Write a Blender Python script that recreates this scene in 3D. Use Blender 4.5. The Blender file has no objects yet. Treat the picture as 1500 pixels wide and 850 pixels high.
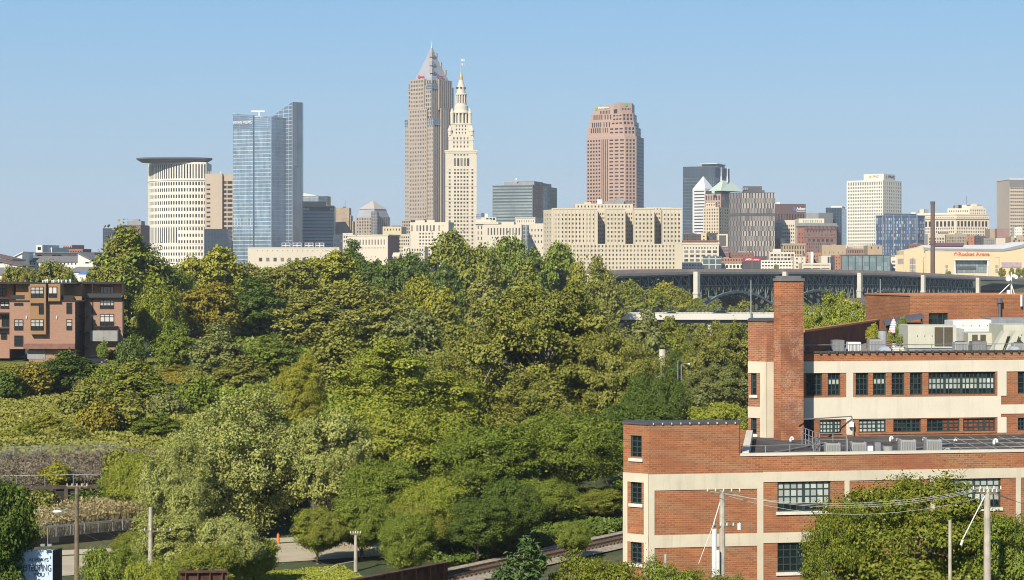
import bpy, math, random
import numpy as np
from mathutils import Vector, Matrix

R = math.radians
SC = bpy.context.scene
COL = SC.collection

# ------------------------------------------------------------------ camera
F, CX, HY, EYE = 2800.0, 750.0, 400.0, 25.0      # focal length in photo pixels, level camera 25 m up
cam_d = bpy.data.cameras.new('camera')
cam = bpy.data.objects.new('camera', cam_d)
COL.objects.link(cam)
cam.location = (0, 0, EYE)
cam.rotation_euler = (R(90), 0, 0)
cam_d.sensor_width = 36.0
cam_d.lens = 36.0 * F / 1500.0
cam_d.shift_y = -25.0 / 1500.0
cam_d.clip_start = 1.0
cam_d.clip_end = 40000.0
SC.camera = cam

# ------------------------------------------------------------------ sky, sun, exposure
SUN_EL, SUN_AZ = 36.0, 205.0                      # sun behind the camera and to the left (clockwise from +Y)
w = bpy.data.worlds.new('World')
SC.world = w
w.use_nodes = True
wn = w.node_tree.nodes
wn.clear()
sky = wn.new('ShaderNodeTexSky')
sky.sky_type = 'NISHITA'
sky.sun_disc = False
sky.sun_elevation = R(SUN_EL)
sky.sun_rotation = R(SUN_AZ)
sky.altitude = 200
sky.air_density = 1.15
sky.dust_density = 1.0
sky.ozone_density = 2.6
tc = wn.new('ShaderNodeTexCoord'); sx = wn.new('ShaderNodeSeparateXYZ')
w.node_tree.links.new(tc.outputs['Generated'], sx.inputs[0])
rp = wn.new('ShaderNodeValToRGB'); el = rp.color_ramp.elements
for _ in range(2): el.new(.5)
for q, (p, c) in zip(el, ((0, (.49, .655, .83)), (.15, (.225, .505, .83)), (.5, (.075, .18, .40)), (1, (.045, .12, .30)))):
    q.position = p; q.color = (*c, 1)
w.node_tree.links.new(sx.outputs['Z'], rp.inputs[0])
vm = wn.new('ShaderNodeVectorMath'); vm.operation = 'SCALE'; vm.inputs['Scale'].default_value = 7.6   # same radiance scale as the sky node
w.node_tree.links.new(rp.outputs[0], vm.inputs[0])
mixn = wn.new('ShaderNodeMix'); mixn.data_type = 'RGBA'
mixn.inputs[0].default_value = 0.8          # a clear blue autumn sky
w.node_tree.links.new(vm.outputs[0], mixn.inputs[7])
bg = wn.new('ShaderNodeBackground')
bg.inputs['Strength'].default_value = 0.11
wo = wn.new('ShaderNodeOutputWorld')
w.node_tree.links.new(sky.outputs[0], mixn.inputs[6])
w.node_tree.links.new(mixn.outputs[2], bg.inputs[0])
w.node_tree.links.new(bg.outputs[0], wo.inputs[0])
sun_d = bpy.data.lights.new('sun', 'SUN')
sun_d.energy = 5.0
sun_d.angle = R(0.53)
sun_d.color = (1.0, 0.92, 0.79)
sun = bpy.data.objects.new('sun', sun_d)
COL.objects.link(sun)
sv = Vector((math.sin(R(SUN_AZ)) * math.cos(R(SUN_EL)), math.cos(R(SUN_AZ)) * math.cos(R(SUN_EL)), math.sin(R(SUN_EL))))
sun.rotation_euler = sv.to_track_quat('Z', 'Y').to_euler()
sun.location = (-200, -300, 400)
SC.view_settings.view_transform = 'Standard'
SC.view_settings.look = 'None'
SC.view_settings.exposure = 0.25
SC.view_settings.gamma = 1.0
SC.view_settings.use_curve_mapping = False
SC.cycles.filter_width = 1.05
SC.cycles.max_bounces = 5
SC.cycles.diffuse_bounces = 1
SC.cycles.glossy_bounces = 2
SC.cycles.transmission_bounces = 2
SC.cycles.volume_bounces = 0
SC.cycles.transparent_max_bounces = 6
SC.cycles.caustics_reflective = False
SC.cycles.caustics_refractive = False
SC.cycles.use_denoising = True
SC.cycles.denoiser = 'OPENIMAGEDENOISE'
SC.cycles.denoising_input_passes = 'RGB_ALBEDO_NORMAL'
SC.cycles.denoising_prefilter = 'ACCURATE'

# ------------------------------------------------------------------ measuring helpers
def X(px, D): return (px - CX) / F * D
def Z(py, D): return EYE - (py - HY) / F * D
def P2(px, D): return (X(px, D), D)

def sstep(a, b, x):
    t = np.clip((x - a) / (b - a), 0, 1)
    return t * t * (3 - 2 * t)

def hill(x, y):
    """ground height"""
    x = np.asarray(x, float); y = np.asarray(y, float)
    zl = np.interp(y, [-3000, 0, 187, 190, 191.5, 206, 224, 300, 352, 366, 380, 470, 640, 1000, 1300, 2400, 20000],
                   [0, 0, 0, .3, 3.5, 4.4, 4.6, 5.2, 7.0, 8.0, 8.3, 10.5, 16, 16, 17, 18, 4])
    zc = np.interp(y, [-3000, 0, 190, 260, 400, 600, 1050, 1230, 1390, 2400, 20000],
                   [0, 0, 0, .5, 2, -2, -4, 6, 21, 20, 4])
    edge = -0.062 * np.clip(y, 150, 2000)
    k = sstep(edge + 18 + .01 * y, edge - 18 - .01 * y, x)
    n = 0.35 * np.sin(x * .11 + 1.3) * np.sin(y * .083) + .22 * np.sin(x * .27 + y * .19)
    n = n * sstep(215, 260, y) * sstep(1200, 600, y)
    n = np.where((y > 345) & (y < 400) & (x < -60), 0, n)
    return zl * k + zc * (1 - k) + n

def hz(x, y): return float(hill(x, y))

# ------------------------------------------------------------------ materials
class NT:
    def __init__(s, name):
        s.m = bpy.data.materials.new(name); s.m.use_nodes = True
        s.t = s.m.node_tree; s.n = s.t.nodes; s.l = s.t.links
        s.b = s.n['Principled BSDF']
    def new(s, typ, **kw):
        nd = s.n.new(typ)
        for k, v in kw.items():
            if k.startswith('_'): setattr(nd, k[1:], v)
            else:
                i = int(k[1:]) if k[0] == 'i' and k[1:].isdigit() else k
                if isinstance(v, bpy.types.NodeSocket): s.l.new(v, nd.inputs[i])
                else: nd.inputs[i].default_value = v
        return nd
    def link(s, a, b): s.l.new(a, b)
    def ramp(s, fac, pts):
        r = s.n.new('ShaderNodeValToRGB')
        e = r.color_ramp.elements
        while len(e) < len(pts): e.new(.5)
        for q, (p, c) in zip(e, pts):
            q.position = p; q.color = c if len(c) == 4 else (*c, 1)
        s.l.new(fac, r.inputs[0]); return r.outputs[0]
    def mix(s, fac, a, b, mode='MIX'):
        q = s.n.new('ShaderNodeMix'); q.data_type = 'RGBA'; q.blend_type = mode
        for i, v in ((0, fac), (6, a), (7, b)):
            if isinstance(v, bpy.types.NodeSocket): s.l.new(v, q.inputs[i])
            else: q.inputs[i].default_value = v if i == 0 or len(v) == 4 else (*v, 1)
        return q.outputs[2]
    def math(s, op, a, b=0.0, clamp=False):
        q = s.n.new('ShaderNodeMath'); q.operation = op; q.use_clamp = clamp
        for i, v in ((0, a), (1, b)):
            if isinstance(v, bpy.types.NodeSocket): s.l.new(v, q.inputs[i])
            else: q.inputs[i].default_value = v
        return q.outputs[0]

MATS = {}
def sc3(c, k): return tuple(min(1, v * k) for v in c)

def M(name, col, rough=.8, var=.15, scale=.4, metal=0.0, spec=.3, streak=0.0):
    """painted / stone / metal surface with mottled wear and optional vertical streaks"""
    if name in MATS: return MATS[name]
    q = NT(name)
    co = q.new('ShaderNodeTexCoord').outputs['Object']
    nz = q.new('ShaderNodeTexNoise', Vector=co, Scale=scale, Detail=6.0, Roughness=.65).outputs['Fac']
    c = q.ramp(nz, [(.25, sc3(col, 1 - var * 1.6)), (.55, col), (.8, sc3(col, 1 + var))])
    if streak:
        mp = q.new('ShaderNodeMapping', Vector=co, Scale=(1.6, 1.6, .09)).outputs[0]
        n2 = q.new('ShaderNodeTexNoise', Vector=mp, Scale=1.0, Detail=5.0, Roughness=.7).outputs['Fac']
        f = q.ramp(n2, [(.52, (0, 0, 0)), (.75, (1, 1, 1))])
        c = q.mix(q.math('MULTIPLY', f, streak), c, sc3(col, .45))
    q.link(c, q.b.inputs['Base Color'])
    q.b.inputs['Roughness'].default_value = rough
    q.b.inputs['Metallic'].default_value = metal
    q.b.inputs['Specular IOR Level'].default_value = spec
    MATS[name] = q.m
    return q.m

def brick(name, c1, c2, mortar, bw=.24, bh=.085, mort=.012, patch=(.3, .12, .07), pscale=.12, pamt=.5, stain=.4):
    if name in MATS: return MATS[name]
    q = NT(name)
    uv = q.new('ShaderNodeTexCoord').outputs['UV']
    wv = q.new('ShaderNodeTexNoise', Vector=uv, Scale=.9, Detail=2.0).outputs['Color']
    uv2 = q.new('ShaderNodeVectorMath', _operation='MULTIPLY_ADD', i0=wv, i1=(.0, .02, 0), i2=uv).outputs[0]
    b = q.new('ShaderNodeTexBrick', Vector=uv2, Color1=(*c1, 1), Color2=(*c2, 1), Mortar=(*mortar, 1), Scale=1.0)
    b.inputs['Mortar Size'].default_value = mort
    b.inputs['Mortar Smooth'].default_value = .3
    b.inputs['Bias'].default_value = -.1
    b.inputs['Brick Width'].default_value = bw
    b.inputs['Row Height'].default_value = bh
    n1 = q.new('ShaderNodeTexNoise', Vector=uv, Scale=pscale, Detail=7.0, Roughness=.7).outputs['Fac']
    c = q.mix(q.math('MULTIPLY', q.ramp(n1, [(.45, (0, 0, 0)), (.62, (1, 1, 1))]), pamt), b.outputs['Color'], patch)
    mp = q.new('ShaderNodeMapping', Vector=uv, Scale=(.14, 3.3, 1)).outputs[0]
    n2 = q.new('ShaderNodeTexNoise', Vector=mp, Scale=1.0, Detail=6.0, Roughness=.75).outputs['Fac']
    c = q.mix(q.math('MULTIPLY', q.ramp(n2, [(.5, (0, 0, 0)), (.7, (1, 1, 1))]), stain), c, sc3(c1, .45))
    mp = q.new('ShaderNodeMapping', Vector=uv, Scale=(.2, 4.1, 1), Location=(7, 3, 0)).outputs[0]
    n3 = q.new('ShaderNodeTexNoise', Vector=mp, Scale=1.3, Detail=6.0, Roughness=.75).outputs['Fac']
    c = q.mix(q.math('MULTIPLY', q.ramp(n3, [(.56, (0, 0, 0)), (.72, (1, 1, 1))]), .45), c, mortar)
    q.link(c, q.b.inputs['Base Color'])
    q.b.inputs['Roughness'].default_value = .9
    q.b.inputs['Specular IOR Level'].default_value = .15
    bp = q.new('ShaderNodeBump', Strength=.5, Distance=.02, Height=b.outputs['Fac']); bp.invert = True
    q.link(bp.outputs[0], q.b.inputs['Normal'])
    MATS[name] = q.m
    return q.m

def curtain(name, ga, gb, line, pw, ph, lw=.12, metal=.5, rough=.08, offs=0.0, bias=0.0, xs=1.0):
    """panel wall: a grid of panels that differ a little, with frame lines"""
    if name in MATS: return MATS[name]
    q = NT(name)
    uv = q.new('ShaderNodeTexCoord').outputs['UV']
    if xs != 1: uv = q.new('ShaderNodeVectorMath', _operation='MULTIPLY', i0=uv, i1=(xs, 1, 1)).outputs[0]; pw *= xs
    b = q.new('ShaderNodeTexBrick', Vector=uv, Color1=(*ga, 1), Color2=(*gb, 1), Mortar=(*line, 1), Scale=1.0)
    b.offset = offs
    b.inputs['Mortar Size'].default_value = lw
    b.inputs['Mortar Smooth'].default_value = 0
    b.inputs['Bias'].default_value = bias
    b.inputs['Brick Width'].default_value = pw
    b.inputs['Row Height'].default_value = ph
    n1 = q.new('ShaderNodeTexNoise', Vector=uv, Scale=.035, Detail=3.0).outputs['Fac']
    c = q.mix(.35, b.outputs['Color'], q.ramp(n1, [(.35, (.25, .25, .25)), (.7, (.8, .8, .8))]), 'OVERLAY')
    q.link(c, q.b.inputs['Base Color'])
    inv = q.math('SUBTRACT', 1.0, b.outputs['Fac'])
    q.link(q.math('MULTIPLY', inv, metal), q.b.inputs['Metallic'])
    q.link(q.math('MULTIPLY_ADD', b.outputs['Fac'], .5), q.b.inputs['Roughness'])
    q.b.inputs['Roughness'].default_value = rough
    MATS[name] = q.m
    # roughness = fac*.5 + rough
    for l in list(q.t.links):
        if l.to_socket == q.b.inputs['Roughness']:
            l.from_node.inputs[2].default_value = rough
    return q.m

def glass(name, dark, light, share=.22, rough=.08, metal=.0):
    """window panes: mostly dark, some with blinds down"""
    if name in MATS: return MATS[name]
    q = NT(name)
    r1 = q.new('ShaderNodeObjectInfo').outputs['Random']
    r2 = q.new('ShaderNodeNewGeometry').outputs['Random Per Island']
    r = q.math('FRACT', q.math('MULTIPLY_ADD', r1, 7.31))
    r = q.math('FRACT', q.math('ADD', r, q.math('MULTIPLY', r2, 5.17)))
    c = q.ramp(r, [(0.0, sc3(dark, .7)), (1 - share - .05, dark), (1 - share, sc3(light, .6)), (1.0, light)])
    q.link(c, q.b.inputs['Base Color'])
    q.b.inputs['Roughness'].default_value = rough
    q.b.inputs['Metallic'].default_value = metal
    q.b.inputs['Specular IOR Level'].default_value = .5
    MATS[name] = q.m
    return q.m

def leafmat(name, dark, mid, light, yellow=None, tr=.10, ypos=.86):
    if name in MATS: return MATS[name]
    q = NT(name)
    lv = q.new('ShaderNodeAttribute', _attribute_name='lv').outputs['Fac']
    cl = q.new('ShaderNodeAttribute', _attribute_name='cl').outputs['Fac']
    oi = q.new('ShaderNodeObjectInfo').outputs['Random']
    f = q.math('ADD', q.math('MULTIPLY', lv, .68), q.math('MULTIPLY', cl, .28))
    f = q.math('ADD', f, q.math('MULTIPLY_ADD', oi, .16))
    pts = [(.20, dark), (.48, mid), (.72, light)]
    if yellow: pts.append((ypos + .1, yellow))
    c = q.ramp(f, pts)
    n = q.n
    n.remove(q.b)
    d = q.new('ShaderNodeBsdfDiffuse', Color=c)
    tcol = q.mix(1.0, c, (1.0, 1.0, .55), 'MULTIPLY')
    t = q.new('ShaderNodeBsdfTranslucent', Color=tcol)
    g = q.new('ShaderNodeBsdfGlossy', Color=(.9, .95, .7, 1), Roughness=.4)
    m1 = q.new('ShaderNodeMixShader', Fac=tr, i1=d.outputs[0], i2=t.outputs[0])
    m2 = q.new('ShaderNodeMixShader', Fac=.015, i1=m1.outputs[0], i2=g.outputs[0])
    out = [k for k in n if k.type == 'OUTPUT_MATERIAL'][0]
    q.link(m2.outputs[0], out.inputs['Surface'])
    MATS[name] = q.m
    return q.m

# ------------------------------------------------------------------ mesh building
class MB:
    def __init__(s): s.v = []; s.f = []; s.m = []
    def quad(s, a, b, c, d, mi=0):
        i = len(s.v); s.v += [a, b, c, d]; s.f.append((i, i + 1, i + 2, i + 3)); s.m.append(mi)
    def ngon(s, pts, mi=0):
        i = len(s.v); s.v += list(pts); s.f.append(tuple(range(i, i + len(pts)))); s.m.append(mi)
    def prism(s, pts, z0, z1, mi=0, top=None, bottom=False):
        """vertical prism on ccw footprint; z1 may be a list"""
        n = len(pts)
        zt = z1 if isinstance(z1, (list, tuple)) else [z1] * n
        zb = z0 if isinstance(z0, (list, tuple)) else [z0] * n
        for i in range(n):
            j = (i + 1) % n
            s.quad((*pts[i], zb[i]), (*pts[j], zb[j]), (*pts[j], zt[j]), (*pts[i], zt[i]), mi)
        s.ngon([(*p, z) for p, z in zip(pts, zt)], mi if top is None else top)
        if bottom: s.ngon([(*p, z) for p, z in reversed(list(zip(pts, zb)))], mi)
    def box(s, x0, y0, z0, x1, y1, z1, mi=0):
        s.prism([(x0, y0), (x1, y0), (x1, y1), (x0, y1)], z0, z1, mi, bottom=True)
    def obox(s, A, B, t, z0, z1, mi=0, out=0.0):
        """box along the line A-B (xy), from `out` metres in front to t behind"""
        A = Vector(A[:2]); B = Vector(B[:2]); u = (B - A).normalized(); n = Vector((u.y, -u.x))
        a = A + n * out; b = B + n * out; c = B - n * t; d = A - n * t
        s.prism([tuple(a), tuple(b), tuple(c), tuple(d)], z0, z1, mi, bottom=True)
    def tube(s, p0, p1, r0, r1=None, n=8, mi=0, caps=True):
        r1 = r0 if r1 is None else r1
        p0 = Vector(p0); p1 = Vector(p1); d = (p1 - p0)
        if d.length < 1e-6: return
        d.normalize()
        a = d.orthogonal().normalized(); b = d.cross(a)
        i = len(s.v)
        for p, r in ((p0, r0), (p1, r1)):
            for k in range(n):
                t = 2 * math.pi * k / n
                s.v.append(tuple(p + (a * math.cos(t) + b * math.sin(t)) * r))
        for k in range(n):
            s.f.append((i + k, i + (k + 1) % n, i + n + (k + 1) % n, i + n + k)); s.m.append(mi)
        if caps:
            s.f.append(tuple(i + k for k in reversed(range(n)))); s.m.append(mi)
            s.f.append(tuple(i + n + k for k in range(n))); s.m.append(mi)
    def path(s, pts, rs, n=7, mi=0):
        for k in range(len(pts) - 1): s.tube(pts[k], pts[k + 1], rs[k], rs[k + 1], n, mi)
    def lathe(s, cx, cy, prof, n=24, mi=0, a0=0.0, sx=1.0, sy=1.0):
        """prof: list of (r, z)"""
        i = len(s.v)
        for r, z in prof:
            for k in range(n):
                t = a0 + 2 * math.pi * k / n
                s.v.append((cx + r * math.cos(t) * sx, cy + r * math.sin(t) * sy, z))
        for j in range(len(prof) - 1):
            for k in range(n):
                k2 = (k + 1) % n
                s.f.append((i + j * n + k, i + j * n + k2, i + (j + 1) * n + k2, i + (j + 1) * n + k)); s.m.append(mi)
        s.f.append(tuple(i + (len(prof) - 1) * n + k for k in range(n))); s.m.append(mi)

def uv_metres(me):
    nl = len(me.loops)
    if nl == 0: return
    np_ = len(me.polygons)
    vi = np.empty(nl, np.int32); me.loops.foreach_get('vertex_index', vi)
    co = np.empty(len(me.vertices) * 3, np.float32); me.vertices.foreach_get('co', co); co = co.reshape(-1, 3)
    nrm = np.empty(np_ * 3, np.float32); me.polygons.foreach_get('normal', nrm); nrm = nrm.reshape(-1, 3)
    tot = np.empty(np_, np.int32); me.polygons.foreach_get('loop_total', tot)
    nn = np.repeat(nrm, tot, axis=0)
    p = co[vi]
    hl = np.hypot(nn[:, 0], nn[:, 1]) + 1e-9
    flat = np.abs(nn[:, 2]) > .7
    u = np.where(flat, p[:, 0], (-nn[:, 1] * p[:, 0] + nn[:, 0] * p[:, 1]) / hl)
    v = np.where(flat, p[:, 1], p[:, 2])
    lay = me.uv_layers.new(name='metres')
    lay.data.foreach_set('uv', np.stack([u, v], 1).astype(np.float32).ravel())

def mesh_of(name, mb, mats, off=(0, 0, 0), smooth=False):
    me = bpy.data.meshes.new(name)
    ox, oy, oz = off
    me.from_pydata([(a - ox, b - oy, c - oz) for a, b, c in mb.v], [], mb.f)
    for m in (mats if isinstance(mats, (list, tuple)) else [mats]): me.materials.append(m)
    if len(me.materials) > 1: me.polygons.foreach_set('material_index', mb.m)
    if smooth: me.polygons.foreach_set('use_smooth', [True] * len(me.polygons))
    me.update()
    uv_metres(me)
    return me

def tag(o, label=None, cat=None, group=None, kind=None):
    if label: o['label'] = label
    if cat: o['category'] = cat
    if group: o['group'] = group
    if kind: o['kind'] = kind
    return o

LABELS = []
class Thing:
    """an Empty at the thing's base that parents its parts; parts are given in world coordinates"""
    def __init__(s, name, label, cat, loc, group=None):
        s.o = bpy.data.objects.new(name, None); COL.objects.link(s.o)
        s.o.empty_display_size = .5
        s.loc = Vector(loc if len(loc) == 3 else (*loc, 0)); s.o.location = s.loc
        tag(s.o, label, cat, group); LABELS.append((label, group))
        s.wins = []
    def part(s, name, mb, mats, parent=None, stuff=False, smooth=False, label=None):
        o = bpy.data.objects.new(name, mesh_of(name, mb, mats, s.loc, smooth))
        COL.objects.link(o); o.parent = parent or s.o
        if stuff: o['kind'] = 'stuff'
        if label: o['label'] = label
        return o
    def windows(s, mat, limit=100, name='window'):
        """every window its own part, past the limit the rest as one"""
        ws = s.wins; s.wins = []
        for q in ws[:limit]:
            o = bpy.data.objects.new(name, win_mesh(q[3], q[4], mat)); COL.objects.link(o)
            o.parent = s.o
            o.location = Vector(q[0]) - s.loc
            o.rotation_euler = (0, 0, math.atan2(q[1][1], q[1][0]))
        if len(ws) > limit:
            mb = MB()
            for c, u, n, ww, hh in ws[limit:]:
                a = (u[0] * ww / 2, u[1] * ww / 2)
                mb.quad((c[0] - a[0], c[1] - a[1], c[2] - hh / 2), (c[0] + a[0], c[1] + a[1], c[2] - hh / 2),
                        (c[0] + a[0], c[1] + a[1], c[2] + hh / 2), (c[0] - a[0], c[1] - a[1], c[2] + hh / 2))
            s.part(name, mb, mat, stuff=True)

_WM = {}
def win_mesh(ww, hh, mat):
    k = (round(ww, 2), round(hh, 2), mat.name)
    if k not in _WM:
        mb = MB(); a, b = ww / 2, hh / 2
        mb.quad((-a, 0, -b), (a, 0, -b), (a, 0, b), (-a, 0, b))
        me = bpy.data.meshes.new('window'); me.from_pydata(mb.v, [], mb.f); me.materials.append(mat)
        _WM[k] = me
    return _WM[k]

def solo(name, mb, mats, label, cat, group=None, kind=None, smooth=False, loc=None):
    """a thing that is one mesh"""
    if loc is None:
        a = np.array(mb.v); loc = (float(a[:, 0].mean()), float(a[:, 1].mean()), float(a[:, 2].min()))
    o = bpy.data.objects.new(name, mesh_of(name, mb, mats, loc, smooth))
    o.location = loc; COL.objects.link(o)
    if kind != 'structure': LABELS.append((label, group))
    return tag(o, label, cat, group, kind)

# ------------------------------------------------------------------ walls with window openings
def facade(mb, A, B, zb, zt, rows, depth=.4, mi=0, ri=None):
    """wall from A to B (xy) with recessed openings; rows = [(z0, z1, [(u0, u1), ...]), ...] in metres; returns panes"""
    A = Vector(A); B = Vector(B); L = (B - A).length; u = (B - A) / L; n = Vector((u.y, -u.x))
    ri = mi if ri is None else ri
    def pt(s, z, back=0.0):
        p = A + u * s - n * back
        return (p.x, p.y, z)
    def rect(s0, s1, z0, z1):
        if s1 - s0 > 1e-4 and z1 - z0 > 1e-4: mb.quad(pt(s0, z0), pt(s1, z0), pt(s1, z1), pt(s0, z1), mi)
    out = []
    z = zb
    for z0, z1, cols in sorted(rows, key=lambda r: r[0]):
        z0 = max(z0, z)
        if z1 > zt or z1 <= z0: continue
        rect(0, L, z, z0)
        s = 0
        for c0, c1 in cols:
            rect(s, c0, z0, z1)
            for q in ((pt(c0, z0), pt(c0, z0, depth), pt(c0, z1, depth), pt(c0, z1)),
                      (pt(c1, z0, depth), pt(c1, z0), pt(c1, z1), pt(c1, z1, depth)),
                      (pt(c0, z0), pt(c1, z0), pt(c1, z0, depth), pt(c0, z0, depth)),
                      (pt(c0, z1, depth), pt(c1, z1, depth), pt(c1, z1), pt(c0, z1))):
                mb.quad(*q, ri)
            out.append((pt((c0 + c1) / 2, (z0 + z1) / 2, depth - .02), (u.x, u.y), (n.x, n.y), c1 - c0, z1 - z0))
            s = c1
        rect(s, L, z0, z1)
        z = z1
    rect(0, L, z, zt)
    return out

def G(c, n, pitch, top, fw=.5, fh=.5, l=.03, r=.03, d=.22, cols=None):
    """window grid: c columns, n rows; pitch and top offset in photo pixels"""
    return dict(c=c, n=n, pitch=pitch, top=top, fw=fw, fh=fh, l=l, r=r, d=d, cols=cols)

def grid_rows(sp, L, zt, D):
    k = D / F
    if sp['cols']: cols = [(a * L, b * L) for a, b in sp['cols']]
    else:
        a0, a1 = sp['l'] * L, (1 - sp['r']) * L
        p = (a1 - a0) / sp['c']
        cols = [(a0 + p * (i + .5 - sp['fw'] / 2), a0 + p * (i + .5 + sp['fw'] / 2)) for i in range(sp['c'])]
    rows = []
    for j in range(sp['n']):
        z1 = zt - (sp['top'] + j * sp['pitch']) * k
        rows.append((z1 - sp['pitch'] * sp['fh'] * k, z1, cols))
    return rows

def tier(t, pts, zb, zt, mats, specs, D, name='wall', roof=1, parent=None, extra_rows=None):
    """one storey block on a ccw footprint; specs = {edge: grid or list of grids}"""
    mb = MB()
    n = len(pts)
    for i in range(n):
        A, B = pts[i], pts[(i + 1) % n]
        sp = specs.get(i)
        if sp:
            L = math.dist(A, B)
            rows = []
            for g in (sp if isinstance(sp, list) else [sp]): rows += grid_rows(g, L, zt, D)
            d = (sp[0] if isinstance(sp, list) else sp)['d']
            t.wins += facade(mb, A, B, zb, zt, rows, d)
        else:
            mb.quad((*A, zb), (*B, zb), (*B, zt), (*A, zt))
    mb.ngon([(*p, zt) for p in pts], roof)
    return t.part(name, mb, mats, parent)

def box_pts(xl, xr, D, a=0.0, dep=30.0, xs=None):
    """footprint (ccw from the left front corner) whose front runs from photo column xl to xr; near corner at distance D"""
    a = R(a); c, s = math.cos(a), math.sin(a)
    def along(N, d, px):
        k = px - CX
        return (k * N[1] - F * N[0]) / (F * d[0] - k * d[1])
    u = (c, -s); v = (s, c)
    if a >= 0:
        Rt = P2(xr, D); t = along(Rt, u, xl); L = (Rt[0] + t * u[0], Rt[1] + t * u[1]); N = Rt
    else:
        L = P2(xl, D); t = along(L, u, xr); Rt = (L[0] + t * u[0], L[1] + t * u[1]); N = L
    if xs is not None: dep = along(N, v, xs)
    return [L, Rt, (Rt[0] + v[0] * dep, Rt[1] + v[1] * dep), (L[0] + v[0] * dep, L[1] + v[1] * dep)]

def inset(pts, d):
    c = Vector((sum(p[0] for p in pts) / len(pts), sum(p[1] for p in pts) / len(pts)))
    out = []
    for p in pts:
        q = Vector(p) - c
        out.append(tuple(c + q * max(0, (q.length - d)) / q.length))
    return out

def lerp2(a, b, t): return (a[0] + (b[0] - a[0]) * t, a[1] + (b[1] - a[1]) * t)

def sub_pts(pts, f0, f1, d0=0.0, d1=1.0):
    """part of a four-cornered footprint, by fractions along the front and in depth"""
    a, b = lerp2(pts[0], pts[1], f0), lerp2(pts[0], pts[1], f1)
    e, g = lerp2(pts[3], pts[2], f0), lerp2(pts[3], pts[2], f1)
    return [lerp2(a, e, d0), lerp2(b, g, d0), lerp2(b, g, d1), lerp2(a, e, d1)]

def lettering(t, text, A, B, z, height, mat, out=.25, squeeze=True, name='sign_lettering', x0=0.0, ext=.1, bold=0.0):
    """raised letters on the wall line A-B, starting x0 metres along it; squeezed to the remaining length"""
    cu = bpy.data.curves.new(name, 'FONT'); cu.body = text; cu.size = 1.0; cu.extrude = ext; cu.offset = bold
    o = bpy.data.objects.new(name, cu)
    COL.objects.link(o)
    bpy.context.view_layer.update()
    me = bpy.data.meshes.new_from_object(o.evaluated_get(bpy.context.evaluated_depsgraph_get()))
    COL.objects.unlink(o); bpy.data.objects.remove(o)
    co = np.empty(len(me.vertices) * 3); me.vertices.foreach_get('co', co); co = co.reshape(-1, 3)
    x_min, x_max = co[:, 0].min(), co[:, 0].max(); y_min, y_max = co[:, 1].min(), co[:, 1].max()
    A = Vector(A); B = Vector(B); u = (B - A).normalized(); n = Vector((u.y, -u.x)); L = (B - A).length - x0
    kx = L / (x_max - x_min) if squeeze else height / (y_max - y_min)
    ky = height / (y_max - y_min)
    px = (co[:, 0] - x_min) * kx + x0; pz = (co[:, 1] - y_min) * ky + z; pn = co[:, 2] + out
    w3 = np.stack([A.x + u.x * px + n.x * pn - t.loc.x, A.y + u.y * px + n.y * pn - t.loc.y, pz - t.loc.z], 1)
    me.vertices.foreach_set('co', w3.ravel().astype(np.float32)); me.materials.clear(); me.materials.append(mat); me.update()
    q = bpy.data.objects.new(name, me); COL.objects.link(q); q.parent = t.o
    return q
# ------------------------------------------------------------------ the ground, road, track bed
def axis(fine0, fine1, step, far0, far1, k=1.18):
    a = list(np.arange(fine0, fine1 + .1, step))
    s = step
    while a[-1] < far1: s *= k; a.append(a[-1] + s)
    s = step
    while a[0] > far0: s *= k; a.insert(0, a[0] - s)
    return np.array(a)

gx = axis(-160, 160, 4, -3000, 3000); gy = axis(90, 420, 4, -1200, 5600)
GX, GY = np.meshgrid(gx, gy)
GZ = hill(GX, GY)
me = bpy.data.meshes.new('ground')
nx, ny = len(gx), len(gy)
idx = np.arange(nx * ny).reshape(ny, nx)
me.from_pydata(np.stack([GX, GY, GZ], -1).reshape(-1, 3).tolist(), [],
               np.stack([idx[:-1, :-1], idx[:-1, 1:], idx[1:, 1:], idx[1:, :-1]], -1).reshape(-1, 4).tolist())
me.polygons.foreach_set('use_smooth', [True] * len(me.polygons))
q = NT('ground_soil_and_grass')
co = q.new('ShaderNodeTexCoord').outputs['Object']
n1 = q.new('ShaderNodeTexNoise', Vector=co, Scale=.05, Detail=8.0, Roughness=.7).outputs['Fac']
n2 = q.new('ShaderNodeTexNoise', Vector=co, Scale=1.7, Detail=6.0, Roughness=.7).outputs['Fac']
c = q.ramp(n1, [(.3, (.03, .045, .014)), (.5, (.06, .075, .022)), (.68, (.13, .11, .05))])
c = q.mix(.6, c, q.ramp(n2, [(.3, (.25, .25, .25)), (.7, (.9, .9, .9))]), 'OVERLAY')
q.link(c, q.b.inputs['Base Color']); q.b.inputs['Roughness'].default_value = .95
me.materials.append(q.m)
g = bpy.data.objects.new('ground', me); COL.objects.link(g); g['kind'] = 'structure'

def strip(name, pts, width, dz, mat, kind='structure'):
    """flat ribbon along a ground line"""
    mb = MB()
    pts = [Vector(p) for p in pts]
    seg = []
    for i, p in enumerate(pts):
        d = (pts[min(i + 1, len(pts) - 1)] - pts[max(i - 1, 0)]); d2 = Vector((d.x, d.y)).normalized()
        n = Vector((d2.y, -d2.x)) * width / 2
        seg.append(((p.x - n.x, p.y - n.y, p.z + dz), (p.x + n.x, p.y + n.y, p.z + dz)))
    for a, b in zip(seg, seg[1:]): mb.quad(a[0], a[1], b[1], b[0])
    o = solo(name, mb, mat, None, None, kind=kind, loc=(0, 0, 0))
    return o

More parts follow.
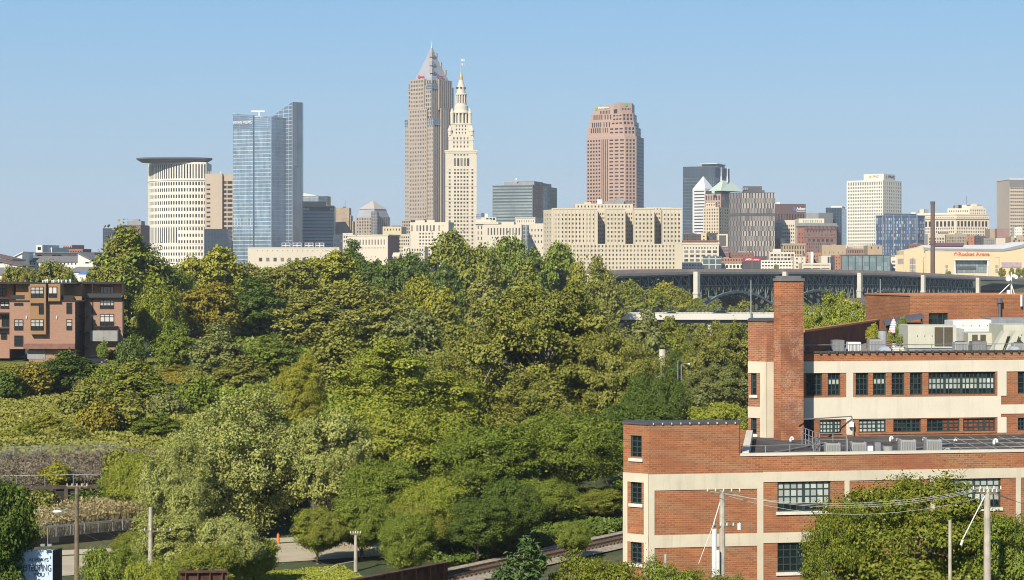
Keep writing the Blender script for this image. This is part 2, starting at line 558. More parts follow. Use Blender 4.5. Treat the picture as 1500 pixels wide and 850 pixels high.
m_asph = M('road_concrete', (.50, .435, .31), .9, .14, .35)
m_walk = M('pavement_concrete', (.55, .485, .36), .9, .12, .5)
ROAD = [(-90, 144, .05), (-55, 156, .05), (-38, 163, .05), (-15, 173, .05), (-9, 176, .05)]
strip('road', ROAD, 11, 0.004, m_asph)
KERB = [(-90, 151.2, .05), (-55, 163.2, .05), (-38, 170.2, .05), (-15, 180.2, .05), (-9, 183, .05)]
mb = MB()
for a, b in zip(KERB, KERB[1:]): mb.obox(a[:2], b[:2], 1.6, -.2, .19)
solo('pavement', mb, m_walk, None, None, kind='structure', loc=(0, 0, 0))
mb = MB()
for a, b in zip(ROAD, ROAD[1:]):
    mb.obox((a[0], a[1] + .06), (b[0], b[1] + .06), .12, .052, .0585)
solo('road_marking', mb, M('road_paint_yellow', (.55, .40, .08), .8, .2, 2), None, None, kind='structure', loc=(0, 0, 0))
m_ball = M('ballast_stone', (.42, .36, .27), .95, .45, 3.0)
TR0, TR1 = Vector((X(650, 155.5), 155.5, 0)), Vector((X(1010, 189), 189, 0))
TRK = [tuple(TR0.lerp(TR1, t) + Vector((0, 0, .12))) for t in (-.35, 0, .25, .5, .75, 1)]
strip('track_bed', TRK, 6.0, .02, m_ball)
# far-side yard behind the building, seen through the gap
strip('path', [(X(800, 640), 640, -1.6), (X(1100, 560), 560, -1.4)], 14, .2, m_walk)

# ------------------------------------------------------------------ plants
rng = np.random.default_rng(7)

def leaf_cloud(pos, nrm, ln, wd, rg, sc=1.0):
    """one diamond-shaped leaf per position"""
    n = len(pos)
    r = rg.normal(size=(n, 3))
    t = r - (r * nrm).sum(1, keepdims=True) * nrm
    t /= np.linalg.norm(t, axis=1, keepdims=True) + 1e-9
    b = np.cross(nrm, t)
    s = rg.uniform(.6, 1.3, (n, 1)) * sc
    L = t * ln * s * .5; Wd = b * wd * s * .5
    droop = nrm * (ln * s * .12)
    v = np.stack([pos - L - droop, pos + Wd, pos + L - droop, pos - Wd], 1)
    return v.reshape(-1, 3)

def leaf_mesh(name, V, lv, cl):
    n = len(V) // 4
    me = bpy.data.meshes.new(name)
    me.vertices.add(n * 4); me.vertices.foreach_set('co', V.astype(np.float32).ravel())
    me.loops.add(n * 4); me.loops.foreach_set('vertex_index', np.arange(n * 4, dtype=np.int32))
    me.polygons.add(n)
    me.polygons.foreach_set('loop_start', np.arange(0, n * 4, 4, dtype=np.int32))
    me.polygons.foreach_set('loop_total', np.full(n, 4, np.int32))
    for nm, a in (('lv', lv), ('cl', cl)):
        at = me.attributes.new(nm, 'FLOAT', 'FACE'); at.data.foreach_set('value', a.astype(np.float32))
    me.update(); me.validate()
    return me

def unit(a): return a / (np.linalg.norm(a, axis=-1, keepdims=True) + 1e-9)

class Proto:
    """a crown of leaf clumps on limbs and a trunk with limbs, made once and shared by copies"""
    def __init__(s, name, seed, W, H, clumps, leaves, ln, wd, base=.18, crad=(.10, .19), lobes=9, top=1.0, tight=.45,
                 trunk_r=.022, limbs=16, shape='round', flat=.7, stems=1, droop=0.0, pale=False):
        rg = np.random.default_rng(seed)
        s.W, s.H = W, H
        rx = W / 2; zb = H * base; rz = (H - zb) / 2; zc = zb + rz
        ld = unit(rg.normal(size=(lobes, 3)) * (1, 1, .9))
        la = rg.uniform(.08, .34, lobes)
        cen = []; rad = []; cr = []
        tries = 0
        while len(cen) < clumps and tries < 40 * clumps:
            tries += 1
            d = unit(rg.normal(size=3))
            e = .70 + float(np.max(la * np.clip((ld @ d - .45) / .55, 0, 1) ** .8))
            r = e * rg.uniform(tight ** 3, 1) ** (1 / 3)
            zz = d[2] * r
            if shape == 'cone': k = (1 - (zz + 1) / 2) ** .8 * 1.25 + .08
            elif shape == 'poplar': k = .55 + .45 * math.cos(zz * 1.3)
            elif shape == 'umbrella': k = .62 + .38 * min(1, max(0, (zz + .7)))
            elif shape == 'round': k = .62 + .38 * min(1, max(0, (zz + 1) / .8))
            else: k = 1.0
            if shape != 'cone': k *= 1 + .20 * math.sin(2 * math.atan2(d[1], d[0]) + seed) * (1 - abs(zz)) + .10 * math.sin(5 * math.atan2(d[1], d[0]) + 3 * zz + seed)
            c = np.array([d[0] * r * rx * k, d[1] * r * rx * k, zc + zz * rz * (1 + .12 * math.sin(3 * d[0] + 2 * d[1] + seed))])
            q = rg.uniform(*crad) * W * (.75 + .4 * r) * (.75 if shape == 'cone' else 1)
            if cen:
                dd = np.linalg.norm(np.array(cen) - c, axis=1)
                if dd.min() < q * .92: continue
            cen.append(c); cr.append(q); rad.append(r)
        cen = np.array(cen); cr = np.array(cr)
        # make the crown exactly W wide and H tall so that copies can be sized
        top_z = (cen[:, 2] + cr * flat).max(); cen[:, 2] += (H - top_z)
        wide = np.percentile(np.hypot(cen[:, 0], cen[:, 1]) + cr * .8, 97); cen[:, :2] *= rx / wide
        wgt = cr ** 2 / (cr ** 2).sum()
        cnt = rg.multinomial(leaves, wgt)
        ci = np.repeat(np.arange(len(cen)), cnt)
        n = len(ci)
        d = unit(rg.normal(size=(n, 3)))
        rr = rg.uniform(.05, 1, (n, 1)) ** .36
        # ragged edges: every clump has its own lumps
        ph = rg.uniform(0, 6.28, (len(cen), 3))[ci]
        lump = 1 + .22 * np.sin(d[:, :1] * 4 + ph[:, :1]) + .22 * np.sin(d[:, 1:2] * 4 + ph[:, 1:2]) + .18 * np.sin(d[:, 2:] * 5 + ph[:, 2:])
        off = d * rr * cr[ci][:, None] * lump
        off[:, 2] *= flat
        pos = cen[ci] + off
        stray = rg.random(n) < .09
        pos[stray] += off[stray] * rg.uniform(.2, .9, (stray.sum(), 1))
        pos[:, 2] -= droop * rg.random(n) ** 2 * H
        axis_out = unit(pos - np.array([0, 0, zc - rz * .4]))
        nrm = unit(d * .55 + axis_out * .35 + np.array([0, 0, .45]) + rg.normal(size=(n, 3)) * .55)
        V = leaf_cloud(pos, nrm, ln, wd, rg, rg.uniform(.72, 1.45, len(cen))[ci][:, None])
        clv = rg.random(len(cen))
        s.crown = leaf_mesh(name + '_crown', V, rg.random(n), clv[ci])
        mb = MB()
        tr = trunk_r * H
        for k in range(stems):
            a = 6.28 * k / stems + rg.uniform(0, 1)
            lean = 0 if stems == 1 else .10
            p = [(0.25 * k, 0, -.6)]
            r_ = [tr * 1.5]
            for t in (.04, .25, .5, .75):
                z = t * (zc + rz * .3)
                p.append((p[0][0] + math.cos(a) * lean * z + rg.normal() * .02 * z, math.sin(a) * lean * z + rg.normal() * .02 * z, z)); r_.append(tr * (1.1 - t))
            mb.path(p, r_, 8)
            far = np.argsort(-cr)[:limbs] if k == 0 else np.argsort(cr)[:limbs // 2]
            for ii in far:
                e = cen[ii]
                zs = min(max(zb * .6, e[2] - math.hypot(e[0], e[1]) * .9), p[-1][2])
                # start on the stem at that height
                for j in range(len(p) - 1):
                    if p[j][2] <= zs <= p[j + 1][2]: break
                f = (zs - p[j][2]) / max(1e-6, p[j + 1][2] - p[j][2])
                st = Vector(p[j]).lerp(Vector(p[j + 1]), f); rs = (r_[j] + (r_[j + 1] - r_[j]) * f) * .55
                en = Vector(e)
                md = st.lerp(en, .5) + Vector((0, 0, (en - st).length * .10)) + Vector(rg.normal(size=3)) * .03 * H
                mb.path([st, md, en], [rs, rs * .6, rs * .15], 5)
                for _ in range(2):
                    tip = en + Vector(rg.normal(size=3)) * cr[ii] * (1.0 if pale else .75)
                    mb.tube(md.lerp(en, rg.uniform(.3, .9)), tip, rs * .28, rs * .08, 4)
        s.trunk = mesh_of(name + '_trunk', mb, M('bark_pale', (.46, .42, .35), .95, .35, 2.5) if pale else M('bark_grey', (.16, .13, .10), .95, .4, 2.5), smooth=True)
        s.crown.materials.append(MATS['leaf_mid'])

LM = {}
def lm(k, *c, **kw): LM[k] = leafmat('leaf_' + k, *c, **kw)
lm('mid', (0.010, 0.024, 0.004), (0.064, 0.113, 0.011), (0.171, 0.235, 0.027), (0.264, 0.275, 0.043))
lm('bright', (0.014, 0.033, 0.004), (0.081, 0.139, 0.009), (0.232, 0.303, 0.027), (0.321, 0.342, 0.048))
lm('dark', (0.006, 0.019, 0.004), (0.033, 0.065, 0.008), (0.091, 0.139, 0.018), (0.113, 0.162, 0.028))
lm('olive', (0.013, 0.023, 0.004), (0.072, 0.100, 0.010), (0.181, 0.218, 0.027), (0.283, 0.275, 0.057))
lm('yellow', (0.026, 0.043, 0.004), (0.116, 0.161, 0.011), (0.268, 0.308, 0.027), (0.359, 0.342, 0.043))
lm('deep', (0.010, 0.027, 0.004), (0.056, 0.100, 0.008), (0.154, 0.215, 0.021), (0.208, 0.257, 0.038))
lm('glint', (0.013, 0.024, 0.004), (0.069, 0.097, 0.010), (0.193, 0.217, 0.025), (0.397, 0.418, 0.123), ypos=.82)
lm('grey', (0.016, 0.030, 0.007), (0.068, 0.102, 0.015), (0.174, 0.219, 0.038), (0.256, 0.266, 0.085))
lm('pine', (0.014, 0.035, 0.012), (0.042, 0.080, 0.024), (0.109, 0.171, 0.052), tr=.1)
lm('locust', (0.009, 0.020, 0.003), (0.036, 0.075, 0.007), (0.095, 0.152, 0.014), (0.213, 0.225, 0.028))
lm('rust', (0.024, 0.035, 0.005), (0.098, 0.120, 0.012), (0.227, 0.230, 0.027), (0.321, 0.257, 0.038))
lm('tan', (.10, .085, .035), (.24, .195, .085), (.36, .295, .14), (.44, .36, .19), tr=.2)

lm('brown', (.060, .046, .028), (.120, .092, .058), (.18, .14, .092), (.25, .21, .15), tr=.1)


PR = {}
PR['maple'] = Proto('maple', 11, 14, 13, 120, 115000, .215, .16, base=.14, crad=(.06, .15), flat=.74, lobes=14)
PR['poplar'] = Proto('poplar', 12, 11, 16, 115, 95000, .21, .165, base=.08, crad=(.055, .14), shape='poplar', flat=.8, lobes=18)
PR['cottonwood'] = Proto('cottonwood', 13, 17, 15, 190, 115000, .205, .165, base=.02, crad=(.04, .105), flat=.8, stems=3, lobes=18, limbs=40, tight=.3)
PR['sycamore'] = Proto('sycamore', 14, 20, 20, 230, 125000, .30, .24, base=.10, crad=(.036, .092), flat=.75, lobes=22, limbs=60, tight=.4, pale=True)
PR['oldwood'] = Proto('oldwood', 19, 14, 14, 120, 70000, .205, .165, base=.26, crad=(.04, .11), flat=.8, stems=4, lobes=16, limbs=40, tight=.3, trunk_r=.03)
PR['locust'] = Proto('locust', 15, 15, 13, 200, 100000, .21, .115, base=.14, crad=(.04, .105), flat=.5, shape='umbrella', lobes=16, limbs=24)
PR['far_round'] = Proto('far_round', 21, 18, 20, 130, 30000, .58, .45, base=.08, crad=(.05, .13), flat=.75, lobes=16, limbs=12)
PR['far_oval'] = Proto('far_oval', 22, 14, 20, 140, 27000, .60, .46, base=.03, crad=(.07, .14), shape='poplar', flat=.85, lobes=16, limbs=12)
PR['far_broad'] = Proto('far_broad', 23, 24, 18, 160, 36000, .64, .5, base=.10, crad=(.04, .10), flat=.7, lobes=20, limbs=12)
PR['bush'] = Proto('bush', 31, 7, 5, 80, 9500, .36, .27, base=.0, crad=(.08, .17), flat=.8, limbs=10, trunk_r=.018, stems=2, lobes=14)
PR['shrub'] = Proto('shrub', 32, 6, 7, 70, 9000, .38, .28, base=.0, crad=(.08, .15), flat=1.0, shape='poplar', limbs=10, trunk_r=.014, stems=2, lobes=14)
PR['willow'] = Proto('willow', 33, 14, 13, 110, 34000, .66, .16, base=.08, crad=(.06, .12), flat=1.3, limbs=14, droop=.05)
PR['pine'] = Proto('pine', 34, 6, 8.5, 150, 36000, .26, .07, base=.02, crad=(.06, .10), shape='cone', flat=.9, limbs=20, tight=.2)

def plant(kind, px, D, ytop, wpx, leaf, label, name='tree', cat='tree', group=None, zb=None, rz=None):
    p = PR[kind]
    x = X(px, D); gz = hz(x, D) if zb is None else zb
    H = max(.8, Z(ytop, D) - gz); Wd = wpx * D / F
    if kind[:4] == 'far_' and D < 760: Wd *= 1.16
    o = bpy.data.objects.new(name, None); COL.objects.link(o); o.empty_display_size = .5
    o.location = (x, D, gz); o.scale = (Wd / p.W, Wd / p.W, H / p.H)
    o.rotation_euler = (0, 0, rng.uniform(0, 6.28) if rz is None else rz)
    tag(o, label, cat, group); LABELS.append((label, group))
    for nm, me, m in (('trunk', p.trunk, None), ('crown', p.crown, LM[leaf])):
        c = bpy.data.objects.new(nm, me); COL.objects.link(c); c.parent = o
        if m:
            c.material_slots[0].link = 'OBJECT'; c.material_slots[0].material = m
    return o

def scatter(name, poly, n, ln, wd, leaf, hmin, hmax, seed, label, patch=.0, up=.9, cat=None, blade=False, clump=7.0, gap=0.0):
    """ground cover: leaves spread over the ground inside a world-space polygon"""
    rg = np.random.default_rng(seed)
    P = np.array(poly); lo, hi = P.min(0), P.max(0)
    pts = []
    while sum(len(a) for a in pts) < n:
        c = rg.uniform(lo, hi, (n, 2))
        ins = np.zeros(n, bool)
        for i in range(len(P)):
            a, b = P[i], P[(i + 1) % len(P)]
            if a[1] == b[1]: continue
            ins ^= ((a[1] > c[:, 1]) != (b[1] > c[:, 1])) & (c[:, 0] < (b[0] - a[0]) * (c[:, 1] - a[1]) / (b[1] - a[1]) + a[0])
        pts.append(c[ins])
    c = np.concatenate(pts)[:n]
    f = .5 + .25 * np.sin(c[:, 0] / clump * 2.1 + np.sin(c[:, 1] / clump * 1.3) * 1.7) + .25 * np.sin(c[:, 1] / clump * 2.7 + np.sin(c[:, 0] / clump) * 2)
    f = np.clip(f + .18 * np.sin(c[:, 0] * 1.9 + c[:, 1] * 1.3) + .1 * rg.normal(size=n), 0, 1)
    if gap:
        k = f > gap; c = c[k]; f = f[k]
    m = len(c)
    h = hmin + (hmax - hmin) * f
    z0 = hill(c[:, 0], c[:, 1])
    if blade:
        a = rg.uniform(0, 6.28, m); lean = rg.normal(size=(m, 2)) * .16
        h = h * rg.uniform(.7, 1.1, m)
        base = np.stack([c[:, 0], c[:, 1], z0], 1); top = base + np.stack([lean[:, 0] * h, lean[:, 1] * h, h], 1)
        side = np.stack([np.cos(a), np.sin(a), np.zeros(m)], 1) * wd * .5
        V = np.stack([base - side, base + side, top + side * .25, top - side * .25], 1).reshape(-1, 3)
        # feathery heads
        k = rg.random(m) < .55
        nh = unit(rg.normal(size=(k.sum(), 3)))
        V = np.concatenate([V, leaf_cloud(top[k], nh, ln, wd * 3, rg)]); f = np.concatenate([f, np.clip(f[k] + .35, 0, 1)])
    else:
        pos = np.stack([c[:, 0], c[:, 1], z0 + h * rg.uniform(.0, 1, m) ** .35], 1)
        nr = unit(rg.normal(size=(m, 3)) * .7 + np.array([-.1, -.35, up]))
        V = leaf_cloud(pos, nr, ln, wd, rg)
    me = leaf_mesh(name, V, rg.random(len(V) // 4), f)
    me.materials.append(LM[leaf])
    o = bpy.data.objects.new(name, me); COL.objects.link(o)
    return tag(o, label, cat, kind='stuff')
# ------------------------------------------------------------------ the brick factory building at the right
m_brick = brick('brick_orange', (.41, .163, .066), (.265, .096, .044), (.41, .255, .155), bw=.42, bh=.15, mort=.02, pamt=.62, patch=(.27, .10, .055), stain=.55)
m_brick_old = brick('brick_weathered', (.40, .155, .07), (.25, .085, .045), (.46, .31, .21), bw=.42, bh=.15, mort=.02, pamt=.7, patch=(.24, .10, .065), stain=.5, pscale=.25)
m_cream = M('cream_masonry_paint', (.645, .58, .44), .85, .10, .35, streak=.35)
m_cream2 = M('cream_masonry_paint_fresh', (.70, .64, .51), .85, .07, .3, streak=.22)
m_coping = M('coping_dark_metal', (.09, .085, .08), .6, .2, 1.0)
m_stone = M('sill_stone', (.72, .68, .58), .85, .1, 1.5)
m_frame = M('steel_frame_green', (.035, .06, .06), .5, .15, 2.0)
m_roof = M('roof_felt', (.10, .095, .09), .9, .55, .3)
m_roof_white = M('roof_gravel_pale', (.30, .28, .25), .95, .3, .6)
m_pdark = glass('pane_dark', (.012, .018, .020), (.03, .04, .04), .2)
m_pblind = glass('pane_blind', (.50, .55, .48), (.62, .66, .58), .3, rough=.25)
m_pcurt = M('pane_red_curtain', (.28, .075, .03), .5, .5, 3.0, spec=.5)
m_galv = M('galvanised_steel', (.42, .43, .43), .45, .2, 1.2, metal=.6)
m_hvac = M('hvac_beige', (.55, .54, .43), .6, .08, .8, streak=.12)
m_hvac_w = M('duct_white', (.74, .73, .68), .6, .08, .6, streak=.08)
m_grille = M('grille_dark', (.10, .085, .06), .7, .25, 6.0)
m_grey = M('condenser_grey', (.36, .37, .36), .6, .15, 2.0)
m_white = M('white_enamel', (.8, .8, .78), .5, .05, 1.0)
m_black = M('black_paint', (.02, .02, .022), .6, .3, 2.0)

ANG = -9.0
bt = Thing('brick_building', 'red brick factory with cream painted bands, tall square chimney and flat roofs in two steps', 'building', (X(950, 132), 132, 0))
def line_from(px, D, ang):
    o = Vector(P2(px, D)); d = Vector((math.cos(R(ang)), -math.sin(R(ang))))
    return o, d
def on_line(o, d, px):
    k = px - CX
    t = (k * o.y - F * o.x) / (F * d.x - k * d.y)
    return o + d * t
LO, LD = line_from(950, 132, ANG)
def lf(px): return tuple(on_line(LO, LD, px))
DV = Vector((.14, .99)).normalized()            # into the depth
def back(p, m): return tuple(Vector(p) + DV * m)

def near_window(p, u, z0, z1, wdt, nx, ny, light_rows, name='window', curtain_cols=None, sill=True, split=0):
    """steel window: panes, frame with bars, stone sill; p = centre (xy) of the wall face"""
    u = Vector(u).normalized(); n = Vector((u.y, -u.x)); p = Vector(p) - n * .20
    ang = 0
    def pt(s, z, o=0.0):
        q = p + u * s + n * o
        return (q.x, q.y, z)
    mb = MB(); a = wdt / 2
    for i in range(nx):
        for j in range(ny):
            s0, s1 = -a + wdt * i / nx, -a + wdt * (i + 1) / nx
            y0, y1 = z0 + (z1 - z0) * j / ny, z0 + (z1 - z0) * (j + 1) / ny
            mi = 1 if (ny - 1 - j) in light_rows and not (split and i % split == split - 1 and (i // split) % 2) else 0
            if curtain_cols and i in curtain_cols: mi = 2
            mb.quad(pt(s0, y0), pt(s1, y0), pt(s1, y1), pt(s0, y1), mi)
    w_ = bt.part(name, mb, [m_pdark, m_pblind, m_pcurt])
    fb = MB()
    def bar(s0, s1, y0, y1, o=.05):
        q0, q1 = pt(s0, 0, o), pt(s1, 0, o)
        fb.obox(q0, q1, o - .005, y0, y1)
    t = .07
    for i in range(nx + 1):
        s = -a + wdt * i / nx
        tt = .10 if (i % 4 == 0 and nx > 5) or i in (0, nx) else t * .55
        bar(max(-a, s - tt), min(a, s + tt), z0, z1, .06)
    for j in range(ny + 1):
        y = z0 + (z1 - z0) * j / ny
        tt = .09 if j in (0, ny) else t * .5
        bar(-a, a, max(z0, y - tt), min(z1, y + tt), .052)
    bt.part('frame', fb, m_frame, w_)
    if sill:
        sb = MB(); q0, q1 = pt(-a - .12, 0), pt(a + .12, 0)
        sb.obox(q0, q1, .0, z0 - .22, z0 - .003, out=.32)
        bt.part('sill', sb, m_stone, w_)
    return w_

# --- lower block -------------------------------------------------------------
LA = lf(950); LE = lf(1640); LB = (X(913, 133.15), 133.15)
z_par, z_roof = 12.25, 11.75
def u_of(px): return (Vector(lf(px)) - Vector(LA)).length
wz = 6.17
win_rows = [
    (8.33, 10.40, [(u_of(1139), u_of(1216.5)), (u_of(1389), u_of(1466))]),
    (4.10, 6.15, [(u_of(1139), u_of(1216.5)), (u_of(1389), u_of(1466))]),
    (.6, 2.2, [(u_of(1139), u_of(1216.5))]),
]
mb = MB()
facade(mb, LA, LE, -1, z_par, win_rows, .3)
LBK = back(LB, 21); LEK = back(LE, 24)
chw = math.dist(LB, LA)
cu0, cu1 = chw * (924 - 913) / 37, chw * (940 - 913) / 37
ch_rows = [(12.15, 13.72, [(cu0, cu1)]), (9.0, 10.5, [(cu0, cu1)]), (4.85, 6.32, [(cu0, cu1)]), (.8, 2.2, [(cu0, cu1)])]
facade(mb, LB, LA, -1, z_par, ch_rows[1:], .3)
mb.quad((*LEK, -1), (*LBK, -1), (*LBK, z_par), (*LEK, z_par))
mb.quad((*LBK, -1), (*LB, -1), (*LB, z_par), (*LBK, z_par))
mb.quad((*LE, -1), (*LEK, -1), (*LEK, z_par), (*LE, z_par))
bt.part('wall', mb, m_brick)
# raised corner block
LC = lf(1083)
mb = MB()
facade(mb, LB, LA, z_par + .002, 14.5, ch_rows[:1], .3)
cb = back(LC, 1.9); lbb = back(LB, 1.5)
mb.quad((*LA, z_par), (*LC, z_par), (*LC, 14.5), (*LA, 14.5))
mb.quad((*LC, z_par), (*cb, z_par), (*cb, 14.5), (*LC, 14.5))
mb.quad((*cb, z_par), (*lbb, z_par), (*lbb, 14.5), (*cb, 14.5))
mb.quad((*lbb, z_par), (*LB, z_par), (*LB, 14.5), (*lbb, 14.5))
blk = bt.part('stair_block', mb, m_brick)
mb = MB()
ring = [LB, LA, LC, cb, lbb]
mb.prism(inset(ring, -.10), 14.5, 14.62, bottom=True)
bt.part('coping', mb, m_coping, blk)
mb = MB()
for k in range(10):
    q = lerp2(LA, LC, (k + .5) / 10)
    mb.obox(lerp2(LA, LC, (k + .46) / 10), lerp2(LA, LC, (k + .54) / 10), .05, 14.52, 14.64, out=.16)
bt.part('coping_clip', mb, m_stone, blk, stuff=True)
# roof and coping of the lower block
mb = MB()
mb.ngon([(*q, z_roof) for q in (lf(1084), LE, LEK, back(lf(1084), 24))])
bt.part('roof', mb, m_roof)
mb = MB(); mb.obox(lf(1084), LE, .5, z_par - .002, z_par + .17, out=.07)
mb.obox(back(lf(1086), 19), back(lf(1086), .6), .5, z_par - .4, z_par + .25)
bt.part('coping', mb, m_cream2)
# cream bands and pilasters stand a little proud of the brick
def band(px0, px1, z0, z1, out=.06):
    mb = MB(); mb.obox(lf(px0), lf(px1), .03, z0, z1, out=out); bt.part('concrete_band', mb, m_cream)
def pil(px0, px1, z0, z1, out=.065):
    mb = MB(); mb.obox(lf(px0), lf(px1), .03, z0, z1, out=out); bt.part('pilaster', mb, m_cream)
band(950, 1118, 9.97, 11.08); band(1118, 1640, 10.42, 11.12)
for z0, z1 in ((6.0, 6.87), (1.85, 2.75)): band(950, 1109, z0, z1)
for z0, z1 in ((6.17, 6.87), (2.0, 2.75)): band(1109, 1640, z0, z1, .058)
pil(950, 958.5, -1, 9.968)
for a_, b_ in ((1109, 1118), (1237, 1244), (1362, 1369), (1488, 1495)): pil(a_, b_, -1, 9.968 if a_ < 1118 else 10.418)
def chband(s0, s1, z0, z1, nm='concrete_band', out=.05):
    mb = MB(); mb.obox(lerp2(LB, LA, s0), lerp2(LB, LA, s1), .03, z0, z1, out=out); bt.part(nm, mb, m_cream)
chband(0, 1, 10.5, 11.12); chband(0, 1, 5.98 + .36, 6.9, out=.052); chband(0, 1, 2.2, 2.85, out=.052)
chband(0, .18, -1, 10.498, 'pilaster', .054); chband(.83, 1.0, -1, 10.498, 'pilaster', .054)
# windows
U_ = tuple(LD); CU = tuple((Vector(LA) - Vector(LB)).normalized())
for j, (z0, z1, cols) in enumerate(win_rows):
    for k, (a_, b_) in enumerate(cols):
        p = Vector(LA) + LD * (a_ + b_) / 2
        near_window(p, U_, z0, z1, b_ - a_, 8, 4, (0, 1, 2) if j == 0 else (), split=0)
for z0, z1, cols in ch_rows:
    a_, b_ = cols[0]
    p = Vector(LB) + Vector(CU) * (a_ + b_) / 2
    near_window(p, CU, z0, z1, b_ - a_, 2, 4, ())

# --- upper block -------------------------------------------------------------
UO, UD = line_from(1180, 154.2, ANG)
def uf(px): return tuple(on_line(UO, UD, px))
zu_par, zu_roof, zu_base = 18.56, 18.05, 11.0
UA = uf(1123); UE = uf(1660)
UB = (X(1096, 154.6), 154.6)
def uu(px): return (Vector(uf(px)) - Vector(uf(1176))).length
UW = uf(1176)
top_w = [(1181, 1204.5), (1212.8, 1231), (1253.5, 1272), (1279, 1297.6), (1306, 1324.6), (1333, 1351.2), (1360, 1458), (1491, 1520), (1528, 1560)]
low_w = [(1200.7, 1232.5), (1258, 1297.6), (1308.7, 1349.2), (1358, 1405.6), (1411, 1458), (1491, 1520), (1528, 1560)]
mb = MB()
facade(mb, UW, UE, zu_base, zu_par, [(15.08, 16.88, [(uu(a), uu(b)) for a, b in top_w]), (12.05, 13.1, [(uu(a), uu(b)) for a, b in low_w])], .3)
UEK = back(UE, 44); UWK = back(UW, 44)
mb.quad((*UE, zu_base), (*UEK, zu_base), (*UEK, zu_par), (*UE, zu_par))
mb.quad((*UEK, zu_base), (*UWK, zu_base), (*UWK, zu_par), (*UEK, zu_par))
mb.quad((*UWK, zu_base), (*UW, zu_base), (*UW, zu_par), (*UWK, zu_par))
bt.part('upper_wall', mb, m_brick)
mb = MB(); mb.ngon([(*q, zu_roof) for q in (UW, UE, UEK, UWK)])
bt.part('upper_roof', mb, m_roof_white)
def uband(px0, px1, z0, z1, nm='concrete_band', out=.06, m=None):
    mb = MB(); mb.obox(uf(px0), uf(px1), .03, z0, z1, out=out); bt.part(nm, mb, m or m_cream2)
uband(1176.5, 1640, 16.92, 17.86)
uband(1176.5, 1466, 13.18, 14.93); uband(1466, 1640, 13.45, 14.2)
for a_, b_ in ((1239.5, 1249.5), (1461, 1474)): uband(a_, b_, 14.93, 16.918, 'pilaster', .064)
for a_, b_ in ((1239.5, 1249.5), (1461, 1474)): uband(a_, b_, 11.9, 13.178, 'pilaster', .064)
mb = MB(); mb.obox(uf(1176), UE, .4, zu_par - .003, zu_par + .10, out=.10)
bt.part('coping', mb, m_coping)
mb = MB()
for k in range(40):
    mb.obox(lerp2(uf(1200), UE, k / 40), lerp2(uf(1200), UE, (k + .22) / 40), .06, zu_par - .10, zu_par + .14, out=.2)
bt.part('coping_clip', mb, m_coping, stuff=True)
for k, (a_, b_) in enumerate(top_w):
    p = (Vector(uf(a_)) + Vector(uf(b_))) / 2; wd_ = uu(b_) - uu(a_)
    big = b_ - a_ > 60
    near_window(p, tuple(UD), 15.08, 16.88, wd_, 16 if big else 3, 4, (1, 2) if big else (1,) if k in (1, 3) else (), sill=False, split=0)
for k, (a_, b_) in enumerate(low_w):
    p = (Vector(uf(a_)) + Vector(uf(b_))) / 2; wd_ = uu(b_) - uu(a_)
    near_window(p, tuple(UD), 12.05, 13.1, wd_, 6, 3, (0, 1, 2) if k in (0, 1) else (), sill=False,
                curtain_cols=(3, 4, 5) if k == 3 else range(6) if k == 4 else None)
mb = MB()
for a_, b_ in ((1253, 1459),): mb.obox(uf(a_), uf(b_), .03, 14.94, 15.075, out=.08)
mb.obox(uf(1200), uf(1233), .03, 11.96, 12.045, out=.10); mb.obox(uf(1257), uf(1459), .03, 11.9, 12.045, out=.08)
bt.part('window_ledge', mb, m_brick)
# left stair block of the upper building, with its angled side
mb = MB()
SB = [UB, UA, uf(1136), back(uf(1136), 7), back(UB, 6)]
zs = 21.1
slit = [(16.9 - 1.75, 16.9, [(.25, .75)]), (12.0, 13.3, [(.25, .75)])]
Lc = math.dist(UB, UA)
facade(mb, UB, UA, 8, zs, slit, .3)
for i in range(1, 5):
    a_, b_ = SB[i], SB[(i + 1) % 5]
    mb.quad((*a_, 8), (*b_, 8), (*b_, zs), (*a_, zs))
mb.ngon([(*q, zs) for q in SB])
blk2 = bt.part('stair_block', mb, m_brick_old)
mb = MB(); mb.prism(inset(SB, -.12), zs, zs + .13, bottom=True); bt.part('coping', mb, m_coping, blk2)
cu = tuple((Vector(UA) - Vector(UB)).normalized())
for z0, z1, c in slit:
    near_window(Vector(UB) + Vector(cu) * .5, cu, z0, z1, .5, 1, 3, ())
for s0, s1, z0, z1 in ((0, 1, 16.92, 17.86), (0, .66, 13.3, 14.2), (.66, 1, 11.0, 16.918)):
    mb = MB(); mb.obox(lerp2(UB, UA, s0), lerp2(UB, UA, s1), .03, z0, z1, out=.05); bt.part('concrete_band', mb, m_cream)
uband(1123, 1133, 11.0, 17.86, 'pilaster', .055, m_cream)
# chimney
CA, CB_ = uf(1144), uf(1176.5)
ca, cb2 = tuple(Vector(CA) - DV * 2.6), tuple(Vector(CB_) - DV * 2.6)
cl = tuple(Vector(uf(1133.5)) - DV * 2.0)
ck, cm = back(CB_, 1.2), back(uf(1133.5), 1.2)
CH = [cl, ca, cb2, ck, cm]
m_chim = NT('brick_chimney_cracked')
MATS['brick_chimney_cracked'] = m_chim.m
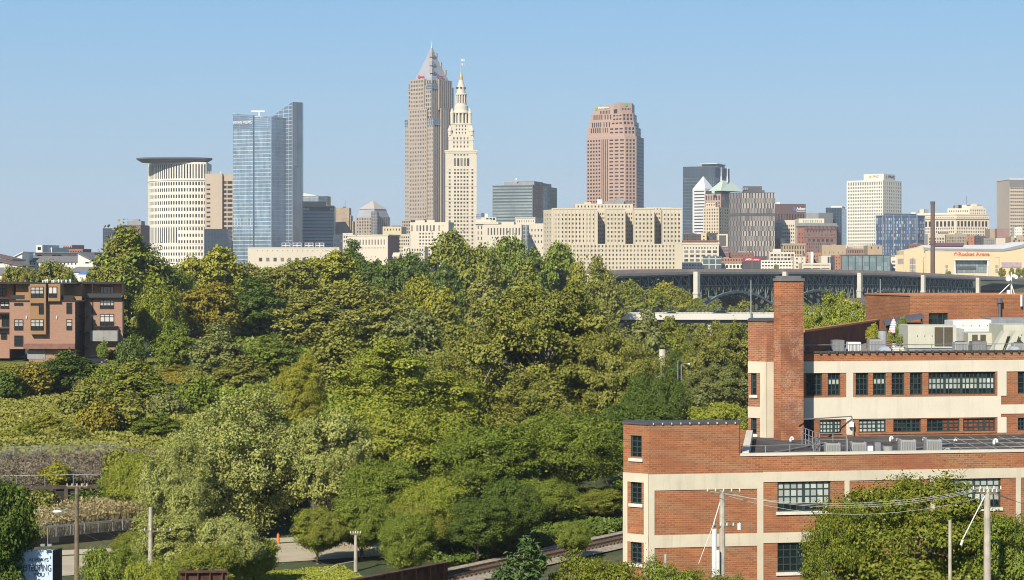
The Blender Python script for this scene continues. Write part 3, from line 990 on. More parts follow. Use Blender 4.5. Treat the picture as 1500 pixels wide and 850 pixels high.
# weathered brick with pale mortar repairs running down the cracks
m_ch0 = brick('brick_chimney', (.40, .150, .065), (.24, .085, .042), (.44, .29, .19), bw=.42, bh=.15, mort=.018, pamt=.8, patch=(.20, .08, .048), stain=.6, pscale=.3)
q_ = m_ch0.node_tree
cr = q_.nodes
uvn = [k for k in cr if k.type == 'TEX_COORD'][0].outputs['UV']
vor = cr.new('ShaderNodeTexNoise'); vor.inputs['Scale'].default_value = 1.1; vor.inputs['Detail'].default_value = 9; vor.inputs['Roughness'].default_value = .75
q_.links.new(uvn, vor.inputs['Vector'])
sub = cr.new('ShaderNodeMath'); sub.operation = 'SUBTRACT'; sub.inputs[1].default_value = .5; q_.links.new(vor.outputs['Fac'], sub.inputs[0])
ab = cr.new('ShaderNodeMath'); ab.operation = 'ABSOLUTE'; q_.links.new(sub.outputs[0], ab.inputs[0])
lt = cr.new('ShaderNodeMath'); lt.operation = 'LESS_THAN'; lt.inputs[1].default_value = .0035; q_.links.new(ab.outputs[0], lt.inputs[0])
msk = cr.new('ShaderNodeTexNoise'); msk.inputs['Scale'].default_value = .35; q_.links.new(uvn, msk.inputs['Vector'])
gt = cr.new('ShaderNodeMath'); gt.operation = 'GREATER_THAN'; gt.inputs[1].default_value = .57; q_.links.new(msk.outputs['Fac'], gt.inputs[0])
mu = cr.new('ShaderNodeMath'); mu.operation = 'MULTIPLY'; q_.links.new(lt.outputs[0], mu.inputs[0]); q_.links.new(gt.outputs[0], mu.inputs[1])
bsd = cr['Principled BSDF']; src = bsd.inputs['Base Color'].links[0].from_socket
mx = cr.new('ShaderNodeMix'); mx.data_type = 'RGBA'; mx.inputs[7].default_value = (.62, .52, .44, 1)
q_.links.new(mu.outputs[0], mx.inputs[0]); q_.links.new(src, mx.inputs[6]); q_.links.new(mx.outputs[2], bsd.inputs['Base Color'])
zc_ = 24.35
mb = MB(); mb.prism(CH, 11.2, zc_); chim = bt.part('chimney', mb, m_ch0)
mb = MB(); mb.prism(inset(CH, -.12), zc_ + .002, zc_ + .22, bottom=True)
c0 = inset(CH, .25); mb.prism(c0, zc_ + .22, zc_ + .42)
bt.part('chimney_cap', mb, M('chimney_cap_lead', (.16, .16, .165), .6, .2, 1), chim)
# conduit and wall lamp on the chimney
mb = MB()
p0 = Vector((*uf(1166), 13.2)) - Vector((*(DV * 3.3), 0)); p1 = Vector((*uf(1247), 13.42)) - Vector((*(DV * .35), 0))
p0.z = 13.4; mb.path([p0, p1, (*(Vector(uf(1249.5)) - DV * .3), 13.0), (*(Vector(uf(1249.5)) - DV * .3), 11.8)], [.05] * 4, 6)
bt.part('conduit', mb, m_galv)
mb = MB(); q = Vector(uf(1247)) - DV * .35
mb.box(q.x - .18, q.y - .12, 12.55, q.x + .18, q.y + .12, 12.95); bt.part('junction_box', mb, m_white)
# door recess beside the chimney
mb = MB(); mb.obox(uf(1179), uf(1191), .05, 11.76, 13.3, out=.04); bt.part('door', mb, M('door_navy', (.02, .028, .04), .6, .1, 1))

# brick parapet along the far-left roof edge, penthouse
PA, PB = (X(1178, 161), 161), (X(1288, 199), 199)
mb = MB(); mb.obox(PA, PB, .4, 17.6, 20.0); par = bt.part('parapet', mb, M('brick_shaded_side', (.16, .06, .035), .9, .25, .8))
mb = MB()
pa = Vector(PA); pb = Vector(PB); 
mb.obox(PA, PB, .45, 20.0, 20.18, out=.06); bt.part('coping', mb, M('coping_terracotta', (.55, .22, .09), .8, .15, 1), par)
HP = box_pts(1333, 1620, 204, ANG, 14)
zp = Z(433.5, 204)
mb = MB()
Lp = math.dist(HP[0], HP[1])
hw0, hw1 = Lp * (1360 - 1333) / 287, Lp * (1388 - 1333) / 287
facade(mb, HP[0], HP[1], 17.9, zp, [(Z(476, 204), Z(459, 204), [(hw0, hw1)])], .3)
for i in (1, 2, 3): mb.quad((*HP[i], 17.9), (*HP[(i + 1) % 4], 17.9), (*HP[(i + 1) % 4], zp), (*HP[i], zp))
mb.ngon([(*p, zp) for p in HP])
pent = bt.part('penthouse', mb, m_brick)
mb = MB(); mb.prism(inset(HP, -.12), zp + .002, zp + .16, bottom=True); bt.part('coping', mb, MATS['coping_terracotta'], pent)
hu = (Vector(HP[1]) - Vector(HP[0])).normalized()
near_window(Vector(HP[0]) + hu * (hw0 + hw1) / 2, tuple(hu), Z(476, 204), Z(459, 204), hw1 - hw0, 4, 2, (), sill=False)
mb = MB(); q = on_line(Vector(HP[0]), hu, 1402.5); mb.tube((*q, 18), (*q, zp), .06, n=6); bt.part('downpipe', mb, m_brick_old)
# slanted dark canopy at the penthouse's left end
mb = MB()
c0, c1 = P2(1296, 196), P2(1354, 196)
z0_, z1_ = Z(474, 196), Z(463, 196)
for dz, mi in ((0, 0),):
    a0, a1, b1, b0 = (*c0, z0_), (*c1, z1_), (c1[0] + 1, c1[1] + 6, z1_ + .2), (c0[0] + 1, c0[1] + 6, z0_ + .2)
    mb.quad(a0, a1, b1, b0); mb.quad(*[(p[0], p[1], p[2] - .25) for p in (b0, b1, a1, a0)])
    mb.quad((*c0, z0_ - .25), (*c1, z1_ - .25), a1, a0); mb.quad((c0[0] + 1, c0[1] + 6, z0_ - .05), (*c0, z0_ - .25), a0, b0)
can = bt.part('canopy', mb, M('canopy_blue_grey', (.10, .105, .13), .5, .1, 1))
mb = MB()
for px, D, zt in ((1299, 196.4, z0_ - .2), (1310, 201, z0_ + .2), (1350, 196.4, z1_ - .3)):
    mb.tube((X(px, D), D, 18), (X(px, D), D, zt), .09, n=6)
bt.part('canopy_post', mb, M('timber_dark', (.10, .06, .04), .8, .3, 2), can)
mb = MB(); mb.obox(P2(1300, 199.5), P2(1352, 199.5), .2, 18, z0_); bt.part('canopy_wall', mb, MATS['timber_dark'], can)

# ------------------------------------------------------------------ things on the lower roof
def condenser(px, D, wpx, h, label, zr, grp=None, name='air_conditioner', m=None, cyl=False):
    x, wd = X(px, D), wpx * D / F
    t = Thing(name, label, 'air conditioner', (x, D, zr), grp)
    mb = MB()
    if cyl: mb.tube((x, D + wd / 2, zr + .08), (x, D + wd / 2, zr + h), wd / 2, n=16)
    else:
        c = .06
        mb.prism([(x - wd / 2 + c, D), (x + wd / 2 - c, D), (x + wd / 2, D + c), (x + wd / 2, D + wd - c), (x + wd / 2 - c, D + wd), (x - wd / 2 + c, D + wd), (x - wd / 2, D + wd - c), (x - wd / 2, D + c)], zr + .08, zr + h)
    t.part('casing', mb, m or m_grey)
    mb = MB(); mb.tube((x, D + wd / 2, zr + h - .02), (x, D + wd / 2, zr + h + .06), wd * .38, n=16); t.part('fan_grille', mb, m_grille)
    if not cyl:
        mb = MB()
        for k in range(8):
            a = x + wd * (-.42 + .105 * k)
            mb.box(a, D - .02, zr + .2, a + wd * .06, D - .004, zr + h - .12)
        t.part('louvre', mb, M('louvre_grey', (.24, .245, .24), .6, .2, 3))
    mb = MB()
    for sx in (-1, 1): mb.box(x + sx * wd * .35 - .05, D, zr, x + sx * wd * .35 + .05, D + wd, zr + .078)
    t.part('skid', mb, m_black)
    return t
G1 = 'condensers on the lower flat roof'
condenser(1221, 137.5, 22, .98, 'grey boxed air conditioner on lower flat roof, nearest the rail gate', 11.75, G1)
condenser(1259, 137.9, 22, 1.0, 'grey boxed air conditioner on lower flat roof, right of the rail gate', 11.75, G1)
condenser(1302, 138.5, 15, .68, 'short round grey condenser among the boxed ones on the lower roof', 11.75, G1, cyl=True)
condenser(1331, 139.2, 23, 1.08, 'tallest grey boxed air conditioner on lower flat roof, left of the last one', 11.75, G1)
condenser(1369, 139.8, 23, 1.05, 'grey boxed air conditioner on lower flat roof beside the silver gooseneck duct', 11.75, G1)
def gooseneck(px, D, h, r, label, zr, cat='vent', m=None):
    r *= .8; h *= .55; x = X(px, D); t = Thing('roof_vent', label, cat, (x, D, zr), None)
    mb = MB(); n = 7
    pts = [(x, D, zr), (x, D, zr + h * .7)] + [(x + r * 1.15 * (1 - math.cos(a)), D, zr + h * .7 + r * 1.15 * math.sin(a)) for a in (.6, 1.2, 1.57, 2.1, 2.7, 3.14)] + [(x + r * 2.3, D, zr + h * .5)]
    mb.path(pts, [r] * len(pts), 10); t.part('duct', mb, m or m_galv, smooth=True)
    mb = MB(); mb.tube((x, D, zr), (x, D, zr + .12), r * 1.7, n=12); t.part('flange', mb, m_coping)
gooseneck(1385, 138.6, .95, .16, 'fat silver gooseneck duct at the right end of the row of condensers', 11.75)
gooseneck(1094, 135.5, .62, .12, 'small white mushroom vent by the left corner of the lower roof', 11.75, m=m_white)
gooseneck(1304, 149, 1.0, .10, 'thin white vent stack under the brick wall, beside its shorter twin', 11.75, m=m_white)
gooseneck(1313, 149.3, .7, .07, 'shorter thin vent stack under the brick wall on the lower roof', 11.75)
gooseneck(1352, 149.8, .7, .09, 'low grey vent stack below the curtained windows on the lower roof', 11.75)
gooseneck(1456, 146.5, .95, .13, 'white bent vent pipe on the seamed roof at the right', 11.75, m=m_white)
gooseneck(1158, 149.0, .85, .11, 'small vent stack standing in front of the chimney base', 11.75, m=m_white)
gooseneck(1398, 149.4, .4, .09, 'squat pale vent on the seamed roof below the red curtains', 11.75, m=m_white)
for px, hh, lab in ((1275, .75, 'white post box between the boxed condensers on lower roof'), (1286, 1.0, 'grey electrical cabinet on a stand between the boxed condensers')):
    x = X(px, 138); t = Thing('electrical_box', lab, 'cabinet', (x, 138, 11.75))
    mb = MB(); mb.box(x - .2, 138, 12.0, x + .2, 138.3, 11.75 + hh); t.part('cabinet', mb, m_white if px == 1275 else m_galv)
    mb = MB(); mb.box(x - .05, 138.1, 11.75, x + .05, 138.2, 12.0); t.part('stand', mb, m_galv)
# seams of the felt roof
mb = MB()
for k in range(9):
    p0 = back(lf(1405 + 28 * k), 1.2); p1 = back(lf(1385 + 24 * k), 18.5)
    mb.obox(p0, p1, .05, z_roof + .004, z_roof + .05)
for j in range(5):
    p0 = back(lf(1395), 2.5 + 3.4 * j); p1 = back(lf(1640), 2.5 + 3.4 * j)
    mb.obox(p0, p1, .05, z_roof + .003, z_roof + .047)
bt.part('roof_seam', mb, M('seam_white', (.36, .35, .33), .8, .3, 2), stuff=True)
for px0, px1, b0, b1, lab in ((1235, 1420, 1.5, 12, 'long thin grey conduit lying across the lower flat roof'), (1130, 1215, 6, 14, 'short grey conduit beside the chimney on the lower roof')):
    a_, b_ = back(lf(px0), b0), back(lf(px1), b1); t = Thing('roof_conduit', lab, 'pipe', (*a_, z_roof)); mb = MB()
    mb.tube((*a_, z_roof + .12), (*b_, z_roof + .12), .06, n=6); t.part('pipe', mb, m_galv)
    for f in (.1, .4, .7, .95): q = lerp2(a_, b_, f); mb = MB(); mb.box(q[0] - .12, q[1] - .12, z_roof, q[0] + .12, q[1] + .12, z_roof + .06); t.part('block', mb, m_coping)
# rails
def rail(label, pts, zr, h, step, m, r=.03, rails=(1.0, .5), cat='railing', name='guard_rail'):
    t = Thing(name, label, cat, (*pts[0], zr))
    for a, b in zip(pts, pts[1:]):
        L = math.dist(a, b); k = max(1, round(L / step))
        for i in range(k + (b == pts[-1])):
            q = lerp2(a, b, i / k); mb = MB(); mb.tube((*q, zr), (*q, zr + h), r * 1.2, n=6); t.part('post', mb, m)
        for f in rails:
            mb = MB(); mb.tube((*a, zr + h * f), (*b, zr + h * f), r, n=6); t.part('rail', mb, m)
    return t
rail('long galvanised guard rail along the front edge of the upper roof', [back(uf(1178), .9), back(uf(1640), .9)], zu_roof, 1.1, 2.6, m_galv)
rail('low galvanised pipe rail crossing the left part of the lower roof', [back(lf(1085), 1.6), back(lf(1193), 2.3), back(lf(1205), 9)], z_roof, 1.05, 2.0, m_galv)
rail('steel rail with steps beside the chimney on the lower roof', [back(lf(1178), 14.5), back(lf(1204), 8), back(lf(1245), 8), back(lf(1243), 2.4)], z_roof, 1.3, 1.3, m_galv, rails=(1, .66, .33))

# ------------------------------------------------------------------ things on the upper roof
def hvac(px0, px1, D, y0, y1, dep, label, m, louv=None, zr=None, name='rooftop_unit', cat='air handler', doors=3, slope=0.0):
    zr = zu_roof if zr is None else zr
    x0, x1 = X(px0, D), X(px1, D); z1 = Z(y0, D); z0 = max(zr + .12, Z(y1, D))
    t = Thing(name, label, cat, ((x0 + x1) / 2, D, zr))
    mb = MB(); mb.prism([(x0, D), (x1, D), (x1, D + dep), (x0, D + dep)], z0, [z1, z1 + slope, z1 + slope, z1], bottom=True)
    t.part('casing', mb, m)
    mb = MB(); mb.box(x0 + .1, D + .1, zr, x1 - .1, D + dep - .1, z0 - .003); t.part('base_frame', mb, m_galv)
    if louv:
        for a, b in louv:
            mb = MB(); mb.box(X(a, D), D - .03, z0 + .15, X(b, D), D - .004, z1 - .15); t.part('louvre', mb, m_grille)
    if doors:
        s = x0 + .3
        lim = X(louv[0][0], D) - .1 if louv else x1 - .2
        k = max(.5, (lim - s) / doors)
        for i in range(doors):
            mb = MB(); mb.box(s + i * k, D - .02, z0 + .2, s + (i + .9) * k, D - .004, z1 - .15); t.part('panel', mb, m)
            mb = MB(); mb.box(s + (i + .78) * k, D - .06, (z0 + z1) / 2, s + (i + .84) * k, D - .021, (z0 + z1) / 2 + .12); t.part('handle', mb, m_black)
    return t
hvac(1330, 1401, 166, 477, 510, 4.0, 'big pale beige rooftop air handler with two dark louvre panels', m_hvac, [(1369, 1382), (1383, 1395.5)])
hvac(1401, 1412, 170, 482, 508, 3.0, 'narrow grey coil unit attached right of the big beige air handler', m_grey, doors=0)
hvac(1396, 1452, 178, 470, 486, 3.5, 'long white insulated duct in front of the brick penthouse', m_hvac_w, doors=4, name='duct', cat='duct', slope=.1, zr=zu_roof)
hvac(1418, 1456, 168, 488, 506, 2.5, 'low cream unit with dark vents under the white duct', m_hvac, [(1424, 1432), (1436, 1444)], doors=0)
hvac(1470, 1540, 164, 476, 508, 5.0, 'cream rooftop unit at the right picture edge with sloping intake hoods', m_hvac, [(1512, 1530)], doors=3)
hvac(1452, 1530, 184, 466, 484, 4.0, 'silver boxed duct run behind the cream unit at the right edge', m_galv, doors=3, name='duct', cat='duct')
# sloped hoods
for px, lab in ((1462, 'sloping cream intake hood beside the right hand rooftop unit'), (1478, 'second tilted cream hood leaning on the right hand rooftop unit')):
    D = 162.5; x = X(px, D); t = Thing('intake_hood', lab, 'hood', (x, D, zu_roof)); mb = MB()
    z0, z1 = zu_roof + .25, zu_roof + 2.0
    mb.ngon([(x - .5, D, z0), (x + .35, D, z0), (x + .95, D, z1), (x + .55, D, z1)])
    mb.ngon([(x + .55, D + 1.2, z1), (x + .95, D + 1.2, z1), (x + .35, D + 1.2, z0), (x - .5, D + 1.2, z0)])
    mb.quad((x - .5, D + 1.2, z0), (x - .5, D, z0), (x + .55, D, z1), (x + .55, D + 1.2, z1))
    mb.quad((x + .35, D, z0), (x + .35, D + 1.2, z0), (x + .95, D + 1.2, z1), (x + .95, D, z1))
    mb.quad((x + .55, D, z1), (x + .95, D, z1), (x + .95, D + 1.2, z1), (x + .55, D + 1.2, z1))
    t.part('hood', mb, m_hvac)
    mb = MB(); mb.tube((x + .5, D - .05, z0), (x + 1.0, D - .05, z1 - .5), .03, n=5); t.part('strut', mb, m_black)
G2 = 'condensers along the upper roof rail'
condenser(1228.5, 159, 18, 1.35, 'tall dark grey condenser at the left end of the upper roof', zu_roof, G2, m=M('condenser_dark', (.20, .215, .21), .6, .15, 2))
condenser(1252, 160, 19, 1.15, 'wide white condenser second from the left on the upper roof', zu_roof, G2, m=m_white)
condenser(1284, 161, 20, 1.35, 'grey caged condenser left of the striped parasol on upper roof', zu_roof, G2)
condenser(1294, 166, 13, 1.9, 'grey cylinder condenser behind the caged one beside the parasol', zu_roof, G2, cyl=True)
condenser(1409, 160, 20, 1.15, 'grey slatted condenser right under the big beige air handler', zu_roof, G2)
condenser(1435, 160.4, 21, 1.2, 'dark slatted condenser between two grey ones on the upper roof', zu_roof, G2, m=MATS['condenser_dark'])
condenser(1494, 160.8, 18, 1.05, 'grey condenser at the far right end of the upper roof rail', zu_roof, G2)
gooseneck(1262, 157.6, .75, .10, 'white bent pipe behind the rail of the upper roof', zu_roof, m=m_white)
gooseneck(1277, 157.6, .75, .09, 'pair end white pipe left of the hooded fan on upper roof', zu_roof, m=m_white)
gooseneck(1339, 157.6, .8, .11, 'white bent pipe in front of the beige air handler', zu_roof, m=m_white)
for px, lab, mm in ((1297, 'light blue hooded roof fan behind the front rail', M('hood_blue_grey', (.42, .48, .55), .5, .1, 1)), (1486, 'light blue hooded roof fan below the right hand cream unit', MATS['hood_blue_grey'])):
    D = 158; x = X(px, D); t = Thing('roof_fan', lab, 'fan', (x, D, zu_roof)); mb = MB()
    prof = [(x - .45, zu_roof + .15), (x + .45, zu_roof + .15), (x + .45, zu_roof + .6), (x + .25, zu_roof + .85), (x - .2, zu_roof + .85), (x - .42, zu_roof + .55)]
    mb.ngon([(a, D, b) for a, b in prof]); mb.ngon([(a, D + .9, b) for a, b in reversed(prof)])
    for (a, b), (c, d) in zip(prof, prof[1:] + prof[:1]): mb.quad((c, D, d), (a, D, b), (a, D + .9, b), (c, D + .9, d))
    t.part('hood', mb, mm)
    mb = MB(); mb.box(x - .28, D - .03, zu_roof + .2, x + .28, D - .004, zu_roof + .5); t.part('mouth', mb, m_black)
    mb = MB(); mb.box(x - .4, D + .1, zu_roof, x + .4, D + .8, zu_roof + .149); t.part('curb', mb, m_galv)
# striped folded parasol
D = 180; x = X(1309, D)
t = Thing('parasol', 'folded white and red striped parasol standing on the upper roof terrace', 'parasol', (x, D, zu_roof))
z0, z1 = Z(488, D), Z(467.5, D)
mb = MB(); prof = []
n_ = 12
for k in range(n_ + 1):
    f = k / n_; prof.append((.46 * (1 - f) ** .7 + .06, z0 + (z1 - z0) * f))
mb.lathe(x, D, prof, 14)
# stripes by ring: alternate materials
mb.m = [(1 if (i // 14) % 2 == 0 and i // 14 < n_ else 0) for i in range(len(mb.f))]
t.part('canopy', mb, [m_white, M('stripe_rose', (.62, .34, .40), .8, .1, 1)])
mb = MB(); mb.tube((x, D, zu_roof), (x, D, z1 + .15), .035, n=8); t.part('pole', mb, m_galv)
mb = MB(); mb.tube((x, D, zu_roof), (x, D, zu_roof + .12), .35, n=14); t.part('base', mb, m_coping)
def planter(px, D, wpx, label, leaf, ph, zr, col):
    x = X(px, D); wd = wpx * D / F; t = Thing('planter', label, 'planter', (x, D, zr)); mb = MB()
    mb.prism([(x - wd * .45, D), (x + wd * .45, D), (x + wd * .45, D + .8), (x - wd * .45, D + .8)], zr, zr + .75)
    for k in range(4): mb.box(x - wd * .5, D - .05, zr + .08 + .18 * k, x + wd * .5, D - .003, zr + .2 + .18 * k)
    t.part('box', mb, col)
    p = PR['bush']
    c = bpy.data.objects.new('plant', p.crown); COL.objects.link(c); c.parent = t.o; c.location = (0, .4, .45)
    c.scale = (wd / p.W * 1.2, wd / p.W * 1.0, ph / p.H); c.material_slots[0].link = 'OBJECT'; c.material_slots[0].material = LM[leaf]
m_wood = M('planter_timber', (.32, .16, .06), .8, .3, 2)
planter(1279, 176, 17, 'wooden planter of yellow green leaves left of the parasol', 'yellow', 1.9, zu_roof, m_wood)
planter(1303, 177, 12, 'slatted wooden planter at the foot of the striped parasol', 'bright', 1.1, zu_roof, m_wood)
planter(1322, 176, 16, 'dark tub of tall upright green plants right of the parasol', 'deep', 2.6, zu_roof, m_black)
planter(1318, 168, 22, 'pale wrapped planter with dark leaves in front of the parasol', 'grey', 1.0, zu_roof, m_hvac_w)
# flue and mast on the penthouse
qv = on_line(Vector(HP[0]), hu, 1461.5) - Vector((hu.y, -hu.x)) * -.5
t = Thing('flue_pipe', 'dark capped flue pipe standing against the brick penthouse wall', 'pipe', (qv.x, qv.y, zu_roof))
mb = MB(); mb.tube((qv.x, qv.y, zu_roof), (qv.x, qv.y, Z(443, qv.y)), .16, n=10); t.part('pipe', mb, M('flue_grey', (.13, .13, .135), .5, .2, 1))
mb = MB(); mb.tube((qv.x, qv.y, Z(444, qv.y)), (qv.x, qv.y, Z(437, qv.y)), .30, n=10); t.part('cap', mb, MATS['flue_grey'])
qv = on_line(Vector(HP[0]), hu, 1494.5) - Vector((hu.y, -hu.x)) * -.3
t = Thing('vent_pipe', 'short pale vent pipe at the top right of the brick penthouse wall', 'pipe', (qv.x, qv.y, Z(449, qv.y)))
mb = MB(); mb.tube((qv.x, qv.y, Z(449, qv.y)), (qv.x, qv.y, Z(432, qv.y)), .12, n=10); t.part('pipe', mb, m_white)
D = 207; x = X(1481.5, D); zb_ = zp
t = Thing('antenna_mast', 'white lattice antenna mast with round dishes on the penthouse roof', 'mast', (x, D, zb_))
mb = MB(); mb.tube((x, D, zb_), (x, D, Z(399, D)), .09, .06, 8); t.part('pole', mb, m_white)
mb = MB(); mb.tube((X(1458, D), D - 1, zb_), (x, D, Z(414, D)), .06, n=6); t.part('stay', mb, m_white)
mb = MB(); mb.tube((X(1486.5, D), D, zb_), (x, D, Z(416, D)), .05, n=6); t.part('stay', mb, m_white)
for px, py, r in ((1476, 408.5, .27), (1484.5, 404, .20), (1487.5, 406, .2)):
    mb = MB(); c = Vector((X(px, D), D - .3, Z(py, D))); d = Vector((-.3, -1, 0)).normalized()
    mb.tube(c, c + d * .12, r * .5, r, 14); mb.tube(c + d * .12, c + d * .3, r, r, 14); t.part('dish', mb, m_white)
    mb = MB(); mb.tube(c, (x, D, c.z), .03, n=5); t.part('bracket', mb, m_galv)
mb = MB(); mb.box(x - .5, D - .3, zb_ + .165, x - .2, D + .1, zb_ + .6); t.part('cabinet', mb, m_white)
bt.windows(m_pdark)

# ------------------------------------------------------------------ utility poles, wires, lamps
m_pole = M('pole_wood_pale', (.50, .45, .36), .9, .25, 1.5, streak=.35)
m_pole2 = M('pole_wood_brown', (.22, .17, .11), .9, .3, 1.5, streak=.3)
m_wire = M('wire_grey', (.42, .42, .38), .6, .1, 1)
m_wire_d = M('wire_dark', (.05, .05, .05), .6, .1, 1)
m_ins = M('insulator_white', (.75, .74, .70), .4, .1, 1)
def pole(px, D, ytop, label, m, r=.16, arms=(), group='utility poles'):
    x = X(px, D); g_ = hz(x, D); zt = Z(ytop, D)
    t = Thing('utility_pole', label, 'utility pole', (x, D, g_), group)
    mb = MB(); mb.tube((x, D, g_ - .5), (x, D, zt), r * 1.25, r * .85, 10); t.part('pole', mb, m)
    for py, x0, x1, dy in arms:
        z = Z(py, D); mb = MB()
        a, b = Vector((X(x0, D), D - .15, z + dy * -.5)), Vector((X(x1, D), D - .15, z + dy * .5))
        mb.obox((a.x, a.y), (b.x, b.y), .12, z - .06, z + .06); arm = t.part('crossarm', mb, m_pole2)
        for k in range(5):
            q = a.lerp(b, k / 4); mb = MB(); mb.tube((q.x, q.y, z + .06), (q.x, q.y, z + .24), .05, .035, 6); t.part('insulator', mb, m_ins, arm)
    return t
t1 = pole(1058, 116, 719, 'pale wooden utility pole with transformers in front of the brick wall', m_pole, .19, [(721, 1036, 1083, 0), (771, 1046, 1083, .0)])
def can(t, px, D, y0, y1, r):
    mb = MB(); mb.tube((X(px, D), D, Z(y1, D)), (X(px, D), D, Z(y0, D)), r, n=12); t.part('transformer', mb, m_white)
can(t1, 1046.5, 115.6, 775, 846, .16); can(t1, 1051.5, 115.6, 806, 842, .13); can(t1, 1083, 115.6, 767, 776, .12)
mb = MB(); mb.tube((X(1055, 116), 116, Z(735, 116)), (X(1044, 116), 115.6, Z(767, 116)), .035, n=5); mb.tube((X(1044, 116), 115.6, Z(767, 116)), (X(1021, 116), 115, Z(822, 116)), .02, n=5); t1.part('guy_wire', mb, m_ins)
t2 = pole(1446, 104, 716, 'pale wooden utility pole rising through the bottom right tree', m_pole, .20, [(718, 1425, 1465, 0), (722, 1434, 1459, 0)])
mb = MB(); mb.tube((X(1444, 104), 104, Z(724, 104)), (X(1404, 104), 103, Z(786, 104)), .035, n=5); t2.part('guy_wire', mb, m_ins)
mb = MB(); c = (X(1404, 104), 103, Z(787, 104)); mb.tube(c, (c[0] - .1, c[1], c[2] - .3), .07, n=8); t2.part('insulator', mb, m_ins)
t3 = pole(1391.5, 103, 762, 'short pale pole left of the tall one in the bottom right tree', m_pole, .10)
t4 = pole(975, 120, 812, 'stubby grey timber post against the lower brick panel', m_pole, .10)
t5 = pole(521, 160, 784, 'pale bare utility pole beside the rusty girder bridge', m_pole, .14, [(782, 514, 528, 0)])
t6 = pole(220.5, 150, 743, 'pale bare utility pole left of the big cottonwood', m_pole, .17, [(778, 212, 250, 0)])
t7 = pole(112.5, 148, 712, 'brown wooden utility pole with lamp arm above the reed bed', m_pole2, .17, [(712.5, 99, 128, 0)])
def lamp_arm(t, px, D, py, hx, hy):
    mb = MB(); a = Vector((X(px, D), D, Z(py, D))); b = Vector((X(hx, D), D - .6, Z(hy, D)))
    mb.path([a, a.lerp(b, .6) + Vector((0, 0, .25)), b], [.05, .045, .04], 6); t.part('lamp_arm', mb, m_galv)
    mb = MB(); mb.path([b + Vector((.15, 0, 0)), b - Vector((.2, 0, 0)), b - Vector((.5, 0, .03))], [.06, .13, .08], 8); t.part('lamp_head', mb, m_white)
lamp_arm(t7, 112.5, 148, 754, 90, 748)
lamp_arm(t6, 220.5, 150, 833, 184, 827)
lamp_arm(t5, 521, 160, 822, 476, 836)
def wire(label, a, b, sag, m=None, r=.014, grp='overhead wires'):
    a, b = Vector(a), Vector(b); mb = MB(); pts = []
    for k in range(13):
        f = k / 12; p = a.lerp(b, f); p.z -= sag * 4 * f * (1 - f); pts.append(p)
    mb.path(pts, [r] * 13, 4); solo('overhead_wire', mb, m or m_wire, label, 'wire', grp)
names = ['front upper', 'middle upper', 'rear upper', 'lowest']
for k, (dy, dd) in enumerate(((0, 0), (1.2, .4), (2.2, .8), (7.5, .2))):
    wire('%s pale wire strung between the two tall poles in front of the brick wall' % names[k],
         (X(1040 + 9 * k, 116), 115.7 + dd, Z(719 + dy, 116)), (X(1428 + 9 * k, 104), 103.7 + dd, Z(716 + dy, 104)), .75 + .12 * k)
for k in range(3):
    wire('%s pale wire running off to the right from the bottom right pole' % ['upper', 'middle', 'lower'][k], (X(1440 + 6 * k, 104), 103.8, Z(717 + k, 104)), (X(1640, 128), 128, Z(742 + 3 * k, 128)), .7, grp='overhead wires right')
for k in range(3):
    wire('%s thin wire sloping across the reed bed from the brown pole' % ['upper', 'middle', 'lower'][k], (X(111, 148), 147.8, Z(738 + 18 * k, 148)), (X(330, 175), 175, Z(800 + 16 * k, 175)), 1.0, grp='overhead wires left')
    wire('%s thin wire leaving the brown pole towards the billboard' % ['upper', 'middle', 'lower'][k], (X(111, 148), 147.8, Z(722 + 16 * k, 148)), (X(-60, 130), 130, Z(650 + 20 * k, 130)), .8, grp='overhead wires far left')
# ------------------------------------------------------------------ brick and tan apartment block on the left hill
m_cbrick = brick('brick_pink', (.40, .22, .145), (.32, .168, .108), (.46, .33, .25), pamt=.3, patch=(.42, .19, .13), stain=.2)
m_tan = M('stucco_tan', (.33, .20, .10), .85, .07, .5)
m_bronze = M('bronze_dark', (.035, .030, .028), .5, .2, 1)
m_cwall = M('concrete_grey', (.34, .34, .32), .9, .15, .4, streak=.3)
cg = glass('condo_glass', (.02, .028, .03), (.62, .60, .55), .0, rough=.06)
cgl = glass('condo_blind', (.55, .53, .48), (.7, .68, .62), .4, rough=.2)
DC = 365.0
gzc = 8.0
ct = Thing('apartment_building', 'four storey pink brick and tan stucco apartment block on the left hillside', 'apartment building', (X(120, DC), DC, gzc))
CZ = lambda py, D=DC: Z(py, D)
def cwin(px0, px1, y0, y1, D, nx, light=True, top=.30):
    """window with bronze frame, blinds over the upper part"""
    x0, x1, z1, z0 = X(px0, D), X(px1, D), Z(y0, D), Z(y1, D)
    mb = MB(); zm = z1 - (z1 - z0) * (.62 if light else 0)
    mb.quad((x0, D - .04, z0), (x1, D - .04, z0), (x1, D - .04, zm), (x0, D - .04, zm), 0)
    if light: mb.quad((x0, D - .04, zm), (x1, D - .04, zm), (x1, D - .04, z1), (x0, D - .04, z1), 1)
    w_ = ct.part('window', mb, [cg, cgl])
    fb = MB(); t = .10
    for i in range(nx + 1):
        s = x0 + (x1 - x0) * i / nx
        fb.box(max(x0, s - t / 2) - (.04 if i == 0 else 0), D - .13, z0, min(x1, s + t / 2) + (.04 if i == nx else 0), D - .05, z1)
    for z in (z0, z1 - (z1 - z0) * top, z1): fb.box(x0 - .04, D - .12, z - t / 2, x1 + .04, D - .052, z + t / 2)
    ct.part('frame', fb, m_bronze, w_)
def cbox(nm, px0, px1, y0, y1, D, dep, m, par=None, back_=None):
    mb = MB(); mb.box(X(px0, D), D, Z(y1, D), X(px1, D), D + dep, Z(y0, D)); return ct.part(nm, mb, m, par)
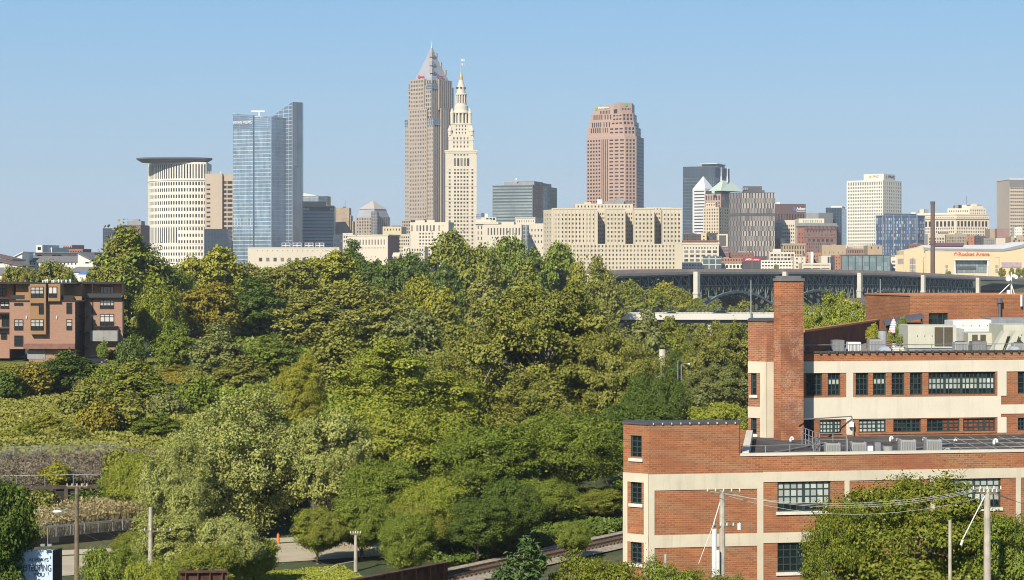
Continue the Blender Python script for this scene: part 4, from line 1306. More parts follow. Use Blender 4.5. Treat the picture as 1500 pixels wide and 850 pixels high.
# main brick block, top storey set back
mb = MB(); x0, x1 = X(14, DC), X(110, DC)
mb.prism([(x0, DC), (x1, DC), (x1, DC + 17), (x0, DC + 17)], CZ(511.5), CZ(441)); ct.part('wall', mb, m_cbrick)
mb = MB(); mb.prism([(X(40, DC), DC + 1.2), (x1, DC + 1.2), (x1, DC + 17), (X(40, DC), DC + 17)], CZ(540), CZ(511.6)); ct.part('basement_wall', mb, m_cbrick)
mb = MB(); mb.prism([(X(37, DC), DC + 2.5), (X(88, DC), DC + 2.5), (X(88, DC), DC + 16), (X(37, DC), DC + 16)], CZ(441) - .01, CZ(416)); ct.part('upper_wall', mb, m_tan)
mb = MB(); mb.prism([(X(15, DC), DC + 4), (X(37.2, DC), DC + 4), (X(37.2, DC), DC + 15), (X(15, DC), DC + 15)], CZ(441) - .01, CZ(417)); ct.part('upper_wall', mb, m_tan)
mb = MB(); mb.prism([(X(88, DC), DC + 5), (X(111, DC), DC + 5), (X(111, DC), DC + 15), (X(88, DC), DC + 15)], CZ(441) - .01, CZ(417)); ct.part('upper_wall', mb, m_tan)
cbox('roof', 10, 112, 414.2, 416.2, DC + 2.0, 17, m_bronze)
# tan projecting bay
cbox('bay', 43.7, 67, 415.5, 490, DC - 1.1, 3.7, m_tan)
cbox('bay_cap', 43.2, 67.6, 414.6, 415.5, DC - 1.2, 3.8, m_bronze)
cbox('bay', 70.5, 88.2, 416, 441.2, DC - .5, 3, m_tan)
D1 = DC - 1.1
cwin(45.4, 63.6, 420.5, 435.8, D1, 3); cwin(45.4, 63.6, 468.3, 483.5, D1, 3)
cwin(57.3, 63.6, 444.5, 460, D1, 1, False); cwin(45.4, 57, 444.5, 447, D1, 1, False)
cwin(71.2, 83.3, 420.5, 435.5, DC - .5, 2, True, .0)
cwin(21.3, 33.7, 468.3, 483.5, DC, 2); cwin(21.3, 33.7, 492, 507, DC, 1, False); cwin(21.3, 33.7, 444, 447.5, DC, 1, False)
cwin(97.7, 105.2, 444, 459.5, DC, 1, False); cwin(97.7, 105.2, 468, 483.3, DC, 1)
# terraces with dark rails on the top storey
def rail_box(px0, px1, y0, y1, D):
    cbox('balcony_rail', px0, px1, y0, y1, D, .08, m_bronze)
rail_box(15.5, 36, 432.5, 438.7, DC + .4); rail_box(88.6, 108, 433, 439.8, DC + .4)
cbox('cornice', 14, 110.5, 440, 442, DC - .15, .145, m_bronze)
cbox('cornice', 70, 88.3, 441, 442.8, DC - .6, .3, m_bronze)
cbox('chimney', 30.5, 34, 421.5, 423.5, DC + 3.7, .3, m_tan)
# rusty skirt over the basement
cbox('skirt', 34, 109.5, 503.5, 511.2, DC - .25, .245, M('corten_pink', (.26, .135, .10), .8, .2, 1.5, streak=.3))
cbox('basement_window', 40, 66, 513.5, 526, DC + 1.1, .08, m_cwall)
for px, py in ((38.5, 465), (83, 465)): cbox('wall_lamp', px - .7, px + .7, py - 2, py + 2, DC - .2, .195, m_white)
# right rear wing
D2 = DC + 6.5
mb = MB(); mb.prism([(X(124, D2), D2), (X(180, D2), D2), (X(178, D2 + 12), D2 + 12), (X(124, D2), D2 + 12)], Z(535, D2), Z(436, D2)); ct.part('wing_wall', mb, m_cbrick)
mb = MB(); mb.prism([(X(108, D2), D2 + 2.5), (X(179, D2), D2 + 2.5), (X(178, D2 + 12), D2 + 12), (X(108, D2), D2 + 12)], Z(436, D2) - .01, Z(416, D2)); ct.part('wing_upper_wall', mb, m_tan)
mb = MB(); mb.prism([(X(104, D2), D2 - .3), (X(181, D2), D2 - .3), (X(179, D2 + 12), D2 + 12), (X(104, D2), D2 + 12)], Z(416, D2), Z(413.5, D2), bottom=True); ct.part('roof', mb, m_bronze)
cbox('fascia', 179.2, 181, 416, 488, D2 - .2, .6, m_bronze)
cbox('balcony_slab', 124, 178.5, 435, 436.6, D2 - 1.0, .995, m_bronze)
cbox('downpipe', 134.8, 136, 416, 500, D2 - .15, .145, m_bronze)
cwin(147.3, 166.7, 420, 434.8, D2 + 2.5, 4, True, .0); cwin(146.8, 166.7, 439.5, 452.2, D2, 4, True); cwin(146.8, 166.7, 460.5, 477.5, D2, 3, True, .2)
cbox('balcony_slab', 140, 171, 478, 479.5, D2 - 1.3, 1.295, m_bronze)
mb = MB()
for k in range(12): xx = X(146.5 + 2 * k, D2 - 1.2); mb.tube((xx, D2 - 1.2, Z(478, D2)), (xx, D2 - 1.2, Z(473, D2)), .03, n=4)
mb.tube((X(146, D2 - 1.2), D2 - 1.2, Z(473, D2)), (X(171, D2 - 1.2), D2 - 1.2, Z(473, D2)), .04, n=4)
ct.part('balcony_rail', mb, m_bronze, stuff=True)
cbox('ground_wall', 132, 172, 484.5, 500, D2 - 1.6, 1.59, m_cwall)
cbox('balcony_rail', 124, 178, 430, 435, D2 - .9, .05, glass('rail_glass', (.05, .06, .06), (.1, .1, .1), .2))
# shaded slot between the wings: its shade painted as dark sheets, plus stacked balconies
mb = MB(); mb.box(X(110, DC) + .01, DC + .3, CZ(530), X(110, DC) + .12, DC + 6.3, CZ(443)); ct.part('side_shade_sheet', mb, m_bronze)
mb = MB(); mb.box(X(110, DC) + .15, D2 - .4, Z(530, D2), X(124, D2), D2 - .1, Z(437, D2)); ct.part('side_shade_sheet', mb, m_bronze)
for y in (440, 463, 487, 510):
    cbox('balcony_slab', 110.2, 123.9, y, y + 1.6, DC + 3, 3.4, m_bronze)
# left wing at the picture edge
D3 = DC + 3
mb = MB(); mb.prism([(X(-40, D3), D3), (X(13.9, D3), D3), (X(13.9, D3), D3 + 12), (X(-40, D3), D3 + 12)], Z(525, D3), Z(438, D3)); ct.part('wing_wall', mb, m_cbrick)
mb = MB(); mb.prism([(X(-40, D3), D3 + 3), (X(13.9, D3), D3 + 3), (X(13.9, D3), D3 + 12), (X(-40, D3), D3 + 12)], Z(438, D3) - .01, Z(416, D3)); ct.part('wing_upper_wall', mb, m_tan)
cbox('roof', -42, 34, 413.4, 416.2, D3 - .6, 13, m_bronze)
cwin(1, 13, 442, 452, D3, 2); cwin(-12, 9, 418, 434, D3 + 3, 4, False); cwin(3, 13.5, 463, 478, D3, 2, False); cwin(2, 10, 489, 497, D3, 1, False)
cbox('balcony_slab', -40, 13.8, 435.6, 437.8, D3 - 1.4, 1.395, m_bronze); cbox('balcony_slab', -40, 13.8, 480, 482, D3 - 1.4, 1.395, m_bronze)
cbox('balcony_slab', -40, 13.8, 458, 460, D3 - 1.4, 1.395, m_bronze)
# rooftop furniture
for k, px in enumerate((63, 66.5, 69.5, 76.5, 79, 86, 90.5, 97, 103)):
    D = DC + 9; x = X(px, D); zr = CZ(414.2, DC + 2)
    t = Thing('roof_vent', ['first', 'second', 'third', 'fourth', 'fifth', 'sixth', 'seventh', 'eighth', 'last'][k] + ' white stub vent from the left along the apartment roof', 'vent', (x, D, zr), 'white vents on the apartment roof')
    mb = MB(); mb.tube((x, D, zr), (x, D, zr + .3), .14, n=8); t.part('pipe', mb, m_white)
    mb = MB(); mb.tube((x, D, zr + .3), (x, D, zr + .42 + .12 * (k % 3)), .2, .15, 8); t.part('cap', mb, m_white)
# retaining wall with fence, parked car
DW = 352
mb = MB()
WL = [(X(42, DW - 6), DW - 6), (X(120, DW + 1), DW + 1), (X(212, DW + 8), DW + 8)]
for a, b in zip(WL, WL[1:]): mb.obox(a, b, .5, 4.5, Z(545, 352) if a[1] < DW else Z(541, 356))
solo('retaining_wall', mb, m_cwall, 'grey concrete retaining wall below the apartment block on the hillside', 'wall')
t = Thing('picket_fence', 'brown metal picket fence on top of the hillside retaining wall', 'fence', (*WL[0], 7))
mb = MB(); mb2 = MB()
for a, b in zip(WL, WL[1:]):
    zt = Z(545, 352) if a[1] < DW else Z(541, 356)
    for k in range(70):
        q = lerp2(a, b, k / 70); mb.tube((*q, zt), (*q, zt + 1.25), .018, n=4)
    for h in (.15, 1.2): mb2.obox(a, b, .05, zt + h, zt + h + .05)
m_fence = M('fence_brown', (.17, .13, .08), .7, .2, 1)
t.part('picket', mb, m_fence, stuff=True); t.part('rail', mb2, m_fence)
def car(px, D, zr, label, col, ang=0, group=None, s=1.0):
    x = X(px, D); t = Thing('parked_car', label, 'car', (x, D, zr), group)
    ca_, sa_ = math.cos(R(ang)), math.sin(R(ang))
    def W(p): return (x + (p[0] * ca_ - p[1] * sa_) * s, D + (p[0] * sa_ + p[1] * ca_) * s, zr + p[2] * s)
    def hull(prof, y0, y1, mb, mi=0):
        f = [W((a, y0, b)) for a, b in prof]; g_ = [W((a, y1, b)) for a, b in prof]
        mb.ngon(f, mi); mb.ngon(g_[::-1], mi)
        for i in range(len(prof)):
            j = (i + 1) % len(prof); mb.quad(f[j], f[i], g_[i], g_[j], mi)
    mb = MB(); hull([(-2.2, .3), (2.2, .3), (2.25, .7), (2.1, .88), (1.2, .98), (-1.6, 1.0), (-2.2, .92), (-2.28, .6)], -.88, .88, mb); t.part('body', mb, col)
    mb = MB(); hull([(-1.75, 1.0), (1.15, .98), (.45, 1.42), (-1.1, 1.45)], -.74, .74, mb); t.part('cabin', mb, m_pdark)
    mb = MB(); hull([(-1.05, 1.452), (.42, 1.425), (.3, 1.5), (-.95, 1.52)], -.70, .70, mb); t.part('roof', mb, col)
    for sx in (-1.4, 1.35):
        for sy in (-.9, .9):
            mb = MB(); mb.tube(W((sx, sy - .1, .32)), W((sx, sy + .1, .32)), .33 * s, n=14); wh = t.part('wheel', mb, m_black)
            mb = MB(); mb.tube(W((sx, sy - .115, .32)), W((sx, sy + .115, .32)), .18 * s, n=10); t.part('rim', mb, m_galv, wh)
    for sy in (-.6, .6):
        mb = MB(); mb.tube(W((2.2, sy, .68)), W((2.28, sy, .68)), .12 * s, n=8); t.part('headlight', mb, m_white)
car(139, 363, hz(X(139, 363), 363), 'dark car parked in the shade below the apartment block', M('car_navy', (.03, .035, .05), .3, .1, 1, spec=.5), 8)

# ------------------------------------------------------------------ old trestle wall with chain link, reeds, guard rail
tt = Thing('trestle_wall', 'low blackened timber and stone wall behind the reed bed', 'wall', (X(60, 190), 190, 0))
mb = MB(); q0, q1 = (X(-120, 188), 188), (X(198, 191.5), 191.5)
mb.obox(q0, q1, 1.0, -.6, 3.5); tt.part('wall', mb, M('old_wall', (.055, .045, .035), .95, .4, .7))
mb = MB(); mb.obox(q0, q1, .8, 3.502, 3.8, out=.25); tt.part('capping', mb, M('old_timber', (.10, .075, .055), .9, .4, .9))
for k in range(14):
    q = lerp2(q0, q1, (k + .5) / 14); u_ = (Vector(q1) - Vector(q0)).normalized() * .18
    mb = MB(); mb.obox((q[0] - u_.x, q[1] - u_.y), (q[0] + u_.x, q[1] + u_.y), .3, -.6, 3.5, out=.3); tt.part('post', mb, MATS['old_timber'])
def chain_fence(label, pts, h, step, zfun, barb=True, mesh=True):
    t = Thing('chain_link_fence', label, 'fence', (*pts[0], zfun(*pts[0])))
    m_mesh = MATS.get('chain_link')
    if not m_mesh:
        q = NT('chain_link'); uv = q.new('ShaderNodeTexCoord').outputs['UV']
        b = q.new('ShaderNodeTexBrick', Vector=uv, Color1=(1, 1, 1, 1), Color2=(1, 1, 1, 1), Mortar=(0, 0, 0, 1), Scale=1.0)
        b.offset = .5; b.inputs['Mortar Size'].default_value = .004; b.inputs['Brick Width'].default_value = .09; b.inputs['Row Height'].default_value = .05
        q.b.inputs['Base Color'].default_value = (.42, .40, .38, 1); q.b.inputs['Roughness'].default_value = .5; q.b.inputs['Metallic'].default_value = .5
        q.link(b.outputs['Fac'], q.b.inputs['Alpha']); m_mesh = MATS['chain_link'] = q.m
    mb = MB()
    for a, b in zip(pts, pts[1:]):
        n = max(1, round(math.dist(a, b) / step))
        for k in range(n):
            p, r_ = lerp2(a, b, k / n), lerp2(a, b, (k + 1) / n)
            zp_, zr_ = zfun(*p), zfun(*r_)
            mb.quad((*p, zp_), (*r_, zr_), (*r_, zr_ + h), (*p, zp_ + h))
            pb = MB(); pb.tube((*p, zp_ - .3), (*p, zp_ + h), .045, n=6)
            if barb: pb.tube((*p, zp_ + h), (p[0] + .25, p[1] - .25, zp_ + h + .35), .03, n=5)
            t.part('post', pb, m_galv)
            rb = MB(); rb.tube((*p, zp_ + h), (*r_, zr_ + h), .025, n=5)
            if barb:
                for o_ in (.12, .33): rb.tube((p[0] + .25 * o_ * 3, p[1] - .25 * o_ * 3, zp_ + h + o_), (r_[0] + .25 * o_ * 3, r_[1] - .25 * o_ * 3, zr_ + h + o_), .01, n=4)
            t.part('rail', rb, m_galv)
    if mesh: t.part('mesh', mb, m_mesh)
chain_fence('chain link fence with angled barbed wire arms along the brown bank', [(X(-60, 204), 204), (X(60, 206), 206), (X(185, 209), 209)], 1.9, 3.2, lambda x, y: hz(x, y))
chain_fence('low pipe railing standing on top of the blackened wall', [(X(-60, 188.6), 188.6), (X(190, 191.4), 191.4)], 1.1, 2.6, lambda x, y: 3.8, False, False)
chain_fence('chain link fence between the reed bed and the concrete road', [(X(70, 175), 175), (X(215, 182), 182)], 1.5, 2.8, lambda x, y: .25, False)
mb = MB(); mb.obox((X(40, 173.8), 173.8), (X(205, 181), 181), .35, -.2, .75); solo('barrier', mb, M('barrier_black', (.018, .017, .016), .8, .3, 1), 'low black barrier along the roadside in front of the reeds', 'barrier')
t = Thing('guard_rail', 'pale steel guard rail running along the road by the reeds', 'railing', (X(40, 174.4), 174.4, .7))
a_, b_ = (X(40, 174.5), 174.5), (X(205, 181.7), 181.7)
mb = MB(); mb.obox(a_, b_, .08, 1.55, 1.75); t.part('rail', mb, m_galv)
for k in range(9):
    q = lerp2(a_, b_, k / 8); mb = MB(); mb.tube((*q, .1), (*q, 1.7), .06, n=6); t.part('post', mb, m_galv)

# ------------------------------------------------------------------ billboard
DB = 109.5
bb = Thing('billboard', 'pale blue billboard lettered with protecting slogan half hidden by tree', 'billboard', (X(44, DB), DB, 0))
x0, x1, z0, z1 = X(16, DB), X(77, DB), Z(862, DB), Z(806, DB)
mb = MB(); mb.box(x0, DB, z0, x1, DB + .25, z1); bb.part('panel', mb, M('panel_pale_blue', (.58, .70, .84), .6, .02, .3))
mb = MB(); mb.prism([(x1 + .01, DB + .02), (x1 + .24, DB + .9), (x1 + .24, DB + 1.3), (x1 + .01, DB + .9)], z0, z1 - .05); bb.part('side_panel', mb, m_black)
mb = MB()
for f in (.2, .8): mb.tube((x0 + (x1 - x0) * f, DB + .5, -.3), (x0 + (x1 - x0) * f, DB + .5, z1 - .2), .16, n=10)
bb.part('post', mb, m_bronze)
m_ink = M('ink_slate', (.09, .11, .15), .7, .05, 1)
def btxt(s, px0, px1, y1, y0):
    lettering(bb, s, (X(px0, DB), DB), (X(px1, DB), DB), Z(y1, DB), (y1 - y0) * DB / F, m_ink, out=.03, ext=.01)
btxt('ALWAYS', 42, 71, 822.5, 817.5); btxt('PROTECTING', 25, 75, 837, 827); btxt('YOU', 49, 65, 844.5, 839.5)
for k, px in enumerate((66, 76)):
    mb = MB(); xx = X(px, DB); mb.tube((xx, DB + .1, z1), (xx, DB - .5, z1 + .35), .03, n=5); mb.box(xx - .12, DB - .6, z1 + .3, xx + .12, DB - .4, z1 + .42); bb.part('lamp', mb, m_galv)

# ------------------------------------------------------------------ rusty railway girders, rails
m_rust = M('rust_brown', (.13, .065, .042), .85, .5, 1.2, streak=.5)
m_rust2 = M('rust_red', (.24, .095, .045), .85, .4, 1.5)
def girder(label, px0, px1, D0, D1, y0, y1, hpx, ribs):
    a, b = P2(px0, D0), P2(px1, D1); za, zb2 = Z(y0, D0), Z(y1, D1)
    t = Thing('railway_girder', label, 'girder', (*a, 0))
    h = hpx * (D0 + D1) / 2 / F; A, B = Vector((*a, za)), Vector((*b, zb2))
    u_ = (B - A).normalized(); n_ = Vector((u_.y, -u_.x, 0)).normalized(); up = Vector((0, 0, 1))
    def slab(nm, f0, f1, o0, o1, w0, w1, m):
        mb = MB(); P_ = [A.lerp(B, f) + n_ * o + up * w for w in (w0, w1) for f, o in ((f0, o1), (f1, o1), (f1, o0), (f0, o0))]
        mb.quad(*[tuple(p) for p in (P_[3], P_[2], P_[1], P_[0])]); mb.quad(*[tuple(p) for p in P_[4:]])
        for i in range(4):
            j = (i + 1) % 4; mb.quad(tuple(P_[i]), tuple(P_[j]), tuple(P_[4 + j]), tuple(P_[4 + i]))
        t.part(nm, mb, m)
    slab('web', 0, 1, -.05, .05, -h, -.05, m_rust)
    slab('top_flange', 0, 1, -.28, .28, -.048, .06, m_rust)
    slab('bottom_flange', 0, 1, -.28, .28, -h - .08, -h - .002, m_rust)
    for k in range(ribs):
        f = (k + .5) / ribs; slab('stiffener', f, f + .012, .052, .26, -h, -.05, m_rust2)
    # pier under the far end
    mb = MB(); q = A.lerp(B, .97); mb.box(q.x - .8, q.y - .8, -1, q.x + .8, q.y + .8, q.z - h - .1); t.part('pier', mb, m_cwall)
girder('long rusty plate girder of a railway bridge at the bottom edge', 500, 655, 128, 147, 853, 824, 46, 7)
girder('short rusty plate girder seen at the bottom left of the long one', 262, 333, 126, 127, 838, 837, 30, 4)
dv = (TR1 - TR0).normalized(); nv = Vector((dv.y, -dv.x, 0))
m_rail = M('rail_steel', (.16, .11, .08), .5, .3, 2, metal=.3)
m_tie = M('sleeper_timber', (.12, .085, .06), .95, .3, 2)
G3 = 'rails of the spur'
for j, (o, lab) in enumerate(((-.75, 'rear rail of the track behind the pine'), (.75, 'front rail of the track nearest the pine tree'))):
    mb = MB(); a = TR0.lerp(TR1, -.3) + nv * o; b = TR0.lerp(TR1, .9) + nv * o
    mb.obox((a.x, a.y), (b.x, b.y), .08, .30, .46); solo('track_rail', mb, m_rail, lab, 'rail', G3)
t = Thing('railway_sleepers', 'row of dark timber sleepers under the rails behind the pine', 'sleepers', (TR0.x, TR0.y, .15))
for tr_ in (0,):
    mb = MB(); L_ = (TR1 - TR0).length
    for k in range(int(L_ * 1.2 / .62)):
        c = TR0.lerp(TR1, -.3) + dv * (.62 * k) + nv * tr_
        a = c - nv * 1.25; b = c + nv * 1.25
        mb.obox((a.x, a.y), (b.x, b.y), .24, .12, .298)
    t.part('sleeper', mb, m_tie, stuff=True)
# orange marker post on the verge
x = X(407.5, 176); t = Thing('marker_post', 'short orange marker post on the grass by the road', 'post', (x, 176, .1))
mb = MB(); mb.tube((x, 176, 0), (x, 176, .95), .14, .12, 10); t.part('post', mb, M('post_orange', (.75, .22, .05), .6, .1, 1))
mb = MB(); mb.tube((x, 176, .951), (x, 176, 1.08), .10, .05, 10); t.part('cap', mb, M('post_orange'.replace('orange', 'dark'), (.25, .08, .03), .6, .1, 1))

# ------------------------------------------------------------------ white sheds on the far left plateau
m_shed = M('white_siding', (.74, .72, .66), .8, .05, .3, streak=.12)
m_shingle = M('shingle_grey', (.22, .21, .21), .9, .15, .6)
def gable(name, label, px0, px1, D, ye, yr, a, dep, wall, roof, win=None, side=True, ov=.5, zb=15.0):
    """long pitched-roof house with its eaves side towards the camera"""
    pts = box_pts(px0, px1, D, a, dep); ze, zr = Z(ye, D), Z(yr, D)
    t = Thing(name, label, 'house', (*pts[0], zb))
    mid0, mid1 = lerp2(pts[0], pts[3], .5), lerp2(pts[1], pts[2], .5)
    L = math.dist(pts[0], pts[1])
    mb = MB(); rows = grid_rows(win, L, ze, D) if win else []
    t.wins += facade(mb, pts[0], pts[1], zb, ze, rows, .25)
    mb.quad((*pts[2], zb), (*pts[3], zb), (*pts[3], ze), (*pts[2], ze))
    mb.ngon([(*pts[1], zb), (*pts[2], zb), (*pts[2], ze), (*mid1, zr), (*pts[1], ze)])
    mb.ngon([(*pts[3], zb), (*pts[0], zb), (*pts[0], ze), (*mid0, zr), (*pts[3], ze)])
    t.part('wall', mb, wall)
    u_ = (Vector(pts[1]) - Vector(pts[0])).normalized() * ov; v_ = (Vector(pts[3]) - Vector(pts[0])).normalized() * ov
    dz = (zr - ze) / (math.dist(pts[0], pts[3]) / 2) * ov
    mb = MB()
    for e0, e1, sg in ((pts[0], pts[1], -1), (pts[3], pts[2], 1)):
        a0 = (e0[0] - u_.x + sg * v_.x, e0[1] - u_.y + sg * v_.y); a1 = (e1[0] + u_.x + sg * v_.x, e1[1] + u_.y + sg * v_.y)
        m0 = (mid0[0] - u_.x, mid0[1] - u_.y); m1 = (mid1[0] + u_.x, mid1[1] + u_.y)
        top = [(*a0, ze - dz + .25), (*a1, ze - dz + .25), (*m1, zr + .25), (*m0, zr + .25)]
        bot = [(p[0], p[1], p[2] - .22) for p in top]
        mb.quad(*(top if sg < 0 else top[::-1])); mb.quad(*(bot[::-1] if sg < 0 else bot))
        mb.quad(bot[0], bot[1], top[1], top[0]); mb.quad(bot[1], bot[2], top[2], top[1]); mb.quad(bot[3], bot[0], top[0], top[3])
    t.part('roof', mb, roof)
    t.windows(m_pdark)
    return t, pts
t, p = gable('market_shed', 'long white sided hall with grey shingle roof beyond the apartment block', 34, 116, 700, 383.5, 371, 3, 40, m_shed, m_shingle, G(14, 1, 10, 2, .35, .25))
mb = MB(); mb.prism(sub_pts(p, .02, .98, .32, .68), Z(378, 700), Z(370, 700)); t.part('clerestory', mb, m_shed)
mb = MB(); mb.prism(sub_pts(p, .0, 1.0, .28, .72), Z(370.1, 700), Z(369.3, 700), bottom=True); t.part('clerestory_roof', mb, m_shingle)
for f in (.09, .12, .36, .39, .45, .48, .88, .92):
    q = lerp2(p[0], p[3], .32); e = lerp2(p[1], p[2], .32); c = lerp2(q, e, f)
    mb = MB(); mb.box(c[0] - .5, c[1] - .12, Z(375.4, 712), c[0] + .5, c[1] - .02, Z(373.4, 712)); t.part('window', mb, m_pdark)
def wedge(label, px0, px1, D, yl, yr_, dep, wall, roof, zb=14.0, name='market_shed'):
    """white gabled end wall with a sloping top"""
    t = Thing(name, label, 'house', (X(px0, D), D, zb))
    pts = [(X(px0, D), D), (X(px1, D), D), (X(px1, D), D + dep), (X(px0, D), D + dep)]
    zt = [Z(yl, D), Z(yr_, D), Z(yr_, D), Z(yl, D)]
    mb = MB(); mb.prism(pts, zb, zt); t.part('wall', mb, wall)
    mb = MB(); q = [(pts[0][0] - .4, D - .5), (pts[1][0] + .4, D - .5), (pts[1][0] + .4, D + dep + .4), (pts[0][0] - .4, D + dep + .4)]
    mb.prism(q, [a + .02 for a in zt], [a + .35 for a in zt], bottom=True); t.part('roof', mb, roof)
    mb = MB(); c = (px0 + px1) / 2; mb.box(X(c - 2.5, D), D - .06, Z(386, D), X(c + 2.5, D), D - .01, Z(384, D)); t.part('window', mb, m_pdark)
wedge('white gable wall sloping down to the left beside the long hall', 14, 32.5, 690, 381, 370, 16, m_shed, m_shed)
wedge('white gable wall sloping down to the right at the end of the hall', 114, 141, 688, 370.5, 386, 24, m_shed, m_shingle)
wedge('brown roofed white shed at the left picture edge', -30, 17, 668, 370, 381.5, 18, m_shed, M('shingle_brown', (.20, .14, .12), .9, .15, .6))
wedge('low white shed with brown roof under the left edge gables', -30, 32, 640, 377, 391, 15, m_shed, MATS['shingle_brown'])
gable('market_shed', 'small grey roofed shed with blue awning behind the apartment block', 103, 131, 640, 398, 392, 8, 14, m_shed, m_shingle)
gable('market_shed', 'long low grey roofed shed at the far left behind roof trees', -20, 12, 620, 402, 393, 4, 16, m_shed, m_shingle)
mb = MB(); D = 630; mb.prism([(X(114, D), D), (X(141, D), D), (X(141, D), D + 5), (X(114, D), D + 5)], [Z(402.5, D)] * 2 + [Z(399, D)] * 2, [Z(402, D)] * 2 + [Z(398, D)] * 2, bottom=True)
solo('awning', mb, M('awning_blue', (.12, .24, .50), .7, .1, 1), 'bright blue awning in front of the small grey roofed shed', 'awning')
def far_block(label, px0, px1, y0, D, wall, win=None, a=8, dep=12, zb=14.0, gl=None, name='building', roof=None, xs=None, win2=None, cat='building'):
    pts = box_pts(px0, px1, D, a, dep, xs)
    t = Thing(name, label, cat, (*pts[0], zb))
    sp = {}
    if win: sp[0] = win
    if win2: sp[1 if a >= 0 else 3] = win2
    tier(t, pts, zb, Z(y0, D), [wall, roof or m_roof_white], sp, D)
    if t.wins: t.windows(gl or m_pdark, 60)
    return t, pts
m_rbrick = brick('brick_red_far', (.36, .15, .11), (.30, .12, .09), (.42, .30, .25), bw=.5, bh=.2)
far_block('white stair tower poking above the long white hall', 53, 62, 359, 760, m_shed, G(1, 1, 8, 3, .6, .6), a=20)
far_block('low white tower with pyramid cap beside the stair tower', 63, 76, 363, 765, m_shed, None, a=20)
far_block('pink brick tower block peeping over the hall roof', 92, 105, 359, 1150, M('pink_brick_far', (.55, .25, .22), .9, .12, .2), G(4, 3, 5, 2, .4, .4), a=25)
far_block('pink brick wing left of the pink tower block', 84, 92, 362.5, 1140, MATS['pink_brick_far'], G(2, 3, 5, 2, .4, .4), a=25)
far_block('dark red brick block right of the pink tower block', 98, 121, 364.8, 1100, m_rbrick, G(6, 3, 4.5, 3, .5, .45), a=12)
far_block('dark brick block behind the right end of the hall', 119, 138, 369.8, 1080, m_rbrick, G(5, 2, 4.5, 3, .5, .45), a=12)
# ------------------------------------------------------------------ high steel arch bridge, receding to the right
m_conc = M('concrete_pale', (.66, .62, .52), .9, .12, .12, streak=.25)
m_steel = M('bridge_steel_dark', (.045, .062, .072), .75, .2, .15)
m_steel2 = M('bridge_steel_green', (.20, .26, .25), .75, .2, .15)
m_para = M('parapet_reddish', (.74, .50, .40), .85, .12, .15, streak=.2)
m_deckm = M('deck_beam_grey', (.40, .36, .32), .85, .12, .2)
BP0 = Vector(P2(1015, 900.0)); BU = Vector((53.9, 85.4)).normalized(); BS = 101.0
BN = Vector((BU.y, -BU.x))
BWD = 26.0
def bz(s):
    return float(np.interp(s, [-240, -80, 0, 130, 260, 345, 420, 520], [24.6, 25.6, 26.6, 26.7, 25.6, 24.0, 22.6, 21.4]))
def bp(s, o, z): q = BP0 + BU * s - BN * o; return (q.x, q.y, z)
br = Thing('steel_arch_bridge', 'long dark steel arch bridge with pale concrete piers and reddish parapet', 'bridge', (*BP0, 0))
S0, S1 = -220, 520
SS = [S0 + 20 * k for k in range(int((S1 - S0) / 20) + 1)]
def run(nm, o0, o1, z0, z1, m):
    mb = MB()
    for a, b in zip(SS, SS[1:]):
        za, zb_ = bz(a), bz(b)
        P_ = [bp(a, o0, za + z0), bp(b, o0, zb_ + z0), bp(b, o0, zb_ + z1), bp(a, o0, za + z1)]
        Q_ = [bp(a, o1, za + z0), bp(b, o1, zb_ + z0), bp(b, o1, zb_ + z1), bp(a, o1, za + z1)]
        mb.quad(*P_); mb.quad(*Q_[::-1]); mb.quad(P_[3], P_[2], Q_[2], Q_[3]); mb.quad(Q_[0], Q_[1], P_[1], P_[0])
    return br.part(nm, mb, m)
run('deck', -.6, BWD + .6, -2.2, -1.05, m_deckm)
run('parapet', -.55, -.2, -1.04, .25, m_para); run('parapet', BWD + .2, BWD + .55, -1.04, .25, m_para)
run('hand_rail', -.45, -.3, .26, .38, m_deckm)
run('lower_deck', 1.5, BWD - 1.5, -8.6, -8.0, m_steel)
